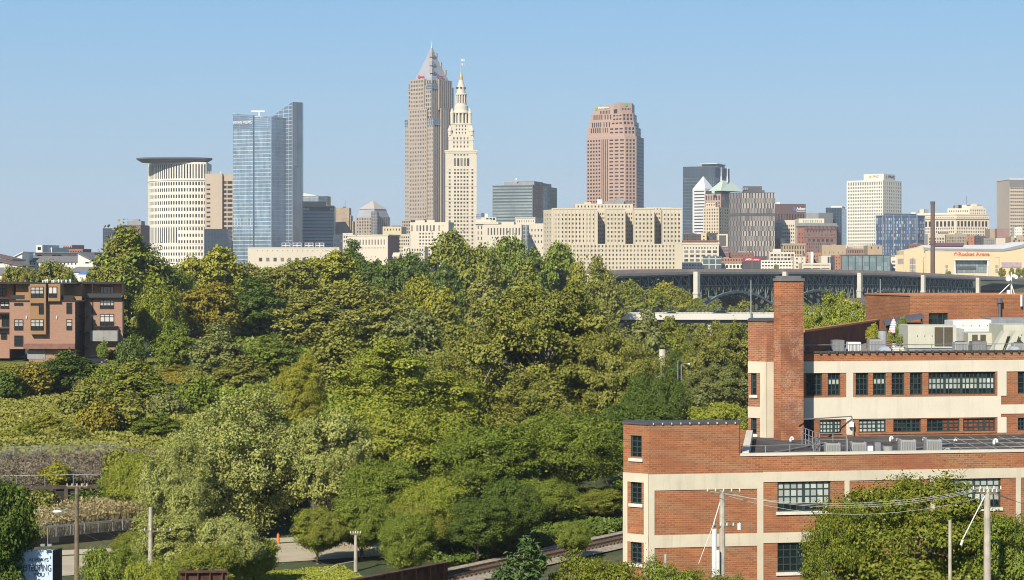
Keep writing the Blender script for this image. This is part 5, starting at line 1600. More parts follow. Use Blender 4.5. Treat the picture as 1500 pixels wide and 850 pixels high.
# lamp posts on the parapet
for k in range(24):
    s = S0 + 10 + 30.5 * k; z = bz(s); mb = MB(); h = 7 if k % 2 else 1.4
    mb.tube(bp(s, -.3, z), bp(s, -.3, z + h), .10, .07, 6)
    if k % 2: mb.tube(bp(s, -.3, z + h), bp(s, 1.6, z + h + .3), .06, n=5)
    br.part('lamp_post', mb, m_steel2)
NPAN = 12
for k in range(-3, 5):
    s0 = k * BS
    # pier: two shafts with struts
    for o in (-2.2, BWD - 1.0):
        mb = MB(); w_ = 1.35
        P_ = [BP0 + BU * (s0 - w_) - BN * (o - .9), BP0 + BU * (s0 + w_) - BN * (o - .9), BP0 + BU * (s0 + w_) - BN * (o + 1.3), BP0 + BU * (s0 - w_) - BN * (o + 1.3)]
        mb.prism([tuple(p) for p in P_], -8, bz(s0) - (1.0 if o < 0 else 2.21)); pr_ = br.part('pier', mb, m_conc)
        mb = MB(); P2_ = inset([tuple(p) for p in P_], -.35)
        mb.prism(P2_, bz(s0) - 11.5, bz(s0) - 10.7, bottom=True); br.part('pier_cap', mb, m_conc, pr_)
    if k == 4: continue
    ht, crown = 15.5, 8.2
    for fi, o in enumerate((.9, BWD * .3, BWD * .55, BWD * .8, BWD - .9)):
        ab = MB(); mb = MB(); pts_t, pts_m, pts_b = [], [], []
        for i in range(NPAN + 1):
            f = i / NPAN; s = s0 + 2.2 + (BS - 4.4) * f; zt = bz(s) - 2.6
            zb_ = zt - crown - (ht - crown) * (2 * f - 1) ** 2 * 1.35
            pts_t.append(Vector(bp(s, o, zt))); pts_b.append(Vector(bp(s, o, zb_))); pts_m.append(Vector(bp(s, o, zt - 5.0)))
        for i in range(NPAN):
            ab.tube(pts_b[i], pts_b[i + 1], .8, n=4); mb.tube(pts_m[i], pts_m[i + 1], .25, n=4); mb.tube(pts_t[i], pts_t[i + 1], .45, n=4)
            mb.tube(pts_t[i], pts_b[i], .32, n=4)
            if i < NPAN / 2: mb.tube(pts_t[i], pts_b[i + 1], .28, n=4)
            else: mb.tube(pts_b[i], pts_t[i + 1], .28, n=4)
            mb.tube(pts_t[i], pts_m[min(NPAN, i + 1)], .2, n=4)
        mb.tube(pts_t[-1], pts_b[-1], .32, n=4)
        br.part('arch_rib', ab, m_steel2 if fi == 0 else m_steel); br.part('truss', mb, m_steel2 if fi == 0 else m_steel)
    mb = MB()
    for i in range(NPAN + 1):
        s = s0 + 2.2 + (BS - 4.4) * i / NPAN; z = bz(s)
        mb.tube(bp(s, .5, z - 3.1), bp(s, BWD - .5, z - 3.1), .5, n=4)
        P_ = [bp(s, 1.2, z - 7.4), bp(s, BWD - 1.2, z - 7.4), bp(s, BWD - 1.2, z - 3.6), bp(s, 1.2, z - 3.6)]; mb.quad(*P_); mb.quad(*[bp(s + .3, o_, z_) for o_, z_ in ((BWD - 1.2, z - 7.4), (1.2, z - 7.4), (1.2, z - 3.6), (BWD - 1.2, z - 3.6))])
        mb.tube(bp(s, .9, z - 7.8), bp(s, BWD - .9, z - 7.8), .4, n=4)
        mb.tube(bp(s, .9, z - 3), bp(s, BWD / 2, z - 9), .25, n=4); mb.tube(bp(s, BWD / 2, z - 9), bp(s, BWD - .9, z - 3), .25, n=4)
    br.part('cross_frame', mb, m_steel)
# ------------------------------------------------------------------ low pale road viaduct in front
DV0 = 600
wv = Thing('road_viaduct', 'low pale concrete road bridge crossing behind the trees with dark fence', 'bridge', (X(1000, DV0), DV0, -2))
m_via = M('viaduct_concrete', (.66, .63, .56), .85, .06, .1, streak=.12)
zt, zg = Z(459.5, DV0), Z(468.5, DV0)
mb = MB(); mb.box(X(560, DV0), DV0, zg, X(1320, DV0), DV0 + .8, zt); wv.part('parapet', mb, m_via)
mb = MB(); mb.box(X(560, DV0), DV0 + .81, zg + .3, X(1320, DV0), DV0 + 11, zt - 1.0); wv.part('deck', mb, m_deckm)
mb = MB(); mb.box(X(560, DV0), DV0 + 1.2, Z(473.5, DV0), X(1320, DV0), DV0 + 10.5, zg + .295); wv.part('girder', mb, m_steel)
for px in (640, 780, 905, 1042, 1180, 1300):
    mb = MB(); mb.box(X(px, DV0) - .9, DV0 + 2, -5, X(px, DV0) + .9, DV0 + 9, Z(473.6, DV0)); wv.part('pier', mb, m_conc)
fb = MB(); fr = MB()
for k in range(220):
    x = X(880, DV0) + k * (X(1320, DV0) - X(880, DV0)) / 220
    fb.tube((x, DV0 + .4, zt), (x, DV0 + .4, zt + 1.7), .05, n=4)
for h in (.1, 1.65): fr.box(X(880, DV0), DV0 + .36, zt + h, X(1320, DV0), DV0 + .44, zt + h + .09)
wv.part('picket', fb, m_steel, stuff=True); wv.part('fence_rail', fr, m_steel)
m_far = MB(); m_far.box(X(880, DV0), DV0 + 10.4, zt - 1, X(1320, DV0), DV0 + 11, zt + .2); wv.part('parapet', m_far, m_via)
car(1057, DV0 + 6, zt - .99, 'dark car driving across the low pale road bridge', MATS['car_navy'], 0, s=1.25)
car(982, DV0 + 3.5, zt - .99, 'grey car driving on the low pale bridge left of the dark one', M('car_grey', (.3, .3, .31), .35, .1, 1, spec=.5), 180, s=1.1)
def lamp_pole(px, D, ytop, zb, label, arm=0, r=.1, m=None):
    x = X(px, D); t = Thing('lamp_post', label, 'lamp post', (x, D, zb)); zt_ = Z(ytop, D)
    mb = MB(); mb.tube((x, D, zb), (x, D, zt_), r * 1.3, r * .7, 8); t.part('pole', mb, m or m_galv)
    if arm:
        mb = MB(); mb.path([(x, D, zt_), (x + arm * .6, D, zt_ + abs(arm) * .12), (x + arm, D, zt_ + abs(arm) * .1)], [r * .6] * 3, 6); t.part('arm', mb, m or m_galv)
        mb = MB(); mb.path([(x + arm, D, zt_ + abs(arm) * .1), (x + arm * 1.35, D, zt_ + abs(arm) * .08)], [r, r * 1.4], 8); t.part('lamp_head', mb, m_white)
lamp_pole(1100, 599, 410, 8, 'tall thin pale mast standing at the low bridge just left of the chimney', 0, .22)
lamp_pole(1289.5, 610, 409, 8, 'tall thin pale mast in front of the arch bridge above the roof trees', 0, .22)
lamp_pole(660, 560, 416, 8, 'tall grey lamp mast rising out of the trees left of centre', 0, .22)
lamp_pole(998, 300, 534, 0, 'slim pale lamp post in the gap between the big trees and brick building', 1.0, .12)
lamp_pole(1010, 310, 545, 0, 'shorter pale lamp post right of the slim one in the tree gap', 1.0, .12)
lamp_pole(993, 318, 528, 0, 'thin leaning pole behind the slim lamp post in the tree gap', 0, .1)
lamp_pole(970, 330, 512, 0, 'broad pale concrete post at the edge of the tree gap', 0, .75, m_conc)
for k, (px, yt) in enumerate(((1258, 388), (1178, 391))):
    pass
far_block('tiny white hut with dark roof behind the lamp posts in the gap', 997, 1003, 527, 340, m_shed, None, a=10, dep=3, zb=0, roof=MATS['shingle_brown'], cat='hut', name='hut')
# gabled brick house under the bridge
t, p = gable('gabled_house', 'pink brick gabled house with pale trim under the arch bridge', 1263, 1294, 760, 447, 438, -58, 14, M('pink_brick_house', (.48, .20, .14), .9, .12, .6), MATS['shingle_brown'], None, zb=4)
mb = MB(); mid = lerp2(p[0], p[3], .5); zr_ = Z(438, 760); ze_ = Z(447, 760)
u_ = (Vector(p[1]) - Vector(p[0])).normalized() * .15
for a, b in ((p[0], mid), (p[3], mid)):
    A_ = (a[0] - u_.x, a[1] - u_.y); B_ = (b[0] - u_.x, b[1] - u_.y)
    mb.quad((*A_, ze_ - .7), (*B_, zr_ - .7), (*B_, zr_ + .1), (*A_, ze_ + .1))
t.part('gable_trim', mb, m_shed)
mb = MB(); a = lerp2(p[0], p[3], .15); b = lerp2(p[0], p[3], .55); mb.obox(b, a, .05, 6, ze_ - .6, out=.08); t.part('bay', mb, m_shed)
# ------------------------------------------------------------------ the downtown towers
ZB = 6.0
m_lime = M('limestone_warm', (.62, .54, .40), .85, .07, .03, streak=.12)
m_lime2 = M('limestone_pale', (.68, .605, .47), .85, .06, .03, streak=.10)
m_whiteb = M('white_concrete', (.78, .73, .62), .85, .04, .03, streak=.05)
m_beige = M('precast_beige', (.52, .42, .31), .85, .06, .04)
m_granite = M('granite_buff', (.44, .36, .28), .6, .06, .05)
m_pink = M('granite_rose', (.45, .305, .235), .6, .06, .05)
m_rgrey = M('roof_grey_city', (.26, .26, .26), .9, .2, .1)
m_slate = M('metal_roof_silver', (.40, .41, .44), .5, .06, .05, metal=.2)
m_dgrey = M('plant_dark_grey', (.11, .11, .115), .7, .2, .15)
m_mgrey = M('plant_mid_grey', (.30, .30, .30), .8, .15, .15)
g_dark = glass('glass_city_dark', (.022, .026, .03), (.20, .19, .16), .2)
g_warm = glass('glass_city_warm', (.060, .05, .038), (.26, .22, .16), .25)
g_blue = glass('glass_city_blue', (.05, .085, .115), (.22, .27, .30), .25, metal=.3)
g_grey = glass('glass_city_grey', (.065, .065, .068), (.24, .23, .21), .3)
g_brown = glass('glass_city_brown', (.045, .032, .028), (.12, .09, .075), .2)
m_red = M('sign_red', (.62, .035, .03), .6, .05, 1)
m_green = M('sign_green', (.16, .48, .05), .6, .05, 1)
m_signw = M('sign_white', (.88, .88, .86), .6, .02, 1)

def bld(label, pts, y0, D, wall, specs, roof=None, gl=None, name='office_tower', cat='tower', limit=80, zb=ZB, t=None):
    t = t or Thing(name, label, cat, (*pts[0], zb))
    tier(t, pts, zb, Z(y0, D), [wall, roof or m_rgrey], specs, D)
    if t.wins: t.windows(gl or g_dark, limit)
    return t
def plantroom(t, pts, f0, f1, d0, d1, zb, y0, D, m, nm='penthouse'):
    mb = MB(); mb.prism(sub_pts(pts, f0, f1, d0, d1), zb, Z(y0, D)); return t.part(nm, mb, m)
def cornice(t, pts, z0, z1, out, m, nm='cornice'):
    mb = MB(); mb.prism(inset(pts, -out), z0, z1, bottom=True); return t.part(nm, mb, m)

# --- round courthouse with a wide flaring cap
D = 1900; k = D / F
t = Thing('round_tower', 'round fronted white tower with dark flaring disc cap', 'tower', (X(279, D), D + 50, ZB))
Rr = 76 * k; cxw, cyw = X(279.5, D), D + Rr
a_end = R(17)
NS = 38
arc = []
for i in range(NS + 1):
    a = -math.pi / 2 - .25 + (a_end + math.pi / 2 + .25) * i / NS
    arc.append((cxw + Rr * math.sin(a), cyw - Rr * math.cos(a)))
arc_end = arc[-1]; foot = arc + [(arc_end[0] - 2, arc_end[1] + 46), (arc[0][0] + 4, arc_end[1] + 46)]
mb = MB(); n = len(foot)
def rows_of(ys, h, fw): 
    return [(Z(y + h, D), Z(y, D), fw) for y in ys]
zt = Z(237.5, D)
rows_t = rows_of([240.5], 21, .5) + rows_of([266.3, 275.5, 285, 294.5, 304, 313.5, 323], 5.2, .56) + rows_of([361, 370, 379], 4.6, .52)
for i in range(n):
    A, B = foot[i], foot[(i + 1) % n]
    if i < NS:
        L = math.dist(A, B)
        rr = rows_t + (rows_of([333], 23, .5) if i < NS * .72 else rows_of([333, 342.5, 352], 4.6, .52))
        t.wins += facade(mb, A, B, ZB, zt, [(z0, z1, [(L * (.5 - f / 2), L * (.5 + f / 2))]) for z0, z1, f in rr], .35)
    else: mb.quad((*A, ZB), (*B, ZB), (*B, zt), (*A, zt))
mb.ngon([(*p, zt) for p in foot])
t.part('wall', mb, m_whiteb)
for y0, y1, o in ((262.3, 264.2, .6), (331, 331.8, .25), (357.5, 358.6, .25)):
    mb = MB()
    for A, B in zip(arc, arc[1:]): mb.obox(A, B, .05, Z(y1, D), Z(y0, D), out=o)
    t.part('ring_band', mb, m_whiteb)
mb = MB(); c2 = Vector((cxw - 27 * k, cyw))
cap = []
for i in range(48):
    a = 2 * math.pi * i / 48
    cap.append((X(252, D) + 56 * k * math.sin(a), cyw - 38 - 30 * k * math.cos(a)))
capi = inset(cap, 5.5)
ztop = Z(230.8, D); zm = Z(232.8, D); zl = zt + .02
for i in range(48):
    j = (i + 1) % 48
    mb.quad((*capi[i], zl), (*capi[j], zl), (*cap[j], zm), (*cap[i], zm))
    mb.quad((*cap[i], zm), (*cap[j], zm), (*cap[j], ztop), (*cap[i], ztop))
mb.ngon([(*p, ztop) for p in cap]); mb.ngon([(*p, zl) for p in capi][::-1])
t.part('cap', mb, M('cap_slate', (.13, .125, .14), .6, .08, .05))
t.windows(g_dark, 100)

# --- beige justice tower behind it
D = 1850; pts = box_pts(300, 325.5, D, 3, 40, None)
t = Thing('office_tower', 'plain beige slab tower with one column of small slots beside the round tower', 'tower', (*pts[0], ZB))
tier(t, pts, ZB, Z(254.5, D), [m_beige, m_rgrey], {0: G(1, 12, 6.75, 15, .5, .38, cols=[(.10, .32)])}, D)
p2 = box_pts(325.5, 347, D + 3, 0, 36)
tier(t, p2, ZB, Z(255.3, D), [m_beige, m_rgrey], {0: G(1, 13, 6.7, 10, .5, .62, cols=[(.0, .30), (.36, .70), (.76, .98)])}, D)
mb = MB(); q = lerp2(p2[0], p2[1], .33); mb.obox(p2[0], q, .05, ZB, Z(335, D), out=.01)
t.windows(g_brown, 60)
mb = MB()
for px in (303, 306, 308.5, 321): mb.tube((X(px, D), D + 8, Z(254.5, D)), (X(px, D), D + 8, Z(250.5, D)), .25, n=5)
t.part('antenna', mb, m_signw, stuff=True)
D = 1810; bld('dark navy glass block at the foot of the beige slab tower', box_pts(299, 333.5, D, 0, 30), 335.5, D, curtain('curtain_navy', (.030, .048, .070), (.042, .062, .085), (.05, .06, .075), 3, 3.6, .1, .2, .2), {}, name='office_block', cat='office block')
D = 1700; bld('dark grey block half hidden by the tall tree left of the round tower', box_pts(150.5, 172, D, 8, 30), 334.5, D, curtain('curtain_charcoal', (.05, .06, .075), (.06, .075, .09), (.09, .10, .11), 2, 3.5, .1, .2, .2), {}, name='office_block', cat='office block')
D = 1750; pts = box_pts(171, 206, D, 5, 30); t = bld('brown block with rooftop units between dark block and round tower', pts, 329.5, D, M('brown_brick_far', (.22, .13, .10), .9, .15, .1), {0: G(9, 2, 5, 1.5, .6, .5)}, name='office_block', cat='office block')
plantroom(t, pts, .35, .95, .2, .6, Z(329.5, D), 323.5, D, m_mgrey); plantroom(t, pts, .5, .8, .3, .5, Z(323.5, D), 321, D, m_mgrey)

# --- blue glass tower with a slanted fin
D = 1800
c_sw1 = curtain('curtain_sky', (.21, .30, .38), (.31, .40, .47), (.46, .54, .58), 3.1, 3.55, .30, .45, .12, 0.0, 0.0, 7)
c_sw2 = curtain('curtain_deep', (.22, .29, .39), (.31, .35, .40), (.34, .40, .46), 1.6, 3.55, .10, .35, .1)
c_sw3 = curtain('curtain_fin', (.28, .31, .35), (.44, .44, .44), (.22, .26, .31), 2.2, 60, .28, .3, .12)
t = Thing('glass_tower', 'tall blue glass tower with slanted pointed fin at its right', 'tower', (X(341, D), D, ZB))
A, B, C_ = P2(341, 1815), P2(397.5, 1800), P2(421, 1818)
E_, G_ = (C_[0] + 2, 1860), (A[0] + 2, 1862)
f = [A, B, C_, E_, G_]
def wall_face(t, nm, a, b, za, zb_, m):
    mb = MB(); mb.quad((*a, ZB), (*b, ZB), (*b, zb_), (*a, za)); return t.part(nm, mb, m)
zz = [Z(165.5, 1810), Z(171.5, 1800), Z(172.5, 1815), Z(171, 1850), Z(167, 1850)]
wall_face(t, 'curtain_wall', A, B, zz[0], zz[1], c_sw1); wall_face(t, 'curtain_wall', B, C_, zz[1], zz[2], c_sw2)
wall_face(t, 'curtain_wall', C_, E_, zz[2], zz[3], c_sw2); wall_face(t, 'curtain_wall', E_, G_, zz[3], zz[4], c_sw1); wall_face(t, 'curtain_wall', G_, A, zz[4], zz[0], c_sw1)
mb = MB(); mb.ngon([(*p, z - 1.2) for p, z in zip(f, zz)]); t.part('roof', mb, m_rgrey)
m_alu = M('aluminium_pale', (.62, .64, .65), .4, .05, .1, metal=.4)
mb = MB(); q0, q1 = lerp2(A, B, .53), lerp2(A, B, .565); mb.obox(q0, q1, .3, ZB, Z(168.5, D), out=.02); t.part('recess_strip', mb, M('recess_navy', (.09, .13, .18), .3, .1, .1, metal=.5))
mb = MB(); mb.obox(lerp2(A, B, .992), B, .2, ZB, zz[1] + .3, out=.15); mb.obox(lerp2(A, B, .003), lerp2(A, B, .53), .3, zz[0] - 3.2, zz[0] - 3.0, out=.05); t.part('corner_trim', mb, m_alu)
# parapet zone and mechanical floor
mb = MB(); mb.obox(lerp2(A, B, .004), lerp2(A, B, .525), .1, Z(188, D), Z(167.5, D), out=.05); mb.obox(lerp2(A, B, .57), lerp2(A, B, .988), .1, Z(188, D), Z(172.5, D), out=.05)
t.part('screen_panel', mb, curtain('curtain_screen', (.21, .29, .38), (.25, .33, .41), (.40, .47, .53), 30, 1.7, .10, .5, .15))
mb = MB()
for i in range(6):
    q0, q1 = lerp2(A, B, .04 + .083 * i), lerp2(A, B, .055 + .083 * i); mb.obox(q0, q1, .1, Z(332, D), Z(319.5, D), out=.25)
mb.obox(lerp2(A, B, .0), lerp2(A, B, .53), .1, Z(332.6, D), Z(332.1, D), out=.25)
t.part('mechanical_fin', mb, m_alu, stuff=True)
# fin
H0, H1, H2, H3 = P2(400, 1832), P2(428.3, 1808), P2(443.3, 1822), (P2(443, 1822)[0] - 4, 1868)
fz = [Z(169.5, 1832), Z(149.6, 1808), Z(150.3, 1822), Z(152, 1860)]
wall_face(t, 'fin_side', H0, H1, fz[0], fz[1], curtain('curtain_fin_side', (.20, .28, .36), (.26, .34, .42), (.45, .52, .57), 8, 3.55, .25, .55, .08))
wall_face(t, 'fin_end', H1, H2, fz[1], fz[2], c_sw3); wall_face(t, 'fin_side', H2, H3, fz[2], fz[3], c_sw2); wall_face(t, 'fin_side', H3, H0, fz[3], fz[0], c_sw2)
mb = MB(); mb.ngon([(*p, z - .3) for p, z in zip((H0, H1, H2, H3), fz)]); t.part('fin_roof', mb, m_rgrey)
mb = MB(); mb.obox(lerp2(H0, H1, .985), H1, .2, ZB, fz[1], out=.12); t.part('corner_trim', mb, m_alu)
lettering(t, 'SHERWIN-WILLIAMS', lerp2(A, B, .02), lerp2(A, B, .50), Z(180.5, D), 4.3 * D / F, m_signw, out=.5, ext=.2)
# roof crane
mb = MB(); cx_, cy_ = X(377, D), D + 14
mb.tube((cx_, cy_, Z(170, D)), (cx_, cy_, Z(162, D)), .8, n=8); mb.box(X(365.5, D), cy_ - .9, Z(162.6, D), X(385, D), cy_ + .9, Z(160.4, D)); t.part('roof_crane', mb, m_signw)

# --- ribbon window office with sign band
D = 1950; pts = box_pts(440.5, 489.3, D, -3, 40)
t = Thing('office_tower', 'banded glass and grey office with dark sign band right of blue tower', 'tower', (*pts[0], ZB))
tier(t, pts, ZB, Z(301.5, D), [M('band_grey_blue', (.44, .48, .50), .5, .08, .05), m_rgrey], {0: G(1, 10, 4.9, 11.5, .99, .30, l=.004, r=.02, d=.5)}, D)
t.windows(glass('glass_ribbon', (.03, .045, .055), (.06, .08, .09), .3), name='window_band')
mb = MB(); mb.obox(pts[0], pts[1], .1, Z(309.5, D), Z(303, D), out=.25); t.part('sign_band', mb, curtain('sign_band_dark', (.10, .105, .11), (.14, .145, .15), (.07, .07, .075), 1.8, 30, .15, .2, .4))
mb = MB(); mb.obox(pts[0], pts[1], .4, Z(303, D), Z(301.2, D), out=.4); t.part('coping', mb, m_beige)
lettering(t, 'tbank', lerp2(pts[0], pts[1], .07), lerp2(pts[0], pts[1], .26), Z(308.4, D), 4.2 * D / F, m_signw, out=.4, ext=.15, bold=.05)
lettering(t, '55', lerp2(pts[0], pts[1], .88), lerp2(pts[0], pts[1], .985), Z(308.3, D), 3.8 * D / F, m_signw, out=.4, ext=.15, bold=.03)
plantroom(t, pts, .02, .74, .1, .5, Z(301.5, D), 295, D, m_beige)
D = 2030; pts = box_pts(430, 479.5, D, 10, 30, 485); t = bld('pale glass block with slanted white roof edge behind the banded office', pts, 287.5, D, curtain('curtain_pale', (.36, .44, .48), (.42, .50, .53), (.45, .52, .55), 5, 9, .15, .4, .15), {}, name='office_block', cat='office block')
mb = MB(); q = sub_pts(pts, .0, .68, .0, .5); mb.prism(q, [Z(287, D), Z(286.8, D), Z(286.8, D), Z(287, D)], [Z(280.5, D), Z(286.2, D), Z(286.2, D), Z(280.5, D)], bottom=True); t.part('slanted_roof', mb, m_whiteb)
mb = MB(); mb.prism(sub_pts(pts, .74, 1.0, .0, .7), Z(300, D), Z(287.4, D)); t.part('stair_tower', mb, curtain('curtain_steel', (.12, .17, .22), (.18, .23, .28), (.2, .25, .3), 3, 4, .1, .4, .15))
# --- tan windowless block with stepped right side
D = 2010
t = Thing('office_block', 'tan brick block with blank wall and stepped right edge', 'office block', (X(489, D), D, ZB))
m_tanb = brick('brick_tan_far', (.47, .39, .28), (.42, .35, .25), (.52, .44, .33), bw=2.4, bh=1.1, mort=.06)
for px0, px1, y, dd in ((489.5, 511.5, 304.5, 0), (489.6, 514, 315.5, 2), (489.7, 517.5, 324, 4)):
    mb = MB(); mb.prism(box_pts(px0, px1, D + dd, 0, 26 - dd), ZB, Z(y, D)); t.part('wall', mb, m_tanb)
mb = MB(); mb.box(X(501.5, D), D + 5, Z(304.6, D), X(505.5, D), D + 9, Z(302.5, D)); mb.tube((X(505.8, D), D + 6, Z(304.5, D)), (X(505.8, D), D + 6, Z(294, D)), .14, n=5); t.part('roof_box', mb, m_dgrey)
# --- pyramid roofed office
D = 2080; k = D / F
pts = box_pts(521, 549, D, 32, 30, 571.5)
t = Thing('office_tower', 'beige office with grey pyramid roof and stepped corners', 'tower', (*pts[0], ZB))
tier(t, pts, ZB, Z(317.5, D), [m_granite, m_slate], {0: G(7, 12, 4.6, 2, .55, .6), 1: G(7, 1, 26, 2, .4, .98)}, D)
t.windows(g_grey, 70)
mb = MB(); q0 = inset(pts, 1.0); q1 = inset(pts, 4.5)
for i in range(4):
    j = (i + 1) % 4; mb.quad((*q0[i], Z(317.4, D)), (*q0[j], Z(317.4, D)), (*q1[j], Z(306, D)), (*q1[i], Z(306, D)))
t.part('mansard', mb, m_slate)
q2 = inset(pts, 3.4); cx_, cy_ = sum(p[0] for p in pts) / 4, sum(p[1] for p in pts) / 4
mb = MB()
for i in range(4): j = (i + 1) % 4; mb.ngon([(*q2[i], Z(305.9, D)), (*q2[j], Z(305.9, D)), (cx_, cy_, Z(292.8, D))])
mb.ngon([(*p, Z(305.95, D)) for p in q2][::-1]); t.part('pyramid_roof', mb, M('pyramid_beige', (.50, .44, .39), .6, .05, .05))
mb = MB()
cn = Vector(pts[1]); 
mb.tube((*cn, ZB), (*cn, Z(310, D)), 4.2, n=8); t.part('corner_bay', mb, curtain('curtain_bay', (.13, .14, .16), (.2, .2, .21), (.35, .31, .27), 1.6, 3.4, .3, .3, .2))

# --- low classical and stone blocks along the bluff
D = 1500; pts = box_pts(363, 497, D, -4, 50)
t = Thing('warehouse_hall', 'long low cream hall with four boxed cooling units on its roof', 'hall', (*pts[0], ZB))
tier(t, pts, ZB, Z(363.2, D), [m_lime2, m_rgrey], {0: [G(11, 1, 10, 14.5, .45, .55, .1), ]}, D)
t.windows(g_grey)
mb = MB(); mb.obox(pts[0], pts[1], .1, Z(363.2, D), Z(362.3, D), out=.3); t.part('coping', mb, m_lime2)
mb = MB()
for i in range(17): q = lerp2(pts[0], pts[1], .1 + .055 * i); mb.obox(lerp2(pts[0], pts[1], .1 + .055 * i), lerp2(pts[0], pts[1], .108 + .055 * i), .1, Z(368, D), Z(367, D), out=.15)
t.part('scupper', mb, m_dgrey, stuff=True)
for k_, px in enumerate((416, 432.5, 450, 466)):
    x0, x1 = X(px - 6, D), X(px + 6.2, D); zr_ = Z(363.1, D)
    u = Thing('cooling_unit', 'white framed dark cooling unit, %s of four on the cream hall roof' % ['first from the left', 'second from the left', 'third from the left', 'rightmost'][k_], 'cooling unit', ((x0 + x1) / 2, D + 12, zr_), 'cooling units on the cream hall')
    mb = MB(); mb.box(x0, D + 12, zr_, x1, D + 18, Z(355.5, D)); u.part('casing', mb, m_signw)
    for a in (0, 1):
        for b in (0, 1):
            w2, h2 = (x1 - x0) / 2, (Z(355.5, D) - zr_) / 2
            mb = MB(); mb.box(x0 + w2 * a + .25, D + 11.9, zr_ + h2 * b + .25, x0 + w2 * (a + 1) - .25, D + 11.99, zr_ + h2 * (b + 1) - .25); u.part('louvre', mb, m_dgrey)
D = 1750; bld('dark blue house like roofline block left of the arcaded hall', box_pts(488, 507, D, 0, 20), 343.5, D, M('navy_block', (.06, .075, .10), .8, .2, .1), {0: G(4, 3, 5.5, 3, .4, .5)}, name='office_block', cat='office block', gl=g_blue)
D = 1640; bld('cream attic block in front of the tan windowless wall', box_pts(502, 517, D, 0, 18), 341.5, D, m_lime2, {0: G(4, 2, 6.5, 4, .45, .5)}, name='office_block', cat='office block')
D = 1560; pts = box_pts(509, 568, D, 24, 30, 585)
t = Thing('arcaded_hall', 'white classical hall with tall arcade windows and shaded brick side', 'hall', (*pts[0], ZB))
tier(t, pts, ZB, Z(344, D), [m_lime2, m_rgrey], {0: [G(11, 1, 8, 7, .34, .95, .13, .05), G(22, 1, 3, 18.5, .35, .5, .13, .05)]}, D)
t.windows(g_grey)
cornice(t, pts, Z(345.4, D), Z(343.7, D), 1.0, m_lime2)
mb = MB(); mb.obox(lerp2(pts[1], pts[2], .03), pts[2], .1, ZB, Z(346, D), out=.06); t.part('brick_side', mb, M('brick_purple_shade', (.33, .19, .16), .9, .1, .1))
D = 1620; bld('pale stone block with even rows of small windows behind the arcaded hall', box_pts(580, 600.5, D, 4, 25), 343, D, m_lime, {0: G(6, 6, 5, 3.5, .55, .5, .05, .02)}, name='office_block', cat='office block', gl=g_warm)
D = 1700; pts = box_pts(560.5, 588, D, 10, 20); t = bld('yellowish stone penthouse block above the arcaded hall', pts, 332, D, M('stone_yellow', (.62, .52, .33), .85, .08, .1), {0: G(6, 1, 5, 3, .4, .6)}, name='office_block', cat='office block', gl=g_warm)
plantroom(t, pts, .4, .8, .2, .6, Z(332, D), 330.5, D, m_dgrey)
D = 1480; k = D / F
t, p = gable('stone_tower', 'small tan stone tower with pitched cap at the tree line', 575.5, 584, D, 375.5, 370.5, 12, 6, m_lime, m_lime, None, zb=ZB)
mb = MB(); mb.tube((X(578.5, D), D - 1.2, Z(377.5, D)), (X(578.5, D), D - .4, Z(377.5, D)), 1.0, n=10); t.part('oculus', mb, m_dgrey)
D = 1485; bld('low arcaded stone wing right of the small tan tower', box_pts(584, 598, D, 5, 8), 373.5, D, m_lime, {0: G(5, 1, 8, 2, .5, .7)}, name='office_block', cat='office block')
D = 1540; pts = box_pts(601, 657, D, 14, 35, 665)
t = Thing('office_block', 'pale stepped stone block with five tall windows in front of the tallest tower', 'office block', (*pts[0], ZB))
tier(t, pts, ZB, Z(325.5, D), [m_lime2, m_rgrey], {0: [G(1, 1, 10, 4.5, 1, .85, cols=[(.03, .06), (.16, .21), (.245, .285), (.33, .37), (.42, .46), (.51, .55), (.60, .64), (.74, .77)]), G(5, 9, 5, 15.5, .55, .5, .22, .38)]}, D)
t.windows(g_grey)
plantroom(t, pts, .1, .35, .2, .7, Z(325.5, D), 322.5, D, m_lime2); plantroom(t, pts, .42, .62, .1, .5, Z(325.5, D), 322, D, m_lime2); plantroom(t, pts, .3, .36, .3, .4, Z(325.5, D), 320.5, D, m_dgrey)
D = 1510; bld('low white annex with two rows of windows below the stepped stone block', box_pts(590, 622, D, 6, 20), 361.5, D, m_lime2, {0: G(8, 2, 7, 3, .5, .5)}, name='office_block', cat='office block', gl=g_grey)

# --- tallest tower: square shaft, setbacks, stepped pyramid, spire
D = 2250; k = D / F
A0 = 38
def ksq(pxl, pxc, pxr, dd=0): return box_pts(pxl, pxc, D + dd, A0, 30, pxr)
t = Thing('skyscraper', 'tallest beige skyscraper with silver pyramid top and spire', 'tower', (X(634, D), D, ZB))
base = ksq(593.2, 634.5, 669)
tier(t, base, ZB, Z(176, D), [m_granite, m_slate], {0: G(14, 27, 5.95, 1.5, .42, .50, .0, .0), 1: G(10, 1, 160, 1, .5, .995, .05, .05, d=.8)}, D)
t.windows(g_grey, 60)
mid = ksq(598.2, 631.8, 664.5, 3)
tier(t, mid, Z(176.1, D), Z(124.5, D), [m_granite, m_slate], {0: G(12, 8, 6.2, 1.5, .62, .6, .0, .0), 1: G(10, 1, 51, 1, .5, .99, .05, .05, d=.8)}, D)
t.windows(g_grey, 60)
topb = ksq(603.5, 632.5, 661, 5)
tier(t, topb, Z(124.6, D), Z(116, D), [m_granite, m_slate], {0: G(8, 1, 8, .8, .55, .8), 1: G(8, 1, 8, .8, .55, .8)}, D)
t.windows(g_blue, 60)
def face_box(nm, pts, e, f0, f1, z0, z1, out, m, thick=.2):
    A, B = pts[e], pts[(e + 1) % 4]; mb = MB(); mb.obox(lerp2(A, B, f0), lerp2(A, B, f1), thick, z0, z1, out=out); return t.part(nm, mb, m)
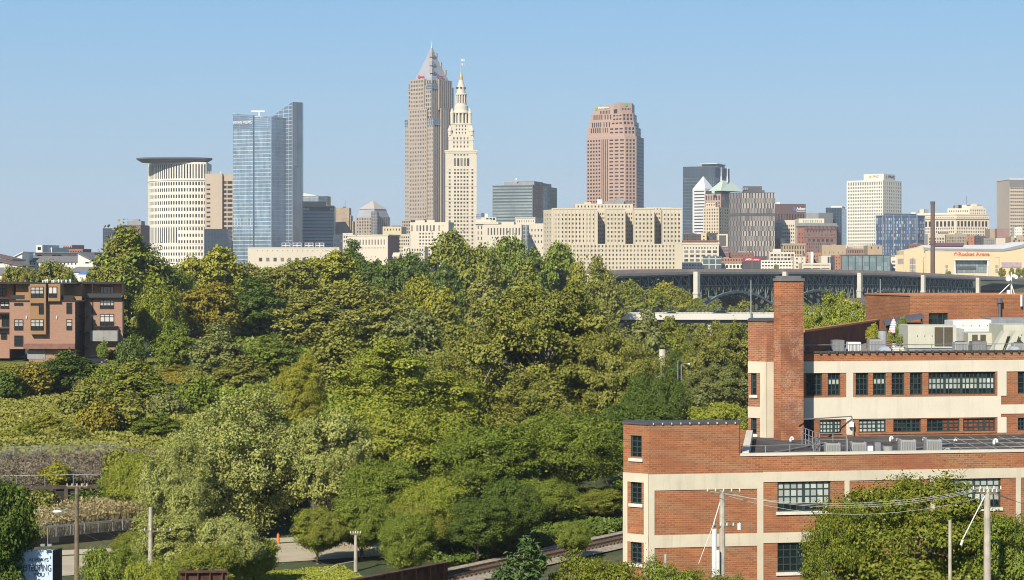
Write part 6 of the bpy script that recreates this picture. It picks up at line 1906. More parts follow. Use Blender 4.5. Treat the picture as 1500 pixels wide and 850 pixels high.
# central bays on both seen faces
for e, f0, f1, y1 in ((0, .17, .80, 159), (1, .30, .92, 157)):
    A, B = base[e], base[e + 1]; a, b = Vector(lerp2(A, B, f0)), Vector(lerp2(A, B, f1)); u = (b - a).normalized(); nn = Vector((u.y, -u.x)) * 1.3
    L = (b - a).length
    q = [tuple(a + nn), tuple(b + nn), tuple(b), tuple(a)]
    tier(t, q, ZB, Z(y1, D), [m_granite, m_slate], {0: G(10, 30, 5.95, 2, .45, .52, .03, .03) if e == 0 else G(6, 1, 178, 1, .42, .995, .05, .03, d=.9)}, D)
    t.windows(g_grey, 60)
for e, f0, f1, y1 in ((0, .10, .72, 115), (1, .30, .90, 115)):
    A, B = mid[e], mid[e + 1]; a, b = Vector(lerp2(A, B, f0)), Vector(lerp2(A, B, f1)); u = (b - a).normalized(); nn = Vector((u.y, -u.x)) * 1.2
    q = [tuple(a + nn), tuple(b + nn), tuple(b - nn * 3), tuple(a - nn * 3)]
    tier(t, q, Z(160, D), Z(y1, D), [m_granite, m_slate], {0: G(8, 8, 5.95, 1.5, .55, .52, .04, .04) if e == 0 else G(6, 1, 44, 1, .42, .99, .05, .03, d=.9)}, D)
    t.windows(g_grey, 40)
# glass corners at the setbacks
for pts_, y0, y1 in ((base, 173.5, 183), (mid, 121, 130)):
    c = Vector(pts_[1]); mb = MB()
    a = Vector(lerp2(pts_[0], pts_[1], .80)); b = Vector(lerp2(pts_[1], pts_[2], .28))
    mb.obox(tuple(a), tuple(c), .1, Z(y1, D), Z(y0, D), out=.35); mb.obox(tuple(c), tuple(b), .1, Z(y1, D), Z(y0, D), out=.35)
    t.part('corner_glazing', mb, curtain('curtain_corner', (.16, .22, .27), (.2, .26, .31), (.42, .42, .40), 3.2, 3.6, .25, .5, .1))
    a = Vector(lerp2(pts_[0], pts_[1], .0)); b = Vector(lerp2(pts_[0], pts_[1], .10)); mb = MB(); mb.obox(tuple(a), tuple(b), .1, Z(y1, D), Z(y0, D), out=.35); t.part('corner_glazing', mb, MATS['curtain_corner'])
# pyramid, slightly convex, in four tiers
cx_, cy_ = sum(p[0] for p in topb) / 4, sum(p[1] for p in topb) / 4
def ring(s, z): return [(cx_ + (p[0] - cx_) * s, cy_ + (p[1] - cy_) * s, z) for p in topb]
lev = [(.86, 116.1), (.82, 111.5), (.62, 100.5), (.60, 99.8), (.37, 86), (.35, 85.3), (.12, 70.5), (.06, 66.6)]
mb = MB(); rr = [ring(s, Z(y, D)) for s, y in lev]
for a, b in zip(rr, rr[1:]):
    for i in range(4): j = (i + 1) % 4; mb.quad(a[i], a[j], b[j], b[i])
mb.ngon(rr[-1]); t.part('pyramid_roof', mb, m_slate)
# dormer blocks down the near and right ridges
for s, y, h in ((.70, 104, 6.5), (.47, 92, 6), (.24, 78.5, 5.5)):
    for ci in (1, 2):
        p = ring(s, 0)[ci]; w_ = 2.2 if ci == 1 else 1.1
        c, s_ = math.cos(R(-A0)), math.sin(R(-A0)); mb = MB()
        q = [(p[0] + (a * c - b * s_) * w_, p[1] + (a * s_ + b * c) * w_) for a, b in ((-1, -1), (1, -1), (1, 1), (-1, 1))]
        mb.prism(q, Z(y + 2, D), Z(y - h * .8, D)); t.part('dormer', mb, m_granite)
mb = MB(); mb.tube((cx_, cy_, Z(67, D)), (cx_, cy_, Z(63.5, D)), 1.3, .8, 8); mb.tube((cx_, cy_, Z(63.5, D)), (cx_, cy_, Z(55, D)), .45, .1, 6); t.part('spire', mb, m_alu)
def emblem(A, B, f0, f1, zc, hgt):
    """a red key lying on its side: ring bow, shaft, two teeth"""
    A, B = Vector(lerp2(A, B, f0)), Vector(lerp2(A, B, f1)); L = (B - A).length; u = (B - A).normalized(); n = Vector((u.y, -u.x)) * .4
    mb = MB()
    def pt(s, z, o=1.0): q = A + u * s + n * o; return (q.x, q.y, zc + z)
    r = hgt / 2
    for i in range(8):
        a0, a1 = 2 * math.pi * i / 8 + .39, 2 * math.pi * (i + 1) / 8 + .39
        P_ = [(r + r * q * math.cos(a), r * q * math.sin(a)) for q, a in ((1, a0), (1, a1), (.5, a1), (.5, a0))]
        mb.quad(*[pt(*p) for p in P_]); mb.quad(*[pt(*p, .6) for p in P_[::-1]])
    for s0, s1, z0, z1 in ((2 * r - .2, L, -r * .2, r * .3), (L * .70, L * .80, -r * .8, -r * .2), (L * .88, L, -r * .9, -r * .2)):
        q0, q1 = A + u * s0 + n, A + u * s1 + n; mb.obox(tuple(q0), tuple(q1), .3, zc + z0, zc + z1)
    t.part('emblem', mb, m_red)
pl, pc, prr = [ring(.86, 0)[i][:2] for i in (0, 1, 2)]
emblem(pl, pc, .18, .56, Z(110.3, D), 5.2 * k); emblem(pc, prr, .30, .68, Z(109.5, D), 5.2 * k)
# parapet boxes under the emblems
face_box('parapet', topb, 0, .1, .62, Z(118, D), Z(114.6, D), .8, m_granite); face_box('parapet', topb, 1, .25, .95, Z(118, D), Z(114.6, D), .8, m_granite)
low = box_pts(588.5, 601.5, D - 60, 10, 30)
tier(t, low, ZB, Z(324, D), [m_granite, m_rgrey], {0: G(5, 4, 5, 2, .6, .55)}, D - 60); t.windows(g_grey)

# --- slender stone tower with tiered crown and gilded tip
D = 2050; k = D / F
t = Thing('stone_tower', 'slender cream stone tower with tiered classical crown and gilded tip', 'tower', (X(675.5, D), D, ZB))
def tt_(pxl, pxr, dd, dep): return box_pts(pxl, pxr, D + dd, -1.5, dep)
sh = tt_(652.3, 698.2, 0, 34)
cols_a = [(.11, .17), (.28, .34), (.38, .44), (.48, .54), (.58, .64), (.68, .74), (.835, .895)]
arch = [(.275, .345), (.38, .45), (.485, .555), (.59, .66), (.695, .765)]
side2 = [(.115, .165), (.84, .89)]
rows_g = G(7, 22, 5.42, 31.5, .5, .50, cols=cols_a)
tier(t, sh, ZB, Z(221, D), [m_lime2, m_lime2], {0: [G(1, 1, 12, 11, 1, .95, cols=arch), G(7, 1, 5.4, 5, .5, .4, cols=cols_a[1:6]), G(7, 1, 5.4, 27, .5, .35, cols=cols_a), rows_g]}, D)
t.windows(g_warm, 100)
for y in (251.5, 272.8, 295, 316.8): 
    mb = MB(); mb.obox(sh[0], sh[1], .1, Z(y + .7, D), Z(y, D), out=.18); t.part('string_course', mb, m_lime)
cornice(t, sh, Z(224.2, D), Z(222.4, D), .7, m_lime2); cornice(t, sh, Z(222.3, D), Z(220, D), 1.2, m_lime2)
a2 = tt_(657, 693.2, 3, 27)
tier(t, a2, Z(221, D), Z(196.5, D), [m_lime2, m_lime2], {0: G(5, 3, 6, 4.5, .4, .5, .15, .15)}, D); t.windows(g_warm)
cornice(t, a2, Z(205, D), Z(204, D), .5, m_lime2)
a3 = tt_(660.5, 690, 5, 22)
tier(t, a3, Z(196.5, D), Z(181, D), [m_lime2, m_lime2], {0: G(4, 3, 5, 2, .4, .5, .2, .2)}, D); t.windows(g_warm)
cornice(t, a3, Z(181.5, D), Z(180.3, D), .6, m_lime2)
ccx = sum(p[0] for p in a3) / 4; ccy = sum(p[1] for p in a3) / 4
# corner turrets with little domes
for pts_, y0, y1, r in ((a2, 198, 189, 2.3), (a3, 182, 163.5, 1.8)):
    for p in pts_:
        q = lerp2(p, (ccx, ccy), .12); mb = MB()
        z0, z1 = Z(y0, D), Z(y1, D)
        mb.lathe(*q, [(r, z0), (r, z1 - 2), (r * 1.2, z1 - 2), (r * 1.2, z1 - 1.2), (r * .95, z1), (r * .6, z1 + 2), (r * .12, z1 + 4.5)], 10, a0=.3); t.part('turret', mb, m_lime2, smooth=False)
def drum(r, y0, y1, ncol, rc, nm, rin=.82):
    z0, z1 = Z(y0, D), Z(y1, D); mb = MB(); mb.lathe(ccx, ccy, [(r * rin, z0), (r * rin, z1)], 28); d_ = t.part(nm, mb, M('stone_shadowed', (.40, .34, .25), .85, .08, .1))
    for i in range(ncol):
        a = 2 * math.pi * (i + .5) / ncol; q = (ccx + r * .97 * math.sin(a), ccy - r * .97 * math.cos(a)); mb = MB(); mb.tube((*q, z0), (*q, z1), rc, n=8); t.part('column', mb, m_lime2, d_)
    mb = MB(); mb.lathe(ccx, ccy, [(r * 1.12, z1 + .01), (r * 1.12, z1 + 1.3), (r * 1.02, z1 + 1.4)], 28); t.part('entablature', mb, m_lime2)
    mb = MB(); mb.lathe(ccx, ccy, [(r * 1.08, z0 - 1.4), (r * 1.08, z0 - .02)], 28); t.part('plinth', mb, m_lime2)
drum(12.6 * k, 179.5, 165, 14, 1.15, 'colonnade')
mb = MB(); mb.lathe(ccx, ccy, [(12 * k, Z(163.5, D)), (10.5 * k, Z(160, D)), (10.2 * k, Z(153.5, D)), (8.8 * k, Z(152.5, D)), (8.6 * k, Z(151, D))], 28); t.part('drum_base', mb, m_lime2)
drum(7.7 * k, 150, 137.5, 12, .8, 'colonnade')
mb = MB(); mb.lathe(ccx, ccy, [(8.3 * k, Z(135.8, D)), (6.6 * k, Z(134.6, D)), (6.3 * k, Z(126, D)), (5.6 * k, Z(124.8, D)), (3.2 * k, Z(116.5, D)), (3.0 * k, Z(115, D))], 20); t.part('cone', mb, m_lime2)
for i in range(8):
    a = 2 * math.pi * i / 8; q = Vector((ccx + 6.2 * k * math.sin(a), ccy - 6.2 * k * math.cos(a), Z(127, D))); mb = MB()
    d = Vector((math.sin(a), -math.cos(a), 0)); mb.tube(q, q + d * .8, 1.1, n=8); t.part('oculus', mb, g_warm)
mb = MB(); mb.lathe(ccx, ccy, [(2.9 * k, Z(115, D)), (2.9 * k, Z(113, D)), (2.6 * k, Z(110, D)), (1.6 * k, Z(106, D)), (.5 * k, Z(102.8, D))], 14); t.part('gilded_tip', mb, M('gilding', (.66, .46, .17), .4, .1, .3, metal=.4))
mb = MB(); mb.tube((ccx, ccy, Z(103, D)), (ccx, ccy, Z(80, D)), .25, .12, 6); t.part('flagpole', mb, m_alu)
for y, c, nm in ((85.5, m_signw, 'flag'), (92, M('flag_pale_pink', (.72, .55, .58), .7, .1, 1), 'flag')):
    mb = MB(); pz = Z(y, D); xs = [ccx + .3 + 3.4 * i / 6 for i in range(7)]
    yy = [ccy + .5 * math.sin(i * 1.4) for i in range(7)]
    for i in range(6):
        mb.quad((xs[i], yy[i], pz - 1), (xs[i + 1], yy[i + 1], pz - 1.2), (xs[i + 1], yy[i + 1], pz + .9), (xs[i], yy[i], pz + 1))
        mb.quad((xs[i], yy[i] + .05, pz + 1), (xs[i + 1], yy[i + 1] + .05, pz + .9), (xs[i + 1], yy[i + 1] + .05, pz - 1.2), (xs[i], yy[i] + .05, pz - 1))
    t.part(nm, mb, c)

# --- low white court blocks right of it
D = 1700; pts = box_pts(697, 729, D, 0, 40); t = bld('white block with heavy flat cornice at the foot of the slender tower', pts, 326, D, m_lime2, {0: G(6, 3, 8, 5, .3, .6)}, name='office_block', cat='office block', gl=g_grey)
cornice(t, pts, Z(328.5, D), Z(325.2, D), 1.5, m_lime2); plantroom(t, pts, .0, .7, .1, .6, Z(326, D), 321.5, D, m_lime2)
D = 1760; pts = box_pts(705, 727, D, 0, 14); t = bld('white stair block with dark rooftop frame left of the glass box', pts, 318.5, D, m_lime2, {0: G(3, 1, 5, 1, .7, .6, .3, .05)}, name='office_block', cat='office block')
mb = MB(); mb.box(X(705, D), D + 3, Z(318.5, D), X(709, D), D + 7, Z(311.8, D)); t.part('roof_box', mb, m_dgrey); mb = MB(); mb.box(X(709, D), D + 4, Z(318.5, D), X(714.5, D), D + 9, Z(313, D)); t.part('roof_box', mb, m_whiteb)
mb = MB()
for i in range(5): mb.tube((X(698 + 1.6 * i, D), D + 3, Z(320, D)), (X(698 + 1.6 * i, D), D + 3, Z(314, D)), .18, n=4)
for z in (314, 317): mb.tube((X(697.5, D), D + 3, Z(z, D)), (X(705, D), D + 3, Z(z, D)), .18, n=4)
t.part('roof_frame', mb, m_dgrey, stuff=True)
D = 1600; pts = box_pts(708, 764, D, 5, 36, 770)
t = Thing('office_block', 'white block with a row of eleven tall slot windows and rounded glass corner', 'office block', (*pts[0], ZB))
tier(t, pts, ZB, Z(329, D), [m_lime2, m_rgrey], {0: [G(11, 1, 10.5, 5, .42, .98, .09, .02), G(9, 1, 4, 18, .4, .6, .2, .1)]}, D); t.windows(g_grey)
mb = MB(); q = Vector(P2(769.5, D + 4)); mb.tube((*q, ZB), (*q, Z(330, D)), 3.1, n=14); t.part('glass_corner', mb, curtain('curtain_corner_blue', (.10, .16, .21), (.16, .22, .27), (.5, .48, .42), 1.6, 3.2, .2, .4, .1))
plantroom(t, pts, .45, .78, .2, .6, Z(329, D), 325, D, m_lime2)
D = 1650; pts = box_pts(752, 797, D, 0, 36); t = bld('long pale block with small paired windows left of the big stone block', pts, 327.5, D, m_lime2, {0: G(9, 3, 8.5, 8, .35, .42)}, name='office_block', cat='office block', gl=g_grey)
p2 = box_pts(755, 784, D + 6, 12, 20, 797); tier(t, p2, ZB, Z(318.5, D), [m_lime2, m_rgrey], {0: G(8, 1, 6, 4, .3, .5), 1: G(5, 1, 6, 3, .35, .5)}, D); t.windows(g_grey)
cornice(t, p2, Z(320, D), Z(318.3, D), .6, m_lime2)
# --- glass box
D = 2000; pts = box_pts(721.3, 780, D, 18, 40, 815.8)
t = Thing('glass_block', 'square banded green glass office box with flat rooftop plant', 'office block', (*pts[0], ZB))
tier(t, pts, ZB, Z(270.5, D), [curtain('curtain_greenish', (.30, .35, .35), (.36, .41, .40), (.24, .28, .29), 6.5, 4.6, .10, .35, .15), m_rgrey], {0: G(1, 14, 4.55, 1.2, .99, .48, .004, .004, d=.3)}, D)
t.windows(glass('glass_band_grey', (.13, .165, .17), (.2, .24, .24), .5, metal=.3), name='window_band')
mb = MB(); mb.obox(pts[1], pts[2], .1, ZB, Z(270.6, D), out=.06); t.part('curtain_wall', mb, curtain('curtain_steel_blue', (.10, .145, .175), (.16, .205, .235), (.27, .33, .36), 6.2, 4.6, .16, .5, .08))
plantroom(t, pts, .22, .98, .1, .8, Z(270.5, D), 265.8, D, m_mgrey); plantroom(t, pts, .5, .95, .15, .5, Z(265.8, D), 264.6, D, M('plant_brown', (.24, .21, .18), .8, .2, .2))
mb = MB(); mb.tube((X(756, D), D + 12, Z(266, D)), (X(756, D), D + 12, Z(260.5, D)), .3, n=5); mb.tube((X(756, D), D + 12, Z(262.5, D)), (X(756, D) + 1.2, D + 11.5, Z(261.5, D)), 1.0, n=10); t.part('dish', mb, m_signw)

# --- rose granite tower with stepped top
D = 2050; k = D / F
t = Thing('skyscraper', 'rose granite skyscraper with stepped notched top and green emblem', 'tower', (X(889, D), D, ZB))
def q200(l, m0, m1, r_, rr_, dd=0):
    a, b, c, d, e = P2(l, D + 24 + dd), P2(m0, D + 8 + dd), P2(m1, D + 2 + dd), P2(r_, D + 7 + dd), P2(rr_, D + 42 + dd)
    return [a, b, c, d, e, (e[0] - 6, e[1] + 20), (a[0] + 2, a[1] + 36)]
SL = {0: G(5, 23, 5.28, 2.5, .55, .50, .04, .06), 1: G(4, 1, 138, 2, .4, .99, .0, .0, d=.5), 2: G(3, 24, 5.28, .5, .66, .42, .05, .05), 3: G(3, 24, 5.28, .5, .55, .62, .06, .08, d=.6)}
body = q200(859.2, 887, 893, 932, 943)
# faces: left, fluted fold, centre, right, dark side
def body5(l, a, b, c, d, e, dd=0):
    P_ = [P2(l, D + 22 + dd), P2(a, D + 10 + dd), P2(b, D + 8.5 + dd), P2(c, D + dd), P2(d, D + 4 + dd), P2(e, D + 34 + dd)]
    return P_ + [(P_[5][0] - 8, P_[5][1] + 20), (P_[0][0] + 3, P_[0][1] + 36)]
b0 = body5(859.2, 880.5, 891, 915.5, 932.3, 943)
S5 = lambda n, top, w=1: {0: G(5, n, 5.28, top, .58, .5, .02, .02), 1: G(4, 1, n * 5.28, top - .5, .42, .99, .0, .0, d=.5), 2: G(3, n, 5.28, top, .68, .40, .02, .02), 3: G(3, n, 5.28, top, .6, .6, .06, .08, d=.6)}
tier(t, b0, ZB, Z(199.5, D), [m_pink, m_pink], S5(22, 4.5), D); t.windows(g_brown, 90)
m_side_shade = curtain('curtain_shadow_side', (.055, .075, .10), (.07, .09, .115), (.05, .06, .08), 2.2, 3.8, .3, .2, .3)  # dark sheet over the granite: the unlit side's shade put into colour
mb = MB(); mb.obox(b0[4], b0[5], .1, ZB, Z(199.5, D), out=.08); t.part('curtain_wall', mb, m_side_shade)
for l, a, b, c, d, e, y, n, yp, dd in ((860.5, 881.5, 892, 914, 930.8, 938.5, 185, 2, 199.6, 3), (862.5, 882.5, 895, 912.5, 929, 935.6, 176.5, 1, 185.1, 5), (865, 884, 897, 911.5, 927.8, 932.5, 165, 2, 176.6, 7)):
    q = body5(l, a, b, c, d, e, dd)
    tier(t, q, Z(yp, D), Z(y, D), [m_pink, m_pink], {0: G(5, 1, 9, 1.2, .55, .8, .2, .05), 1: G(3, 1, 9, 1.2, .4, .8), 2: G(3, n, 5.28, 2.2, .66, .42), 3: G(3, n, 5.2, 1.2, .6, .7)}, D); t.windows(g_brown, 30)
    mb = MB(); mb.obox(q[4], q[5], .1, Z(yp, D), Z(y, D), out=.08); t.part('curtain_wall', mb, m_side_shade)
top5 = body5(870.3, 894, 899, 908.5, 925.6, 929.5, 9)
tl = [Z(153.2, D), Z(151.5, D), Z(150.5, D), Z(149.2, D), Z(149.2, D), Z(149.6, D), Z(150, D), Z(153, D)]
mb = MB(); L_ = math.dist(top5[0], top5[1])
mb.prism(top5, Z(165.1, D), tl); t.part('crown', mb, m_pink)
for e, nn, f0, f1, y0, y1 in ((0, 7, .35, 1.0, 159.5, 168), (3, 6, .12, .92, 157.2, 160)):
    for i in range(nn):
        A, B = top5[e], top5[e + 1]; p_ = (f1 - f0) / nn; mb = MB()
        mb.obox(lerp2(A, B, f0 + p_ * (i + .2)), lerp2(A, B, f0 + p_ * (i + .75)), .1, Z(min(y1, 164.9), D), Z(y0, D), out=.05); t.part('window', mb, g_brown)
mb = MB(); mb.obox(lerp2(top5[2], top5[3], .0), lerp2(top5[2], top5[3], .55), .1, Z(164.8, D), Z(158.5, D), out=.06); t.part('louvre', mb, g_brown)
lettering(t, 'Huntington', lerp2(top5[0], top5[1], .29), lerp2(top5[0], top5[1], .93), Z(157.4, D), 3.8 * k, m_signw, out=.6, ext=.2, bold=.03)
def hexa(A, B, f, zc, r):
    c = Vector(lerp2(A, B, f)); u = (Vector(B) - Vector(A)).normalized(); n = Vector((u.y, -u.x)); mb = MB()
    P_ = [(r * math.cos(a), r * math.sin(a)) for a in [math.pi / 6 + math.pi / 3 * i for i in range(6)]]
    fr_ = [tuple((*(c + u * s + n * .7), zc + z)) for s, z in P_]; bk = [tuple((*(c + u * s + n * .1), zc + z)) for s, z in P_]
    mb.ngon(fr_)
    for i in range(6): j = (i + 1) % 6; mb.quad(bk[i], bk[j], fr_[j], fr_[i])
    t.part('emblem', mb, m_green)
hexa(top5[0], top5[1], .13, Z(156.2, D), 2.2 * k); hexa(top5[3], top5[4], .5, Z(152.2, D), 2.5 * k)

# --- big limestone block with three light wells
D = 1300; k = D / F
t = Thing('stone_block', 'broad warm limestone office block with three tall recessed light wells', 'office block', (X(796, D), D, ZB))
cc = [P2(796, D + 14), P2(808, D), P2(999, D - 3), (X(999, D) + 1, D + 55), (X(797, D) + 1, D + 58)]
zt = Z(307, D)
def fr(px): return (px - 808) / (999 - 808)
wells = [(875.6, 887), (916.2, 928), (958.6, 969.6)]
segs = [(808, 875.6), (887, 916.2), (928, 958.6), (969.6, 999)]
ztw = Z(357.5, D)
fA, fB = cc[1], cc[2]
def seg(px0, px1, z0, z1, nc, ntop, pitch, n, fw=.42, fh=.5):
    A, B = lerp2(fA, fB, fr(px0)), lerp2(fA, fB, fr(px1)); mb = MB(); L = math.dist(A, B)
    rows = grid_rows(G(nc, n, pitch, ntop, fw, fh, .05, .05, d=.5), L, z1, D)
    t.wins += facade(mb, A, B, z0, z1, rows, .5); t.part('wall', mb, m_lime); return A, B
nv_ = (Vector(fB) - Vector(fA)).normalized(); nb = Vector((-nv_.y, nv_.x))
for (a, b), nc in zip(segs, (12, 5, 5, 5)): seg(a, b, ztw, zt, nc, 6.5, 6.3, 7)
seg(808, 999, ZB, ztw, 33, 2.0, 6.2, 8)
for a, b in wells:
    A, B = Vector(lerp2(fA, fB, fr(a))), Vector(lerp2(fA, fB, fr(b))); dd = nb * 16
    mb = MB()
    mb.quad((*A, ztw), (*(A + dd), ztw), (*(A + dd), zt), (*A, zt)); mb.quad((*(B + dd), ztw), (*B, ztw), (*B, zt), (*(B + dd), zt))
    t.part('light_well', mb, m_lime)
    mb = MB(); rows = grid_rows(G(4, 8, 6.2, 4, .5, .5), (B - A).length, zt, D); t.wins += facade(mb, tuple(A + dd), tuple(B + dd), ztw, zt, rows, .3); t.part('light_well', mb, m_lime)
    mb = MB(); mb.quad((*A, ztw), (*B, ztw), (*(B + dd), ztw), (*(A + dd), ztw)); t.part('well_floor', mb, m_rgrey)
mb = MB(); t.wins += facade(mb, cc[0], cc[1], ZB, zt, grid_rows(G(3, 14, 6.25, 6.5, .4, .5), math.dist(cc[0], cc[1]), zt, D), .5)
for i in (2, 3, 4): j = (i + 1) % 5; mb.quad((*cc[i], ZB), (*cc[j], ZB), (*cc[j], zt), (*cc[i], zt))
t.part('wall', mb, m_lime)
mb = MB()
prev = 808
rim = [cc[0], cc[1]]
for a, b in wells:
    A, B = Vector(lerp2(fA, fB, fr(a))), Vector(lerp2(fA, fB, fr(b))); rim += [tuple(A), tuple(A + nb * 16), tuple(B + nb * 16), tuple(B)]
rim += [cc[2], cc[3], cc[4]]
mb.ngon([(*p, zt) for p in rim]); t.part('roof', mb, m_rgrey)
t.windows(g_warm, 100)
m_crown = m_lime
for a, b in segs:
    mb = MB(); q0, q1 = lerp2(fA, fB, fr(a)), lerp2(fA, fB, fr(b)); mb.obox(q0, q1, .8, zt + .002, zt + 1.0, out=.25); t.part('parapet', mb, m_lime)
    n_p = max(3, int((b - a) / 5.5))
    for i in range(n_p + 1):
        f0 = i / n_p; mb = MB(); c = lerp2(q0, q1, min(.99, max(.01, f0))); c2 = lerp2(q0, q1, min(1, max(.02, f0) + .012)); mb.obox(c, c2, .3, ZB if b - a > 60 else ztw, zt + 1.0, out=.3); t.part('pilaster', mb, m_lime)
att = box_pts(842, 927, D + 16, 0, 30)
tier(t, att, zt, Z(297.5, D), [m_lime, m_rgrey], {0: G(16, 1, 6, 2.5, .4, .5)}, D); t.windows(g_warm, 20)
att2 = box_pts(946, 984, D + 20, 0, 26); tier(t, att2, zt, Z(302.5, D), [m_lime, m_rgrey], {0: G(8, 1, 4, 1.5, .35, .5)}, D); t.windows(g_warm, 20)
for px0, px1, y0, y1, m, dd in ((875, 882, 290.5, 298, m_signw, 24), (900, 914, 291, 298, m_mgrey, 26), (884, 900, 292.5, 298, m_mgrey, 30), (900, 926, 293, 298, M('plant_teal', (.14, .18, .19), .6, .2, .2), 28), (903, 908, 287, 291, m_mgrey, 27), (855, 866, 294, 298, m_lime, 24)):
    mb = MB(); mb.box(X(px0, D + dd), D + dd, Z(y1, D), X(px1, D + dd), D + dd + 6, Z(y0, D)); t.part('roof_plant', mb, m)

# --- dark green glass tower, white pyramid tower, green hipped tower
D = 2350; pts = box_pts(1000.3, 1047.5, D, 22, 30, 1068.8)
t = bld('dark slate glass tower behind the white pyramid roof', pts, 243.5, D, curtain('curtain_slate', (.055, .085, .10), (.085, .12, .14), (.11, .15, .17), 2.6, 4.0, .35, .4, .1), {})
for e, n in ((0, 6), (1, 2)):
    A, B = pts[e], pts[e + 1]
    for i in range(n):
        mb = MB(); mb.obox(lerp2(A, B, (i + .06) / n), lerp2(A, B, (i + .94) / n), .1, Z(259.5, D), Z(245, D), out=.25); t.part('louvre_panel', mb, M('louvre_navy', (.05, .075, .105), .5, .1, .1))
plantroom(t, pts, .5, .98, .2, .7, Z(243.5, D), 239.5, D, m_mgrey)
mb = MB(); mb.prism(sub_pts(pts, .45, 1.0, .15, .75), Z(239.6, D), Z(238.8, D), bottom=True); t.part('plant_roof', mb, m_whiteb)
D = 2200; pts = box_pts(1014.5, 1033, D, 40, 30, 1046)
t = Thing('office_tower', 'white striped tower with pointed white pyramid roof', 'tower', (*pts[0], ZB))
tier(t, pts, ZB, Z(276.5, D), [M('white_panel', (.70, .70, .70), .6, .04, .05), m_rgrey], {0: G(1, 14, 4.55, 3, .86, .38, .06, .0, d=.5), 1: G(1, 14, 4.55, 3, .86, .38, .06, .06, d=.5)}, D); t.windows(g_grey, name='window_band')
cx_, cy_ = sum(p[0] for p in pts) / 4, sum(p[1] for p in pts) / 4; mb = MB()
for i in range(4): j = (i + 1) % 4; mb.ngon([(*pts[i], Z(276.4, D)), (*pts[j], Z(276.4, D)), (cx_, cy_, Z(257.3, D))])
t.part('pyramid_roof', mb, MATS['white_panel'])
D = 2000; pts = box_pts(1032, 1056, D, 28, 30, 1071)
m_rose2 = M('granite_pinkish', (.42, .29, .23), .7, .06, .05); m_crm2 = M('granite_cream', (.64, .53, .37), .7, .06, .05)
t = Thing('office_tower', 'stepped pink and cream tower with pale green hipped roof and two spires', 'tower', (*pts[0], ZB))
tier(t, pts, ZB, Z(284, D), [m_rose2, m_rgrey], {0: [G(6, 1, 8, 2.5, .5, .85), G(6, 3, 4.7, 12, .45, .55)], 1: G(4, 1, 8, 2.5, .6, .85)}, D); t.windows(g_dark)
low_ = box_pts(1030, 1053, D - 6, 28, 34, 1072)
tier(t, low_, ZB, Z(304, D), [m_crm2, m_crm2], {0: G(6, 9, 4.7, 2, .42, .55), 1: G(5, 9, 4.7, 2, .5, .55)}, D); t.windows(g_dark)
up_ = box_pts(1034, 1048, D - 3, 28, 34, 1070)
tier(t, up_, ZB, Z(297, D), [m_crm2, m_crm2], {0: G(4, 10, 4.7, 2, .42, .55), 1: G(5, 10, 4.7, 2, .5, .55)}, D); t.windows(g_dark)
belt = inset(pts, 1.5); mb = MB(); mb.prism(belt, Z(284, D), Z(279.5, D)); t.part('attic', mb, M('attic_dark', (.05, .05, .055), .6, .2, .2))
eave = box_pts(1037, 1058, D - 3, 28, 30, 1087.5); eave = inset(pts, -1.5)
c = lerp2(pts[0], pts[2], .5); r0, r1 = P2(1057, D + 12), P2(1068, D + 24)
ev = [P2(1037.5, D + 12), P2(1056, D - 2), P2(1088, D + 22), P2(1068, D + 44)]
mb = MB(); zE, zR = Z(279.5, D), Z(263.8, D)
rp = [P2(1056.5, D + 14), P2(1059, D + 11), P2(1070.5, D + 22), P2(1068, D + 25)]
for i in range(4): j = (i + 1) % 4; mb.quad((*ev[i], zE), (*ev[j], zE), (*rp[j], zR), (*rp[i], zR))
mb.ngon([(*p, zR) for p in rp]); mb.ngon([(*p, zE) for p in ev][::-1]); t.part('hipped_roof', mb, M('roof_pale_green', (.50, .58, .49), .6, .05, .05))
mb = MB(); a = lerp2(ev[1], ev[2], .36); b = lerp2(ev[1], ev[2], .66)
for px in (1058.5, 1067.5):
    sp = MB(); sp.tube((X(px, D), D + 14, zR - 2), (X(px, D), D + 14, Z(258, D)), .7, n=6); sp.tube((X(px, D), D + 14, Z(258, D)), (X(px, D), D + 14, Z(244.5, D)), .45, .35, 6); t.part('spire', sp, m_signw)
mb.obox(P2(1042.5, D - 2.0), P2(1047, D - 2.0), .3, Z(284, D), Z(279.6, D)); t.part('sign_box', mb, M('sign_cyan', (.20, .55, .62), .5, .05, 1))
lettering(t, 'N', P2(1043.3, D - 2.1), P2(1046.3, D - 2.1), Z(283.3, D), 3.2 * D / F, m_signw, out=.15, ext=.08, bold=.03)
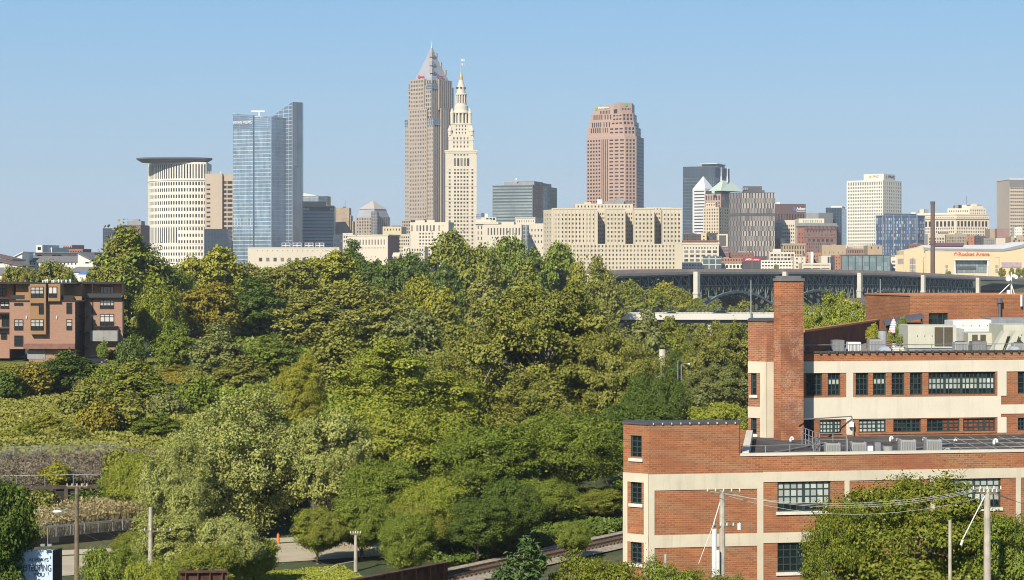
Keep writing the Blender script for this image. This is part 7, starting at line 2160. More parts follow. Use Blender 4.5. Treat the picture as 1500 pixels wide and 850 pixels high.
# --- striped hotel
D = 1850; k = D / F; pts = box_pts(1068.3, 1086.8, D, 50, 30, 1135.2)
pts = [P2(1068.3, D + 12), P2(1086.8, D), P2(1135.2, D + 4), (X(1133, D + 26), D + 26), (X(1070, D + 30), D + 30)]
t = Thing('hotel_tower', 'tower wrapped in staggered dark and cream vertical stripes with a dark mid band', 'tower', (*pts[0], ZB))
m_strd = M('strip_dark', (.09, .085, .085), .5, .15, .1); m_strl = M('strip_cream', (.62, .55, .46), .7, .06, .05); m_strg = M('strip_grey', (.30, .27, .25), .6, .08, .05)
mb = MB(); mb.prism(pts, ZB, Z(282, D)); t.part('wall', mb, m_strd)
rs_ = random.Random(4)
for e, n in ((0, 9), (1, 22)):
    A, B = pts[e], pts[e + 1]
    for i in range(n):
        mb = MB(); y = 283.0; j = i % 2
        while y < 372:
            h = 7.4
            y1 = min(y + h, 313) if y < 313 else y + h
            s = .22 + .26 * ((j % 2) if True else 0)
            f0 = (i + s) / n; f1 = f0 + .40 / n
            if y1 - y > .5: mb.obox(lerp2(A, B, f0), lerp2(A, B, min(1, f1)), .05, Z(y1, D), Z(y, D), out=.22 if e else .16, mi=0 if rs_.random() < .8 else 1)
            y = y1 if y1 != 313 else 316.3
            j += 1
        t.part('stripe', mb, [m_strl if e else m_strg, m_strg])
    mb = MB(); mb.obox(A, B, .05, Z(316.2, D), Z(313.2, D), out=.5); t.part('mid_band', mb, m_dgrey)
p2 = box_pts(1090, 1120, D + 8, 0, 14); mb = MB(); mb.prism(p2, Z(282, D), Z(278.3, D)); t.part('penthouse', mb, m_dgrey)
mb = MB(); mb.prism(sub_pts(p2, .0, .88, .1, .8), Z(278.3, D), Z(272.3, D)); t.part('penthouse', mb, m_dgrey)
for px in (1090, 1092.5, 1095): mb = MB(); mb.box(X(px, D), D + 7, Z(278.3, D), X(px + 1.8, D), D + 7.8, Z(274.5, D)); t.part('roof_plant', mb, m_mgrey)
# --- brown sign building
D = 2150; pts = box_pts(1134, 1180.3, D, -6, 35)
t = Thing('office_tower', 'dark brown metal clad block with blue and white rooftop sign', 'tower', (*pts[0], ZB))
tier(t, pts, ZB, Z(298.8, D), [M('cladding_brown', (.14, .085, .075), .6, .1, .1), m_rgrey], {0: G(11, 3, 26, 15, .45, .94, .02, .02, d=.8)}, D); t.windows(g_brown)
mb = MB(); mb.obox(lerp2(pts[0], pts[1], .60), lerp2(pts[0], pts[1], .68), .1, Z(309.5, D), Z(303.3, D), out=.4); t.part('sign_panel', mb, M('sign_blue', (.09, .14, .42), .5, .05, 1))
lettering(t, 'Aulbect', lerp2(pts[0], pts[1], .70), lerp2(pts[0], pts[1], .985), Z(307.8, D), 4.2 * D / F, m_signw, out=.4, ext=.15, bold=.02)
mb = MB(); mb.obox(lerp2(pts[0], pts[1], .70), lerp2(pts[0], pts[1], .985), .1, Z(309.8, D), Z(308.9, D), out=.35); t.part('sign_panel', mb, m_signw)
plantroom(t, pts, .1, .2, .1, .3, Z(298.8, D), 296.3, D, m_signw)
# --- cream block, glasshouse, grey box, blue tower, ornate brick block
D = 1900; bld('cream office block with rows of square windows behind the ornate brick block', box_pts(1135, 1170, D, 4, 30), 322.5, D, m_lime2, {0: G(12, 6, 5.4, 7, .5, .5)}, name='office_block', cat='office block')
D = 1880; t, p = gable('office_block', 'grey shaded gabled block against the striped hotel', 1134, 1145, D, 333, 326.5, 10, 14, m_mgrey, m_mgrey, None, zb=ZB)
D = 1870; bld('dark blue shaded low block beside the striped hotel base', box_pts(1134, 1150, D, 4, 12), 349.5, D, M('navy_low', (.05, .065, .09), .8, .2, .1), {}, name='office_block', cat='office block')
D = 1820; pts = box_pts(1170, 1207.3, D, 0, 25); t = bld('pale glazed rooftop pavilion behind the ornate brick block', pts, 320.3, D, m_lime2, {0: G(11, 1, 7, 2, .55, .6, .15, .08)}, name='office_block', cat='office block', gl=glass('glass_pale_green', (.30, .36, .29), (.45, .5, .4), .4))
D = 2100; bld('pale grey windowless box right of the brown sign block', box_pts(1180.5, 1201, D, 4, 25), 311.8, D, m_mgrey, {}, name='office_block', cat='office block'); bld('dark grey windowless box in front of the blue glass tower', box_pts(1200, 1220, D - 10, 6, 25), 312.3, D, M('box_grey_dark', (.15, .155, .16), .8, .1, .1), {}, name='office_block', cat='office block')
D = 2120; pts = box_pts(1209.5, 1233, D, 14, 26, 1240); t = bld('dark blue glass tower left of the white office tower', pts, 304.2, D, curtain('curtain_ink', (.035, .06, .085), (.05, .08, .11), (.06, .09, .12), 3, 3.6, .12, .4, .08), {})
plantroom(t, pts, .3, 1.0, .1, .7, Z(304.2, D), 301.5, D, m_whiteb)
D = 1780; pts = box_pts(1168.3, 1178.6, D, 52, 30, 1225.5)
pts = [P2(1168.3, D + 10), P2(1178.6, D), P2(1225.5, D + 12), P2(1222, D + 40), P2(1168, D + 40)]
m_rb = M('brick_red_ornate', (.40, .15, .10), .9, .1, .1); m_rb2 = M('brick_brown_ornate', (.30, .17, .14), .9, .1, .1)
t = Thing('ornate_block', 'ornate red brown brick block with deep bracketed cornice and arches', 'office block', (*pts[0], ZB))
tier(t, pts, ZB, Z(328, D), [m_rb2, m_rgrey], {1: [G(10, 1, 5, 9.5, .45, .6, .05, .05), G(20, 1, 4, 14.5, .4, .8, .05, .05), G(6, 1, 5, 22.5, .62, .75, .08, .08), G(13, 4, 5, 28, .42, .6, .06, .06)]}, D); t.windows(g_grey)
mb = MB(); t.wins += facade(mb, tuple(Vector(pts[0]) - Vector((.2, .3))), tuple(Vector(pts[1]) - Vector((.2, .3))), ZB, Z(327.5, D), grid_rows(G(2, 6, 6, 8, .3, .5), math.dist(pts[0], pts[1]), Z(327.5, D), D), .3); t.part('wall', mb, m_rb); t.windows(g_grey)
cornice(t, pts, Z(331.5, D), Z(329.6, D), 1.6, m_mgrey); cornice(t, pts, Z(329.5, D), Z(326.8, D), .5, m_mgrey); cornice(t, pts, Z(347.8, D), Z(346.8, D), .5, m_rb2)
mb = MB(); A, B = pts[1], pts[2]
for i in range(24): mb.obox(lerp2(A, B, (i + .25) / 24), lerp2(A, B, (i + .6) / 24), .1, Z(336, D), Z(331.6, D), out=.9)
t.part('bracket', mb, m_rb2, stuff=True)
for i in range(6):
    c = lerp2(A, B, .08 + .84 * (i + .5) / 6); u = (Vector(B) - Vector(A)).normalized(); n_ = Vector((u.y, -u.x)); r_ = .84 / 6 * .33 * math.dist(A, B); mb = MB()
    for j in range(8):
        a0, a1 = math.pi * j / 8, math.pi * (j + 1) / 8
        P_ = [(q * math.cos(a), q * math.sin(a)) for q, a in ((r_ * 1.3, a0), (r_ * 1.3, a1), (r_, a1), (r_, a0))]
        mb.quad(*[(*(Vector(c) + u * s + n_ * .35), Z(351, D) + z) for s, z in P_])
    t.part('arch', mb, m_rb2)
# --- white office tower
D = 2000; pts = box_pts(1240.3, 1293.3, D, 38, 34, 1321)
t = Thing('office_tower', 'clean white office tower with even grid of small square windows', 'tower', (*pts[0], ZB))
gw = lambda c: [G(c, 1, 8, 2.5, .46, .6, .02, .02), G(c, 19, 4.9, 9.5, .50, .54, .02, .02)]
tier(t, pts, ZB, Z(263.5, D), [m_whiteb, m_rgrey], {0: gw(20), 1: gw(10)}, D); t.windows(g_dark, 100)
pp = sub_pts(pts, .42, .97, .1, .7); mb = MB(); mb.prism(pp, Z(263.5, D), Z(254.3, D)); t.part('penthouse', mb, m_whiteb)
lettering(t, 'PNC', lerp2(pp[0], pp[1], .46), lerp2(pp[0], pp[1], .76), Z(259.8, D), 3.5 * D / F, M('sign_grey_brown', (.36, .30, .27), .6, .05, 1), out=.2, ext=.1)
lettering(t, 'PNC', lerp2(pp[1], pp[2], .40), lerp2(pp[1], pp[2], .98), Z(260, D), 3.8 * D / F, M('sign_ink', (.06, .06, .09), .6, .05, 1), out=.2, ext=.1)
def disc(A, B, f, zc, r, m):
    c = Vector(lerp2(A, B, f)); u = (Vector(B) - Vector(A)).normalized(); n_ = Vector((u.y, -u.x)); mb = MB(); mb.tube((*(c - n_ * .1), zc), (*(c + n_ * .3), zc), r, n=14); t.part('emblem', mb, m)
disc(pp[0], pp[1], .33, Z(258.3, D), 1.9 * D / F, M('sign_amber', (.72, .42, .06), .6, .05, 1)); disc(pp[1], pp[2], .2, Z(258.3, D), 1.9 * D / F, M('sign_orange', (.65, .26, .05), .6, .05, 1))
# --- blue patterned block
D = 1800; pts = [P2(1283.3, D + 10), P2(1297, D), P2(1343, D + 3), P2(1354.5, D + 14), P2(1350, D + 36), P2(1285, D + 36)]
t = Thing('apartment_tower', 'blue and grey patterned apartment block in front of the white tower', 'apartment building', (*pts[0], ZB))
m_bl = M('panel_blue', (.09, .17, .33), .5, .1, .1); m_bg = M('panel_grey', (.40, .41, .42), .6, .1, .1)
mb = MB(); mb.prism(pts, ZB, Z(316, D)); t.part('wall', mb, curtain('curtain_blue', (.07, .13, .25), (.10, .18, .32), (.05, .08, .14), 3.4, 3.1, .2, .2, .25))
rs_ = random.Random(9)
for e, n in ((0, 4), (1, 12), (2, 3)):
    A, B = pts[e], pts[e + 1]
    for i in range(n):
        mb = MB(); y = 319.5
        while y < 376:
            m_ = rs_.choice((0, 0, 1, 2, 2)); f0 = (i + .18) / n
            if not (348 < y < 353): mb.obox(lerp2(A, B, f0), lerp2(A, B, (i + (.45 if m_ == 0 else .8)) / n), .05, Z(y + 3.6, D), Z(y, D), out=.2, mi=m_)
            y += 4.7
        if mb.f: t.part('window_stack', mb, [m_bg, m_dgrey, glass('glass_blue_pale', (.17, .21, .25), (.48, .52, .56), .4)])
    for i in range(0, n + 1, 3): mb = MB(); mb.obox(lerp2(A, B, max(0, (i - .06) / n)), lerp2(A, B, min(1, (i + .06) / n)), .1, ZB, Z(315, D), out=.6); t.part('fin', mb, m_bg)
mb = MB(); mb.prism(inset(pts, 8), Z(316, D), Z(312.8, D)); t.part('penthouse', mb, m_dgrey)
cornice(t, pts, Z(316.6, D), Z(315.4, D), .5, m_bl)
# --- smokestack
D = 1520
t = Thing('smokestack', 'tall rusty brown smokestack in front of the arena', 'smokestack', (X(1366.3, D), D, ZB))
m_stack = M('stack_brown', (.17, .10, .08), .85, .15, .06, streak=.5)
mb = MB(); mb.tube((X(1366.3, D), D, ZB), (X(1366.3, D), D, Z(295.8, D)), 1.85, 1.65, 18); t.part('shaft', mb, m_stack, smooth=False)
mb = MB(); mb.tube((X(1366.3, D), D, Z(299.5, D)), (X(1366.3, D), D, Z(295.3, D)), 1.9, 1.9, 18); t.part('collar', mb, m_dgrey)
mb = MB(); mb.tube((X(1366.3, D), D, Z(358, D)), (X(1366.3, D), D, Z(356.5, D)), 2.15, 2.15, 18); t.part('band', mb, m_dgrey)
# --- long classical block on the right
D = 1950; pts = box_pts(1341, 1399, D, 26, 40, 1449)
pts = [P2(1341, D + 22), P2(1400, D), P2(1448.8, D + 8), P2(1446, D + 50), P2(1345, D + 60)]
t = Thing('office_block', 'long cream classical block with tall colonnade windows and stepped attic', 'office block', (*pts[0], ZB))
gg = lambda c: [G(c, 1, 5, 3.5, .42, .6), G(c // 2, 1, 10, 9.5, .62, .80), G(c, 5, 4.8, 19, .5, .55)]
tier(t, pts, ZB, Z(314.5, D), [m_lime2, m_rgrey], {0: gg(20), 1: gg(18)}, D); t.windows(g_brown, 100)
cornice(t, pts, Z(320.8, D), Z(319.3, D), 1.1, m_lime); cornice(t, pts, Z(315, D), Z(314, D), .6, m_lime)
q = [P2(1388, D + 20), P2(1420, D + 12), P2(1444, D + 16), P2(1442, D + 44), P2(1392, D + 50)]
tier(t, q, Z(314.5, D), Z(304.5, D), [m_lime2, m_rgrey], {0: G(9, 1, 4, 3, .4, .7), 1: [G(7, 1, 3, 2, .45, .9), G(7, 1, 3, 6.5, .4, .7)]}, D); t.windows(g_brown, 40)
q = [P2(1411, D + 22), P2(1424, D + 18), P2(1440, D + 20), P2(1438, D + 36), P2(1413, D + 38)]
tier(t, q, Z(304.5, D), Z(301, D), [m_lime2, m_rgrey], {}, D)
for px0, px1, y0, y1, m in ((1399, 1407, 299.5, 305, m_mgrey), (1404, 1409, 299, 305, m_dgrey), (1409, 1416, 299, 305, m_whiteb), (1416, 1420, 299.3, 305, m_dgrey), (1431, 1438, 298.5, 303, m_mgrey), (1422, 1431, 297.5, 302, m_lime2), (1347, 1355, 305.5, 314.5, m_lime2), (1354, 1360, 305.5, 314.5, m_mgrey), (1334, 1341, 310, 315, m_whiteb)):
    mb = MB(); mb.box(X(px0, D + 26), D + 26, Z(y1, D), X(px1, D + 26), D + 34, Z(y0, D)); t.part('roof_plant', mb, m)
mb = MB(); mb.tube((X(1425.5, D), D + 28, Z(298, D)), (X(1425.5, D), D + 28, Z(285.5, D)), .2, n=5); t.part('antenna', mb, m_dgrey)
mb = MB(); mb.prism([P2(1344, D + 24), P2(1400, D + 4), P2(1398, D + 20), P2(1346, D + 40)], Z(314.5, D), Z(311.5, D)); t.part('attic', mb, m_lime2)
# --- right edge tower
D = 1900; pts = box_pts(1479, 1560, D, -4, 40)
t = Thing('office_tower', 'grey topped beige banded tower cut off by the right picture edge', 'tower', (*pts[0], ZB))
tier(t, pts, ZB, Z(262.3, D), [M('precast_buff', (.56, .47, .37), .8, .06, .05), m_rgrey], {0: G(26, 18, 5.0, 12.5, .72, .45, .01, .01, d=.6)}, D); t.windows(g_brown, 100)
mb = MB(); mb.obox(pts[0], pts[1], .1, Z(274, D), Z(263.3, D), out=.2); t.part('top_band', mb, M('band_grey', (.21, .20, .19), .7, .1, .1))
cornice(t, pts, Z(263.2, D), Z(261.8, D), .5, m_whiteb)
# --- filler blocks in the lower right of the skyline: (label, x0, x1, ytop, D, material, window grid, angle)
m_bk = M('brick_dark_far', (.24, .125, .095), .9, .15, .1); m_or = M('brick_orange_far', (.45, .20, .11), .9, .1, .1); m_tn = M('stone_tan_far', (.45, .34, .22), .9, .1, .1); m_ch = M('charcoal_far', (.09, .085, .085), .85, .2, .1); m_yel = M('stucco_yellow_far', (.66, .52, .28), .9, .08, .1)
FILL = [
 ('cream facade with heavy cornice and big square windows beside the limestone block', 999.5, 1053, 356, 1450, m_lime2, [G(12, 1, 5, 6, .45, .55), G(6, 3, 6.3, 11, .68, .6)], 2, g_grey),
 ('brown parapet block on top of the cream corniced facade', 1000, 1052, 352.5, 1475, m_bk, None, 2, None),
 ('dark brick block with small turret behind the cream facade', 1000, 1030, 343, 1560, m_ch, G(7, 2, 5, 2, .4, .5), 6, g_brown),
 ('pink brown block at the foot of the dark slate tower', 1003, 1016, 341, 1600, m_bk, G(3, 1, 5, 2, .4, .5), 6, g_brown),
 ('small yellow stair tower between dark roofs left of striped hotel', 1027, 1035, 341.5, 1540, m_yel, G(1, 2, 5, 4, .3, .4), 6, g_brown),
 ('narrow grey block right of the small yellow stair tower', 1035, 1052, 341.5, 1545, m_ch, G(4, 3, 4, 2, .5, .5), 6, g_grey),
 ('cream framed grey grid block next to the striped hotel base', 1051, 1066, 343, 1520, m_lime2, G(1, 1, 16, 2, .74, .98), 4, glass('glass_grid_grey', (.15, .14, .12), (.2, .2, .17), .4)),
 ('purple brown brick block with small white windows under the grey grid block', 1053, 1068, 361.5, 1490, M('brick_purple_far', (.20, .13, .13), .9, .1, .1), G(5, 2, 5, 2, .3, .4), 2, glass('glass_white', (.5, .5, .48), (.7, .7, .66), .4)),
 ('glass pavilion with white frame in front of the cream facade', 1029, 1056.5, 375.5, 1400, curtain('curtain_pavilion', (.10, .14, .15), (.17, .21, .21), (.55, .55, .50), 4.8, 4.2, .3, .4, .1), None, 8, None),
 ('low white canopy building at the left end of the bridge', 999.5, 1030, 384.5, 1380, m_whiteb, G(7, 2, 5, 3.2, .7, .35), 1, g_dark),
 ('long low brown roofed block below the striped hotel', 1070, 1105, 370, 1520, m_bk, G(7, 1, 5, 4, .3, .3), 4, g_brown),
 ('brick podium with red awning left of the dark billboard box', 1056, 1090, 378, 1440, M('brick_warm_podium', (.42, .22, .15), .9, .12, .1), G(8, 2, 5, 2, .5, .5), 2, g_brown),
 ('white low row with dark openings along the bridge', 1056, 1090, 386.5, 1410, m_whiteb, G(6, 1, 6, 2, .6, .7), 1, g_dark),
 ('cream and grey checked parking block right of the dark billboard box', 1114, 1165, 381.5, 1440, m_whiteb, G(11, 3, 5, 2, .7, .4), 0, g_brown),
 ('pale stone warehouse with wide grid windows near the bridge', 1127, 1164.5, 369.3, 1470, m_lime2, G(7, 3, 6, 3, .72, .55), 4, g_grey),
 ('small cream lift house on the pale stone warehouse', 1132, 1144, 364.8, 1475, m_lime2, None, 4, None),
 ('tan brick loft block with cornice left of the ornate brick block', 1146.5, 1179.5, 357.3, 1560, m_tn, G(8, 3, 7, 3, .5, .7), 4, g_brown),
 ('plain cream gable block above the parking block', 1163, 1180, 376, 1430, m_lime2, G(2, 3, 6, 2, .3, .4), 2, g_grey),
 ('red brick block with white stair shaft above the cream garage', 1180, 1203, 370.5, 1440, m_or, G(6, 3, 5, 4, .45, .5), 3, g_brown),
 ('white stair shaft standing in front of the red brick block', 1187.5, 1191.5, 369, 1425, m_whiteb, None, 2, None),
 ('cream open garage with two dark slots beside the bridge', 1175, 1217, 385.5, 1400, m_lime2, G(3, 2, 5, 2.5, .9, .24), 2, g_dark),
 ('cream tower of the garage with a green glass corner', 1203, 1217.5, 375, 1410, m_lime2, G(1, 1, 12, 1.5, .4, .95, .5, .02), 2, g_blue),
 ('dark blue glass link beside the orange brick stair', 1217, 1224, 376, 1405, curtain('curtain_link', (.05, .07, .09), (.07, .09, .11), (.08, .1, .12), 2, 4, .1, .3, .1), None, 2, None),
 ('orange brick stair block with small paired windows', 1223, 1231.5, 373.8, 1402, m_or, G(2, 5, 4.5, 2.5, .4, .5), 2, g_grey),
 ('blank tan brick block behind the glass pavilion', 1204, 1239, 359, 1520, m_tn, G(5, 1, 6, 10, .12, .4), 4, g_brown),
 ('cream low block with dark slots in front of the white tower', 1239, 1271, 358.5, 1620, m_lime2, G(9, 1, 5, 2, .3, .5), 3, g_brown),
 ('brown block with row of dark windows in front of the white tower', 1240, 1276, 364, 1560, M('brick_brown_low', (.32, .20, .15), .9, .1, .1), G(10, 1, 6, 2.5, .5, .7), 3, g_brown),
 ('tan brick block at the left of the blue patterned block', 1271, 1292, 359.5, 1540, m_tn, G(2, 1, 6, 2, .2, .5), 3, g_brown),
 ('brown brick houses between blue patterned block and smokestack', 1331, 1352, 357, 1750, m_bk, G(5, 2, 5, 3, .4, .5), 8, g_brown),
 ('low cream block behind the smokestack base', 1359, 1400, 342.5, 1760, m_lime, G(10, 3, 4.5, 6, .6, .6), 6, g_grey),
 ('ornate tan block with iron roof crest left of the orange block', 1386, 1416, 343.5, 1700, M('stone_tan_dark', (.36, .29, .20), .9, .1, .1), [G(12, 3, 4.3, 4, .5, .6)], 10, g_grey),
 ('orange brick wall beside the dark low block behind the arena roof', 1416, 1431, 345, 1720, m_or, G(3, 2, 4, 4, .3, .3), 10, g_brown),
 ('dark low block with flat roof behind the arena roof', 1429, 1443, 346, 1715, m_ch, G(5, 2, 4, 3, .3, .4), 2, g_brown),
 ('grey low block with small windows behind the arena roof', 1441, 1457, 348.5, 1700, M('stucco_grey_far', (.28, .26, .24), .9, .1, .1), G(5, 2, 4, 3, .3, .4), 6, g_brown),
 ('cream block with a big round white dish behind the arena roof', 1459, 1480, 349, 1690, m_lime2, None, 2, None),
 ('blank brown purple wall left of the right edge tower', 1460.5, 1478.5, 335, 1800, M('wall_mauve', (.33, .20, .17), .9, .06, .1), None, 2, None),
 ('pale tan wall strip left of the brown purple wall', 1450, 1461, 335.5, 1810, m_tn, None, 2, None),
 ('tan low block with dish at the foot of the right edge tower', 1481, 1512, 346.5, 1650, m_tn, G(4, 1, 8, 5, .3, .5), 2, g_brown),
 ('small white block with square windows at the foot of the right edge tower', 1486, 1497, 333, 1780, m_whiteb, G(4, 3, 4, 3, .3, .4), 8, g_brown),
 ('glass fronted hall with teal panes along the bridge', 1232, 1304, 373.8, 1400, curtain('curtain_teal', (.17, .25, .26), (.30, .38, .36), (.12, .16, .17), 4.2, 3.0, .14, .35, .1), None, 3, None),
 ('narrow cream stair wing between the teal glass hall and the arena', 1305, 1313, 377, 1420, m_whiteb, G(1, 4, 5.5, 5, .7, .55), 2, g_grey),
]
for lab, x0, x1, y, D, wl, sp, a, gl in FILL:
    pts = box_pts(x0, x1, D, a, 22)
    t = Thing('city_block', lab, 'office block', (*pts[0], ZB))
    tier(t, pts, ZB, Z(y, D), [wl, m_rgrey], {0: sp} if sp else {}, D)
    if t.wins: t.windows(gl or g_dark, 60)
    if 'cornice' in lab: cornice(t, pts, Z(y + 1.6, D), Z(y - .4, D), .7, wl)
    elif sp and D > 1430: 
        f = rs_.uniform(.1, .5); plantroom(t, pts, f, f + rs_.uniform(.15, .35), .2, .6, Z(y, D), y - rs_.uniform(1, 2.2), D, rs_.choice([m_mgrey, m_dgrey, wl]))
    if 'dish' in lab:
        px = 1475 if 'round' in lab else 1486; yy = 352.5 if 'round' in lab else 347
        mb = MB(); c = Vector((X(px, D), D - 2, Z(yy, D))); mb.tube(c + Vector((0, 1, 0)), c, .5, 1.6 if 'round' in lab else .9, 16); mb.tube(c, c + Vector((0, -.3, 0)), 1.6 if 'round' in lab else .9, 1.4 if 'round' in lab else .8, 16); t.part('dish', mb, m_signw)
    if 'teal panes' in lab:
        mb = MB()
        for i in range(8): q = lerp2(pts[0], pts[1], i / 7); mb.tube((q[0], q[1] - .4, ZB), (q[0], q[1] - .4, Z(y - .3, D)), .3, n=5)
        t.part('mullion', mb, m_dgrey, stuff=True); cornice(t, pts, Z(y + .6, D), Z(y - .6, D), .8, m_dgrey)
# casino sign box
D = 1380; pts = box_pts(1088.5, 1114.5, D, 0, 8)
t = Thing('billboard_box', 'dark box with red lettered sign band beside the bridge', 'sign', (*pts[0], ZB))
mb = MB(); mb.prism(pts, ZB, Z(383.2, D)); t.part('box', mb, m_ch)
mb = MB(); mb.prism([(pts[0][0], pts[0][1] - .3), (pts[1][0], pts[1][1] - .3), (pts[1][0], pts[1][1] + 1), (pts[0][0], pts[0][1] + 1)], Z(383.1, D), Z(377.6, D), bottom=True); t.part('sign_band', mb, M('sign_crimson', (.40, .03, .05), .6, .05, 1))
A, B = (pts[0][0], pts[0][1] - .3), (pts[1][0], pts[1][1] - .3)
lettering(t, 'JACK', lerp2(A, B, .13), lerp2(A, B, .49), Z(382.2, D), 3.4 * D / F, m_signw, out=.1, ext=.08, bold=.04)
lettering(t, 'CASINO', lerp2(A, B, .54), lerp2(A, B, .9), Z(381.6, D), 1.9 * D / F, m_signw, out=.1, ext=.08, bold=.02)
# --- arena
D = 1600; k = D / F
t = Thing('arena', 'cream arena with curved white roof and red lettering', 'arena', (X(1400, D), D, ZB))
m_ar = M('arena_cream', (.74, .60, .36), .85, .04, .05, streak=.05); m_arr = M('arena_roof_white', (.74, .71, .66), .7, .04, .05); m_are = M('arena_eave_grey', (.32, .31, .30), .7, .08, .1)
def slope_wall(px0, px1, D0, yl, yr, dep, m, nm='wall'):
    a, b = P2(px0, D0), P2(px1, D0); mb = MB(); q = [a, b, (b[0], b[1] + dep), (a[0], a[1] + dep)]
    mb.prism(q, ZB, [Z(yl, D0), Z(yr, D0), Z(yr, D0), Z(yl, D0)]); t.part(nm, mb, m)
slope_wall(1311, 1323.8, D + 3, 374, 374, 20, m_ar)
slope_wall(1323.8, 1355.5, D + 2, 367.5, 361, 30, m_ar)
mb = MB(); q = [P2(1355.5, D), P2(1368, D), P2(1471, D), P2(1530, D), P2(1530, D + 80), P2(1355, D + 80)]
ents = box_pts(1355.5, 1530, D, 0, 90)
L = math.dist(ents[0], ents[1]); fx = lambda px: (px - 1355.5) / (1530 - 1355.5) * L
mb = MB()
# main facade with the trapezoid entrance opening left as a deep recess
rows = [(Z(400.5, D), Z(381, D), [(fx(1399), fx(1448))])]
op = facade(mb, ents[0], ents[1], ZB, Z(368, D), rows, 4.0)
for i in (1, 2, 3): mb.quad((*ents[i], ZB), (*ents[(i + 1) % 4], ZB), (*ents[(i + 1) % 4], Z(368, D)), (*ents[i], Z(368, D)))
t.part('wall', mb, m_ar)
c, u, n_, ww, hh = op[0]
mb = MB(); x0, x1 = X(1399, D) - .5, X(1448, D) + .5; mb.quad((x0, D + 3.9, ZB), (x1, D + 3.9, ZB), (x1, D + 3.9, Z(381, D)), (x0, D + 3.9, Z(381, D))); t.part('glass_front', mb, curtain('curtain_arena', (.20, .27, .27), (.36, .42, .39), (.12, .15, .15), 2.2, 2.4, .2, .3, .1))
mb = MB(); mb.quad((X(1397, D), D - .12, Z(381, D)), (X(1399, D), D - .12, ZB), (X(1402.5, D), D - .12, ZB), (X(1399.3, D), D - .12, Z(381, D)))
mb.quad((X(1446, D), D - .12, Z(381, D)), (X(1443.5, D), D - .12, ZB), (X(1446.5, D), D - .12, ZB), (X(1449, D), D - .12, Z(381, D)))
mb.box(X(1396.5, D), D - .4, Z(381.4, D), X(1449.5, D), D - .11, Z(379.8, D)); t.part('entrance_frame', mb, m_arr)
mb = MB(); mb.box(X(1400, D), D + 2.5, Z(393.5, D), X(1430, D), D + 3.5, Z(389.8, D)); t.part('screen', mb, m_dgrey)
for px0, px1, y0, y1 in ((1315, 1327.5, 379, 387), (1332.5, 1341, 379, 387), (1332.5, 1341, 388.5, 394), (1332.5, 1341, 395, 400), (1385, 1388.5, 388.5, 393), (1385, 1388.5, 394.5, 400), (1458, 1461.5, 388.5, 393), (1458, 1461.5, 394.5, 400)):
    DD = D + 3 if px0 < 1324 else D + 2 if px0 < 1356 else D
    mb = MB(); mb.box(X(px0, DD), DD - .15, Z(y1, DD), X(px1, DD), DD - .01, Z(y0, DD)); t.part('vent_panel', mb, M('vent_taupe', (.36, .32, .29), .7, .15, .3))
# eave and roof shell
mb = MB(); ew = [(1353, 366.8, 362.5), (1368, 367.2, 364), (1470, 367.8, 364.8), (1484, 366, 361.5), (1500, 362.5, 357.8), (1530, 358.5, 354)]
rf = MB(); prev = None; ridge = {1353: 363, 1368: 358, 1470: 357.5, 1484: 357, 1500: 354, 1530: 352}
for (p0, b0_, t0_), (p1, b1_, t1_) in zip(ew, ew[1:]):
    A, B = P2(p0, D - .7), P2(p1, D - .7)
    mb.quad((*A, Z(b0_, D)), (*B, Z(b1_, D)), (*B, Z(t0_ if False else t1_, D)), (*A, Z(t0_, D)))
    A2, B2 = (A[0], D + .5), (B[0], D + .5); mb.quad((*A2, Z(b0_, D)), (*B2, Z(b1_, D)), (*B, Z(b1_, D)), (*A, Z(b0_, D)))
    for s0, s1 in ((0, .33), (.33, .66), (.66, 1)):
        def rp_(P_, tt, rr_, s): y = tt + (rr_ - tt) * (1 - (1 - s) ** 2); return (P_[0], P_[1] + 45 * s, Z(y, D))
        rf.quad(rp_(A, t0_, ridge[p0], s0), rp_(B, t1_, ridge[p1], s0), rp_(B, t1_, ridge[p1], s1), rp_(A, t0_, ridge[p0], s1))
t.part('eave', mb, m_are); t.part('roof', rf, m_arr)
mb = MB(); mb.quad((X(1372, D), D + 8, Z(362.6, D) + .9), (X(1414, D), D + 8, Z(362.4, D) + .9), (X(1428, D), D + 40, Z(355.5, D) + .4), (X(1382, D), D + 40, Z(355.5, D) + .4))
mb.quad((X(1414, D), D + 8, Z(362.4, D)), (X(1372, D), D + 8, Z(362.6, D)), (X(1382, D), D + 40, Z(355.5, D)), (X(1428, D), D + 40, Z(355.5, D)))
t.part('roof_panel', mb, M('roof_plum', (.20, .085, .10), .7, .12, .2))
mb = MB(); mb.quad((X(1470, D), D - .1, Z(368, D)), (X(1530, D), D - .1, Z(368, D)), (X(1530, D), D - .1, Z(358, D)), (X(1470, D), D - .1, Z(367.5, D))); t.part('gable_wall', mb, m_ar)
m_coral = M('sign_coral', (.72, .16, .10), .6, .04, 1)
lettering(t, 'Rocket Arena', P2(1404, D), P2(1449.5, D), Z(375, D), 5.4 * k, m_coral, out=.3, ext=.15, bold=.02)
mb = MB(); c = (X(1399.8, D), D - .4, Z(372.4, D))
for i in range(10):
    a0, a1 = math.pi * (1.3 - 1.6 * i / 10), math.pi * (1.3 - 1.6 * (i + 1) / 10)
    P_ = [(q * math.cos(a), q * math.sin(a)) for q, a in ((1.55, a1), (1.55, a0), (.85, a0), (.85, a1))]
    mb.quad(*[(c[0] + s, c[1], c[2] + z) for s, z in P_])
t.part('emblem', mb, m_coral)
mb = MB(); mb.box(X(1467, D), D - .3, Z(392, D), X(1496, D), D - .05, Z(384.5, D)); t.part('banner', mb, M('banner_mauve', (.50, .36, .40), .7, .25, .5))
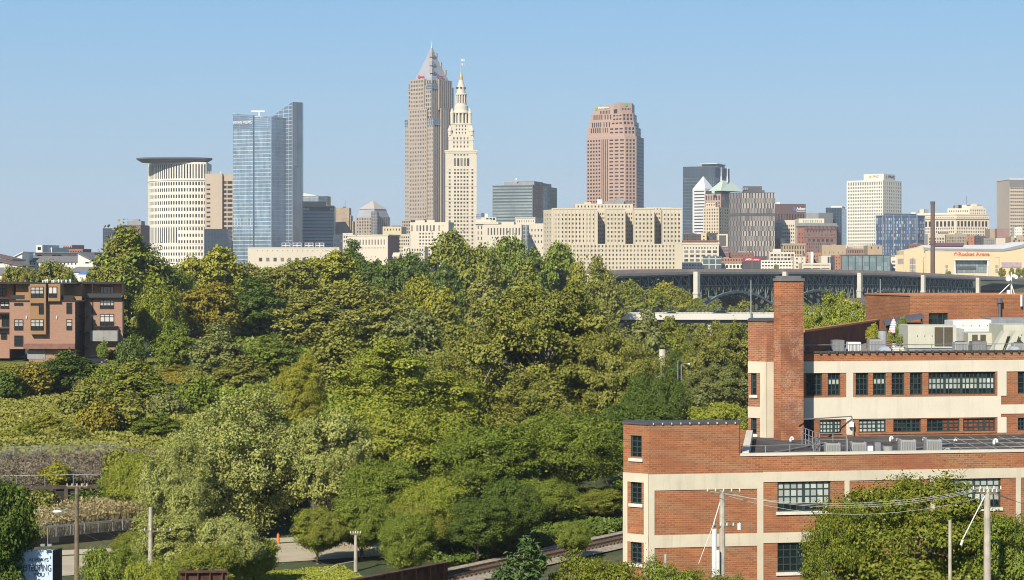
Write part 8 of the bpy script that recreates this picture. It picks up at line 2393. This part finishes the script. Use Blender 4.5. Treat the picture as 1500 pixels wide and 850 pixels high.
for px, lab in ((1337, 'left'), (1352.5, 'middle'), (1463.5, 'right')):
    lamp_pole(px, 1420, 377.5, ZB, 'thin brown street lamp in front of the arena wall, %s of three' % lab, .8 if px != 1463.5 else -3, .16, m_steel)
for k_, (px, w_) in enumerate(((1389, 8), (1468, 9), (1482, 7), (1492, 9), (1500, 8))):
    plant('far_round', px, 1430, 392 if k_ else 397, w_ * 1.3, 'yellow' if k_ % 2 else 'bright', ['low green bush at the left of the arena entrance', 'young tree by the arena banner, first right of the entrance', 'small thin tree below the arena banner', 'rounder young tree right below the banner', 'young tree at the right edge by the arena'][k_])
plant('far_round', 1137, 1400, 387, 10, 'grey', 'small grey green tree between parking block and dark sign box')
# ------------------------------------------------------------------ trees, nearest to farthest
T = [
 # foreground
 ('maple', -40, 108.5, 703, 205, 'dark', 'dark green leafy tree in front of the billboard at bottom left'),
 ('locust', 1325, 113, 692, 345, 'locust', 'large fine leaved tree with yellow tips in front of the brick building'),
 ('locust', 1222, 111, 738, 130, 'locust', 'lower yellow tinged tree left of the large fine leaved tree'),
 ('locust', 1478, 110, 745, 190, 'deep', 'fine leaved green tree behind the tall pale pole at bottom right'),
 ('pine', 757, 99, 790, 230, 'pine', 'bushy blue green pine at the bottom edge beside the rails'),
 ('locust', 880, 101, 808, 230, 'locust', 'low wide tree crown along the bottom edge right of the pine'),
 ('locust', 985, 102, 818, 180, 'deep', 'low tree crown at the bottom edge under the angled brick corner'),
 ('locust', 1070, 101, 834, 150, 'locust', 'lowest tree crown at the bottom edge under the pole with transformers'),
 ('maple', 168, 128, 798, 110, 'deep', 'dark green bush beside the brown pole at the bottom left'),
 ('maple', 222, 126, 818, 100, 'bright', 'bright green bush at the foot of the pale pole on the left'),
 ('maple', 300, 140, 800, 120, 'mid', 'mid green bush under the cottonwood behind the short girder'),
 ('maple', 252, 152, 752, 115, 'glint', 'glinting shrub at the right of the pale pole by the road'),
 ('maple', 330, 150, 755, 115, 'glint', 'pale leaved shrub under the middle of the big cottonwood'),
 ('maple', 598, 152, 752, 95, 'deep', 'green shrub in front of the pale pole by the girder'),
 ('maple', 195, 160, 778, 60, 'mid', 'green shrub at the end of the black roadside barrier'),
 ('maple', 275, 158, 800, 90, 'deep', 'green shrub under the left flank of the big cottonwood'),
 ('maple', 465, 164, 742, 95, 'mid', 'green shrub between the orange post and the girder pole'),
 ('maple', 372, 152, 790, 90, 'bright', 'bright low shrub in front of the orange post'),
 ('shrub', 228, 182, 742, 80, 'glint', 'glinting shrub at the right end of the reed bed'),
 ('shrub', 40, 180, 748, 60, 'deep', 'green shrub at the left end of the reed bed'),
 ('maple', 800, 186, 700, 100, 'deep', 'rounded green shrub above the railway track, left of its neighbour'),
 ('maple', 880, 192, 716, 70, 'mid', 'mid green shrub above the railway track near the brick corner'),
 ('maple', 745, 170, 700, 110, 'dark', 'shaded shrub between the pine and the railway track'),
 ('maple', 838, 166, 762, 62, 'deep', 'leafy shrub on the near side of the track right of the pine'),
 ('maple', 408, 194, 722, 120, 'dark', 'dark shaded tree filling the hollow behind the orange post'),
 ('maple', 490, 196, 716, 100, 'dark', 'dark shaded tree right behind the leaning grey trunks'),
 # near trees
 ('cottonwood', 345, 181, 566, 250, 'glint', 'big pale glinting cottonwood with leaning trunks left of centre'),
 ('cottonwood', 262, 174, 640, 140, 'glint', 'smaller glinting cottonwood on the left flank of the big one'),
 ('oldwood', 470, 180, 596, 170, 'glint', 'grey yellow leaved cottonwood between the big one and bright maples'),
 ('maple', 205, 186, 664, 100, 'bright', 'bright green tree standing at the right end of the brown bank'),
 ('maple', 600, 196, 592, 190, 'bright', 'bright green maple with rounded clumps below the yellow green poplar'),
 ('maple', 715, 192, 622, 190, 'deep', 'deep green maple in the middle above the railway girder'),
 ('maple', 560, 172, 672, 130, 'deep', 'leafy green tree leaning over the pale pole by the girder'),
 ('maple', 640, 168, 700, 120, 'bright', 'low bright maple behind the right end of the rusty girder'),
 ('maple', 830, 205, 604, 180, 'deep', 'dense green maple above the railway track'),
 ('maple', 925, 222, 590, 160, 'dark', 'dark green tree against the left corner of the brick building'),
 ('bush', 850, 196, 728, 120, 'mid', 'green bush leaning over the railway track'),
 ('maple', 700, 166, 728, 110, 'dark', 'dark ivy thicket behind the end of the rusty girder'),
 ('maple', 530, 166, 728, 115, 'deep', 'leafy undergrowth clump around the foot of the pale pole by the girder'),
 ('maple', 612, 166, 735, 100, 'mid', 'sunlit shrub just behind the long rusty girder'),
 ('shrub', 935, 214, 748, 50, 'bright', 'small bright shrub between the track and the brick corner'),
 # middle distance
 ('poplar', 565, 216, 492, 175, 'bright', 'yellow green poplar rising in the centre of the picture'),
 ('poplar', 655, 224, 540, 140, 'bright', 'yellow green tree right of the central poplar'),
 ('poplar', 440, 244, 516, 75, 'yellow', 'slim yellow green tree left of the central poplar'),
 ('poplar', 395, 250, 560, 90, 'bright', 'fresh green tree behind the big cottonwood'),
 ('sycamore', 800, 252, 412, 255, 'olive', 'huge olive sycamore with pale bare twigs right of centre'),
 ('sycamore', 700, 262, 476, 170, 'olive', 'olive tree on the left flank of the huge sycamore'),
 ('sycamore', 905, 246, 482, 150, 'olive', 'olive tree on the right flank of the huge sycamore'),
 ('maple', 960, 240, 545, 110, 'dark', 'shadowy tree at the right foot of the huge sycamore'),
 ('poplar', 780, 226, 545, 150, 'olive', 'olive brown tree in front of the huge sycamore'),
 ('far_oval', 910, 345, 480, 60, 'grey', 'grey green poplar left of the pair below the low bridge'),
 ('far_oval', 946, 340, 452, 62, 'grey', 'tallest grey green poplar in front of the low pale bridge'),
 ('far_oval', 985, 345, 462, 58, 'mid', 'dark green poplar right of the tallest grey one'),
 ('sycamore', 1058, 305, 468, 120, 'olive', 'olive tree touching the brick stair tower on its left'),
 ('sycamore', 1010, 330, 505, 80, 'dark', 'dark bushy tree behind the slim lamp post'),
 ('sycamore', 1050, 262, 530, 125, 'grey', 'dull grey green tree left of the brick stair tower'),
 ('maple', 1055, 225, 588, 120, 'bright', 'bright green tree right behind the raised brick corner'),
 ('sycamore', 1232, 300, 424, 100, 'bright', 'round sunlit tree right of the square chimney, above the roof'),
 ('sycamore', 1195, 292, 446, 70, 'bright', 'lower tree tucked against the right side of the square chimney'),
 ('sycamore', 1298, 288, 448, 90, 'bright', 'low sunlit tree left of the brick penthouse'),
 # mid slope, left of centre
 ('far_oval', 455, 395, 424, 100, 'olive', 'olive grey tree with ragged top in the middle of the left wood'),
 ('far_round', 545, 400, 412, 130, 'olive', 'broad olive tree right of the ragged one in the left wood'),
 ('far_round', 625, 420, 404, 85, 'yellow', 'yellow olive tree left of the lamp mast'),
 ('far_oval', 655, 350, 442, 80, 'olive', 'olive tree at the foot of the lamp mast'),
 ('far_round', 598, 330, 452, 100, 'grey', 'grey olive tree above the central poplar'),
 ('far_oval', 500, 310, 470, 90, 'olive', 'dull olive tree above and left of the central poplar'),
 ('far_oval', 372, 425, 406, 90, 'dark', 'dark shaded tree in the gap of the left wood'),
 ('far_round', 300, 405, 412, 95, 'rust', 'orange tinged tree right of the willow'),
 ('willow', 232, 392, 408, 75, 'bright', 'feathery bright green willow right of the apartment block'),
 ('far_oval', 318, 318, 472, 75, 'grey', 'pale birch like tree on the slope left of the dark gap'),
 ('far_oval', 255, 340, 468, 55, 'deep', 'deep green locust on the slope below the willow'),
 ('far_oval', 395, 330, 490, 70, 'deep', 'feathery deep green sumac below the dark gap'),
 ('far_oval', 350, 300, 520, 70, 'olive', 'olive sapling clump above the big cottonwood'),
 ('far_oval', 420, 345, 500, 60, 'dark', 'dark tree deep in the shaded hollow left of the poplar'),
 # skyline trees
 ('far_oval', 195, 445, 330, 105, 'mid', 'tall green tree rising in front of the round fronted tower'),
 ('far_oval', 168, 440, 352, 60, 'olive', 'olive shoulder tree on the left of the tall one by the apartment block'),
 ('far_round', 305, 470, 360, 90, 'yellow', 'yellow green tree below the beige slab tower'),
 ('far_round', 258, 455, 388, 70, 'deep', 'deep green tree between the tall tree and the yellow green one'),
 ('far_round', 362, 480, 384, 80, 'olive', 'olive gold tree below the blue glass tower'),
 ('far_round', 420, 500, 380, 90, 'olive', 'dull olive tree below the cream hall roof units'),
 ('far_round', 478, 540, 366, 85, 'yellow', 'yellow green tree at the right end of the cream hall'),
 ('far_oval', 516, 600, 350, 50, 'dark', 'dark pointed tree in front of the arcaded hall'),
 ('far_broad', 560, 590, 376, 95, 'dark', 'dark green tree below the brick side of the arcaded hall'),
 ('far_round', 610, 575, 368, 60, 'dark', 'dark tree below the stepped stone block'),
 ('far_round', 680, 640, 336, 105, 'mid', 'tallest green tree of the row below the slender stone tower'),
 ('far_round', 752, 660, 344, 90, 'deep', 'round green tree in front of the white court blocks'),
 ('far_round', 808, 665, 354, 80, 'deep', 'green tree at the left foot of the limestone block'),
 ('far_round', 640, 560, 385, 70, 'dark', 'shaded tree under the tallest one of the skyline row'),
 ('far_oval', 715, 560, 392, 70, 'olive', 'olive tree in front of the skyline row'),
 ('far_oval', 845, 600, 382, 46, 'yellow', 'yellow tree in front of the limestone block'),
 ('far_oval', 880, 590, 374, 58, 'olive', 'olive brown tree at the left end of the arch bridge'),
 ('far_oval', 770, 560, 388, 80, 'mid', 'mid green tree between the skyline row and huge sycamore'),
 ('far_round', 935, 690, 410, 80, 'mid', 'green tree under the left end of the arch bridge'),
 ('far_round', 985, 700, 412, 70, 'yellow', 'yellow green tree left of the first bridge pier'),
 ('far_round', 1028, 690, 436, 50, 'mid', 'low tree at the foot of the first bridge pier'),
 ('far_broad', 1065, 1000, 431, 60, 'grey', 'hazy tree seen through the first arch of the bridge'),
 ('far_round', 1085, 720, 440, 44, 'mid', 'low green tree left of the thin mast at the bridge'),
 ('far_round', 1150, 720, 438, 60, 'mid', 'green tree hidden behind the square chimney at bridge level'),
 ('far_round', 1205, 690, 444, 60, 'grey', 'hazy green tree between chimney and second pier'),
 ('far_round', 1330, 620, 452, 70, 'mid', 'green tree behind the left end of the brick penthouse'),
 # behind the apartment block
 ('far_broad', 28, 520, 388, 50, 'olive', 'dark olive tree behind the apartment roof at the far left'),
 ('far_broad', 76, 530, 382, 62, 'olive', 'biggest olive tree behind the apartment roof in front of the white hall'),
 ('far_round', 104, 500, 397, 22, 'dark', 'small dark tree behind the apartment roof vents'),
 ('far_round', 127, 490, 398, 20, 'yellow', 'small yellow tree behind the apartment roof at its right'),
 ('far_round', 4, 470, 401, 18, 'rust', 'small orange tree behind the apartment roof at the left edge'),
 ('bush', 192, 358, 488, 46, 'dark', 'dark round bush at the right corner of the apartment block'),
 ('bush', 170, 372, 508, 40, 'dark', 'shaded bush below the apartment wing'),
 ('bush', 150, 368, 497, 18, 'deep', 'small ivy bush against the grey base of the apartment wing'),
]
# hillside rows: (distance, y of the tops, half height in px, row words, [(px, width, leaf, dy)...])
ROWS = [
 (336, 552, 'in the row just below the retaining wall', [(15, 60, 'mid', 4), (60, 44, 'dark', 0), (112, 60, 'dark', -6), (165, 52, 'yellow', 2), (205, 50, 'olive', 0), (238, 40, 'grey', -8), (262, 40, 'rust', -20), (290, 40, 'olive', -16)]),
 (300, 580, 'in the second row down the hillside', [(5, 60, 'dark', -6), (45, 60, 'rust', 0), (90, 62, 'dark', -22), (135, 50, 'olive', -4), (160, 56, 'deep', 6), (200, 62, 'mid', 4), (248, 50, 'grey', 0), (290, 48, 'olive', -10)]),
 (268, 612, 'in the third row down the hillside', [(118, 70, 'olive', 10), (155, 54, 'mid', -14), (200, 80, 'mid', -10), (245, 56, 'grey', -6), (285, 60, 'deep', 2)]),
 (236, 650, 'in the lowest row above the brown bank', [(12, 30, 'yellow', 20), (66, 34, 'yellow', 4), (38, 24, 'bright', 0), (104, 44, 'olive', 6), (142, 56, 'rust', -2), (185, 62, 'olive', -2), (230, 56, 'deep', -6)]),
 (187, 705, 'along the dark wall below the brown bank', [(10, 62, 'dark', 12), (52, 62, 'olive', 4), (84, 36, 'yellow', -20), (150, 40, 'dark', 14), (185, 62, 'mid', 6), (118, 36, 'dark', 18)]),
]
ORD = ['leftmost', 'second', 'third', 'fourth', 'fifth', 'sixth', 'seventh', 'eighth', 'ninth']
WORD = {'mid': 'mid green', 'dark': 'dark green', 'yellow': 'yellow green', 'olive': 'olive', 'grey': 'grey green', 'rust': 'rusty orange tinged', 'deep': 'deep green', 'bright': 'bright green'}
for row in T: plant(*row)
for D, y, words, items in ROWS:
    for i, (px, wd, lf_, dy) in enumerate(sorted(items)):
        kind = ('bush', 'shrub', 'far_oval', 'bush')[(i + D) % 4]
        Dq = D + 5 * ((i * 7) % 3 - 1)
        plant(kind, px, Dq, HY + (EYE - hz(X(px, Dq), Dq)) * F / Dq - wd * ((.95 if i % 3 else .7) if D < 330 else .42) + dy * .3, wd * 1.15, lf_, '%s bush, %s from the left %s' % (WORD[lf_], ORD[i], words) if i else '%s bush, leftmost %s' % (WORD[lf_], words),
              name='bush', cat='bush', group='bushes on the left hillside')
# ------------------------------------------------------------------ ground cover
def hp(px, D): return (X(px, D), D)
scatter('hillside_vines', [hp(-80, 207), hp(330, 212), hp(330, 345), hp(-80, 345)], 150000, .42, .30, 'olive', .15, 1.0, 3, 'low olive vines and weeds covering the left hillside', clump=6)
scatter('dry_weeds', [hp(215, 300), hp(345, 296), hp(350, 345), hp(225, 352)], 40000, .32, .16, 'rust', .3, 1.6, 5, 'pale straw coloured weeds on the slope below the willow', clump=5)
scatter('brown_weeds', [hp(-60, 190.5), hp(230, 193), hp(230, 208), hp(-60, 206)], 52000, .34, .10, 'brown', .3, 1.6, 6, 'grey brown dead weeds on the fenced bank', clump=4, up=.5)
scatter('wall_ivy', [hp(-60, 184.5), hp(200, 187.5), hp(200, 191.2), hp(-60, 187.8)], 40000, .32, .25, 'dark', .8, 3.9, 7, 'dark ivy hanging over the blackened wall', clump=5)
scatter('reeds', [hp(62, 176), hp(222, 183), hp(214, 188), hp(120, 187), hp(60, 184)], 16000, .3, .055, 'tan', 1.8, 2.9, 8, 'bed of tall tan reeds behind the road fence', blade=True, clump=8)
scatter('lawn', [hp(-40, 352), hp(260, 358), hp(260, 378), hp(112, 364), hp(-40, 364)], 26000, .22, .10, 'olive', .03, .2, 9, 'short grass in front of the apartment block')
scatter('undergrowth', [hp(230, 186), hp(880, 236), hp(1090, 236), hp(1090, 420), hp(560, 470), hp(300, 420), hp(300, 260)], 120000, .7, .5, 'deep', .3, 2.6, 10, 'tangled undergrowth below the trees in the valley', clump=9)
scatter('verge_grass', [hp(330, 158), hp(500, 163), hp(560, 150), hp(300, 128)], 26000, .25, .10, 'bright', .05, .3, 12, 'mown grass verge beside the concrete road')
scatter('track_weeds', [hp(640, 161), hp(1010, 194.5), hp(1010, 234), hp(610, 190)], 50000, .36, .26, 'dark', .1, 1.0, 13, 'shaded weeds along the far side of the railway track', clump=5)
scatter('far_wood', [hp(560, 700), hp(1400, 760), hp(1400, 860), hp(1000, 1060), hp(500, 1000)], 60000, 1.5, 1.1, 'mid', 1, 9, 14, 'low far wood filling the valley beyond the low bridge', clump=22, gap=.35)
scatter('bluff_wood', [hp(120, 1000), hp(900, 1050), hp(900, 1200), hp(120, 1200)], 40000, 2.2, 1.6, 'deep', 2, 12, 15, 'far wooded bluff under the downtown blocks', clump=30)
seen = {}
for lab, grp in LABELS:
    if lab in seen: print('DUP LABEL', lab)
    seen[lab] = 1
    nw = len((lab or '').split())
    if not 4 <= nw <= 16: print('LABEL WORDS', nw, lab)
print('things', len(LABELS), 'objects', len(bpy.data.objects))
# ------------------------------------------------------------------ the air: thin even haze round everything
hm = bpy.data.materials.new('haze'); hm.use_nodes = True
hn = hm.node_tree.nodes; hn.clear()
ho = hn.new('ShaderNodeOutputMaterial'); hv = hn.new('ShaderNodeVolumePrincipled')
hv.inputs['Color'].default_value = (.82, .90, 1.0, 1); hv.inputs['Density'].default_value = 0.000085; hv.inputs['Anisotropy'].default_value = 0.0
hm.node_tree.links.new(hv.outputs[0], ho.inputs['Volume'])
mb = MB(); mb.box(-3900, -2000, -25, 3900, 7600, 345)
hz_o = bpy.data.objects.new('haze', mesh_of('haze', mb, hm)); COL.objects.link(hz_o); hz_o['kind'] = 'stuff'
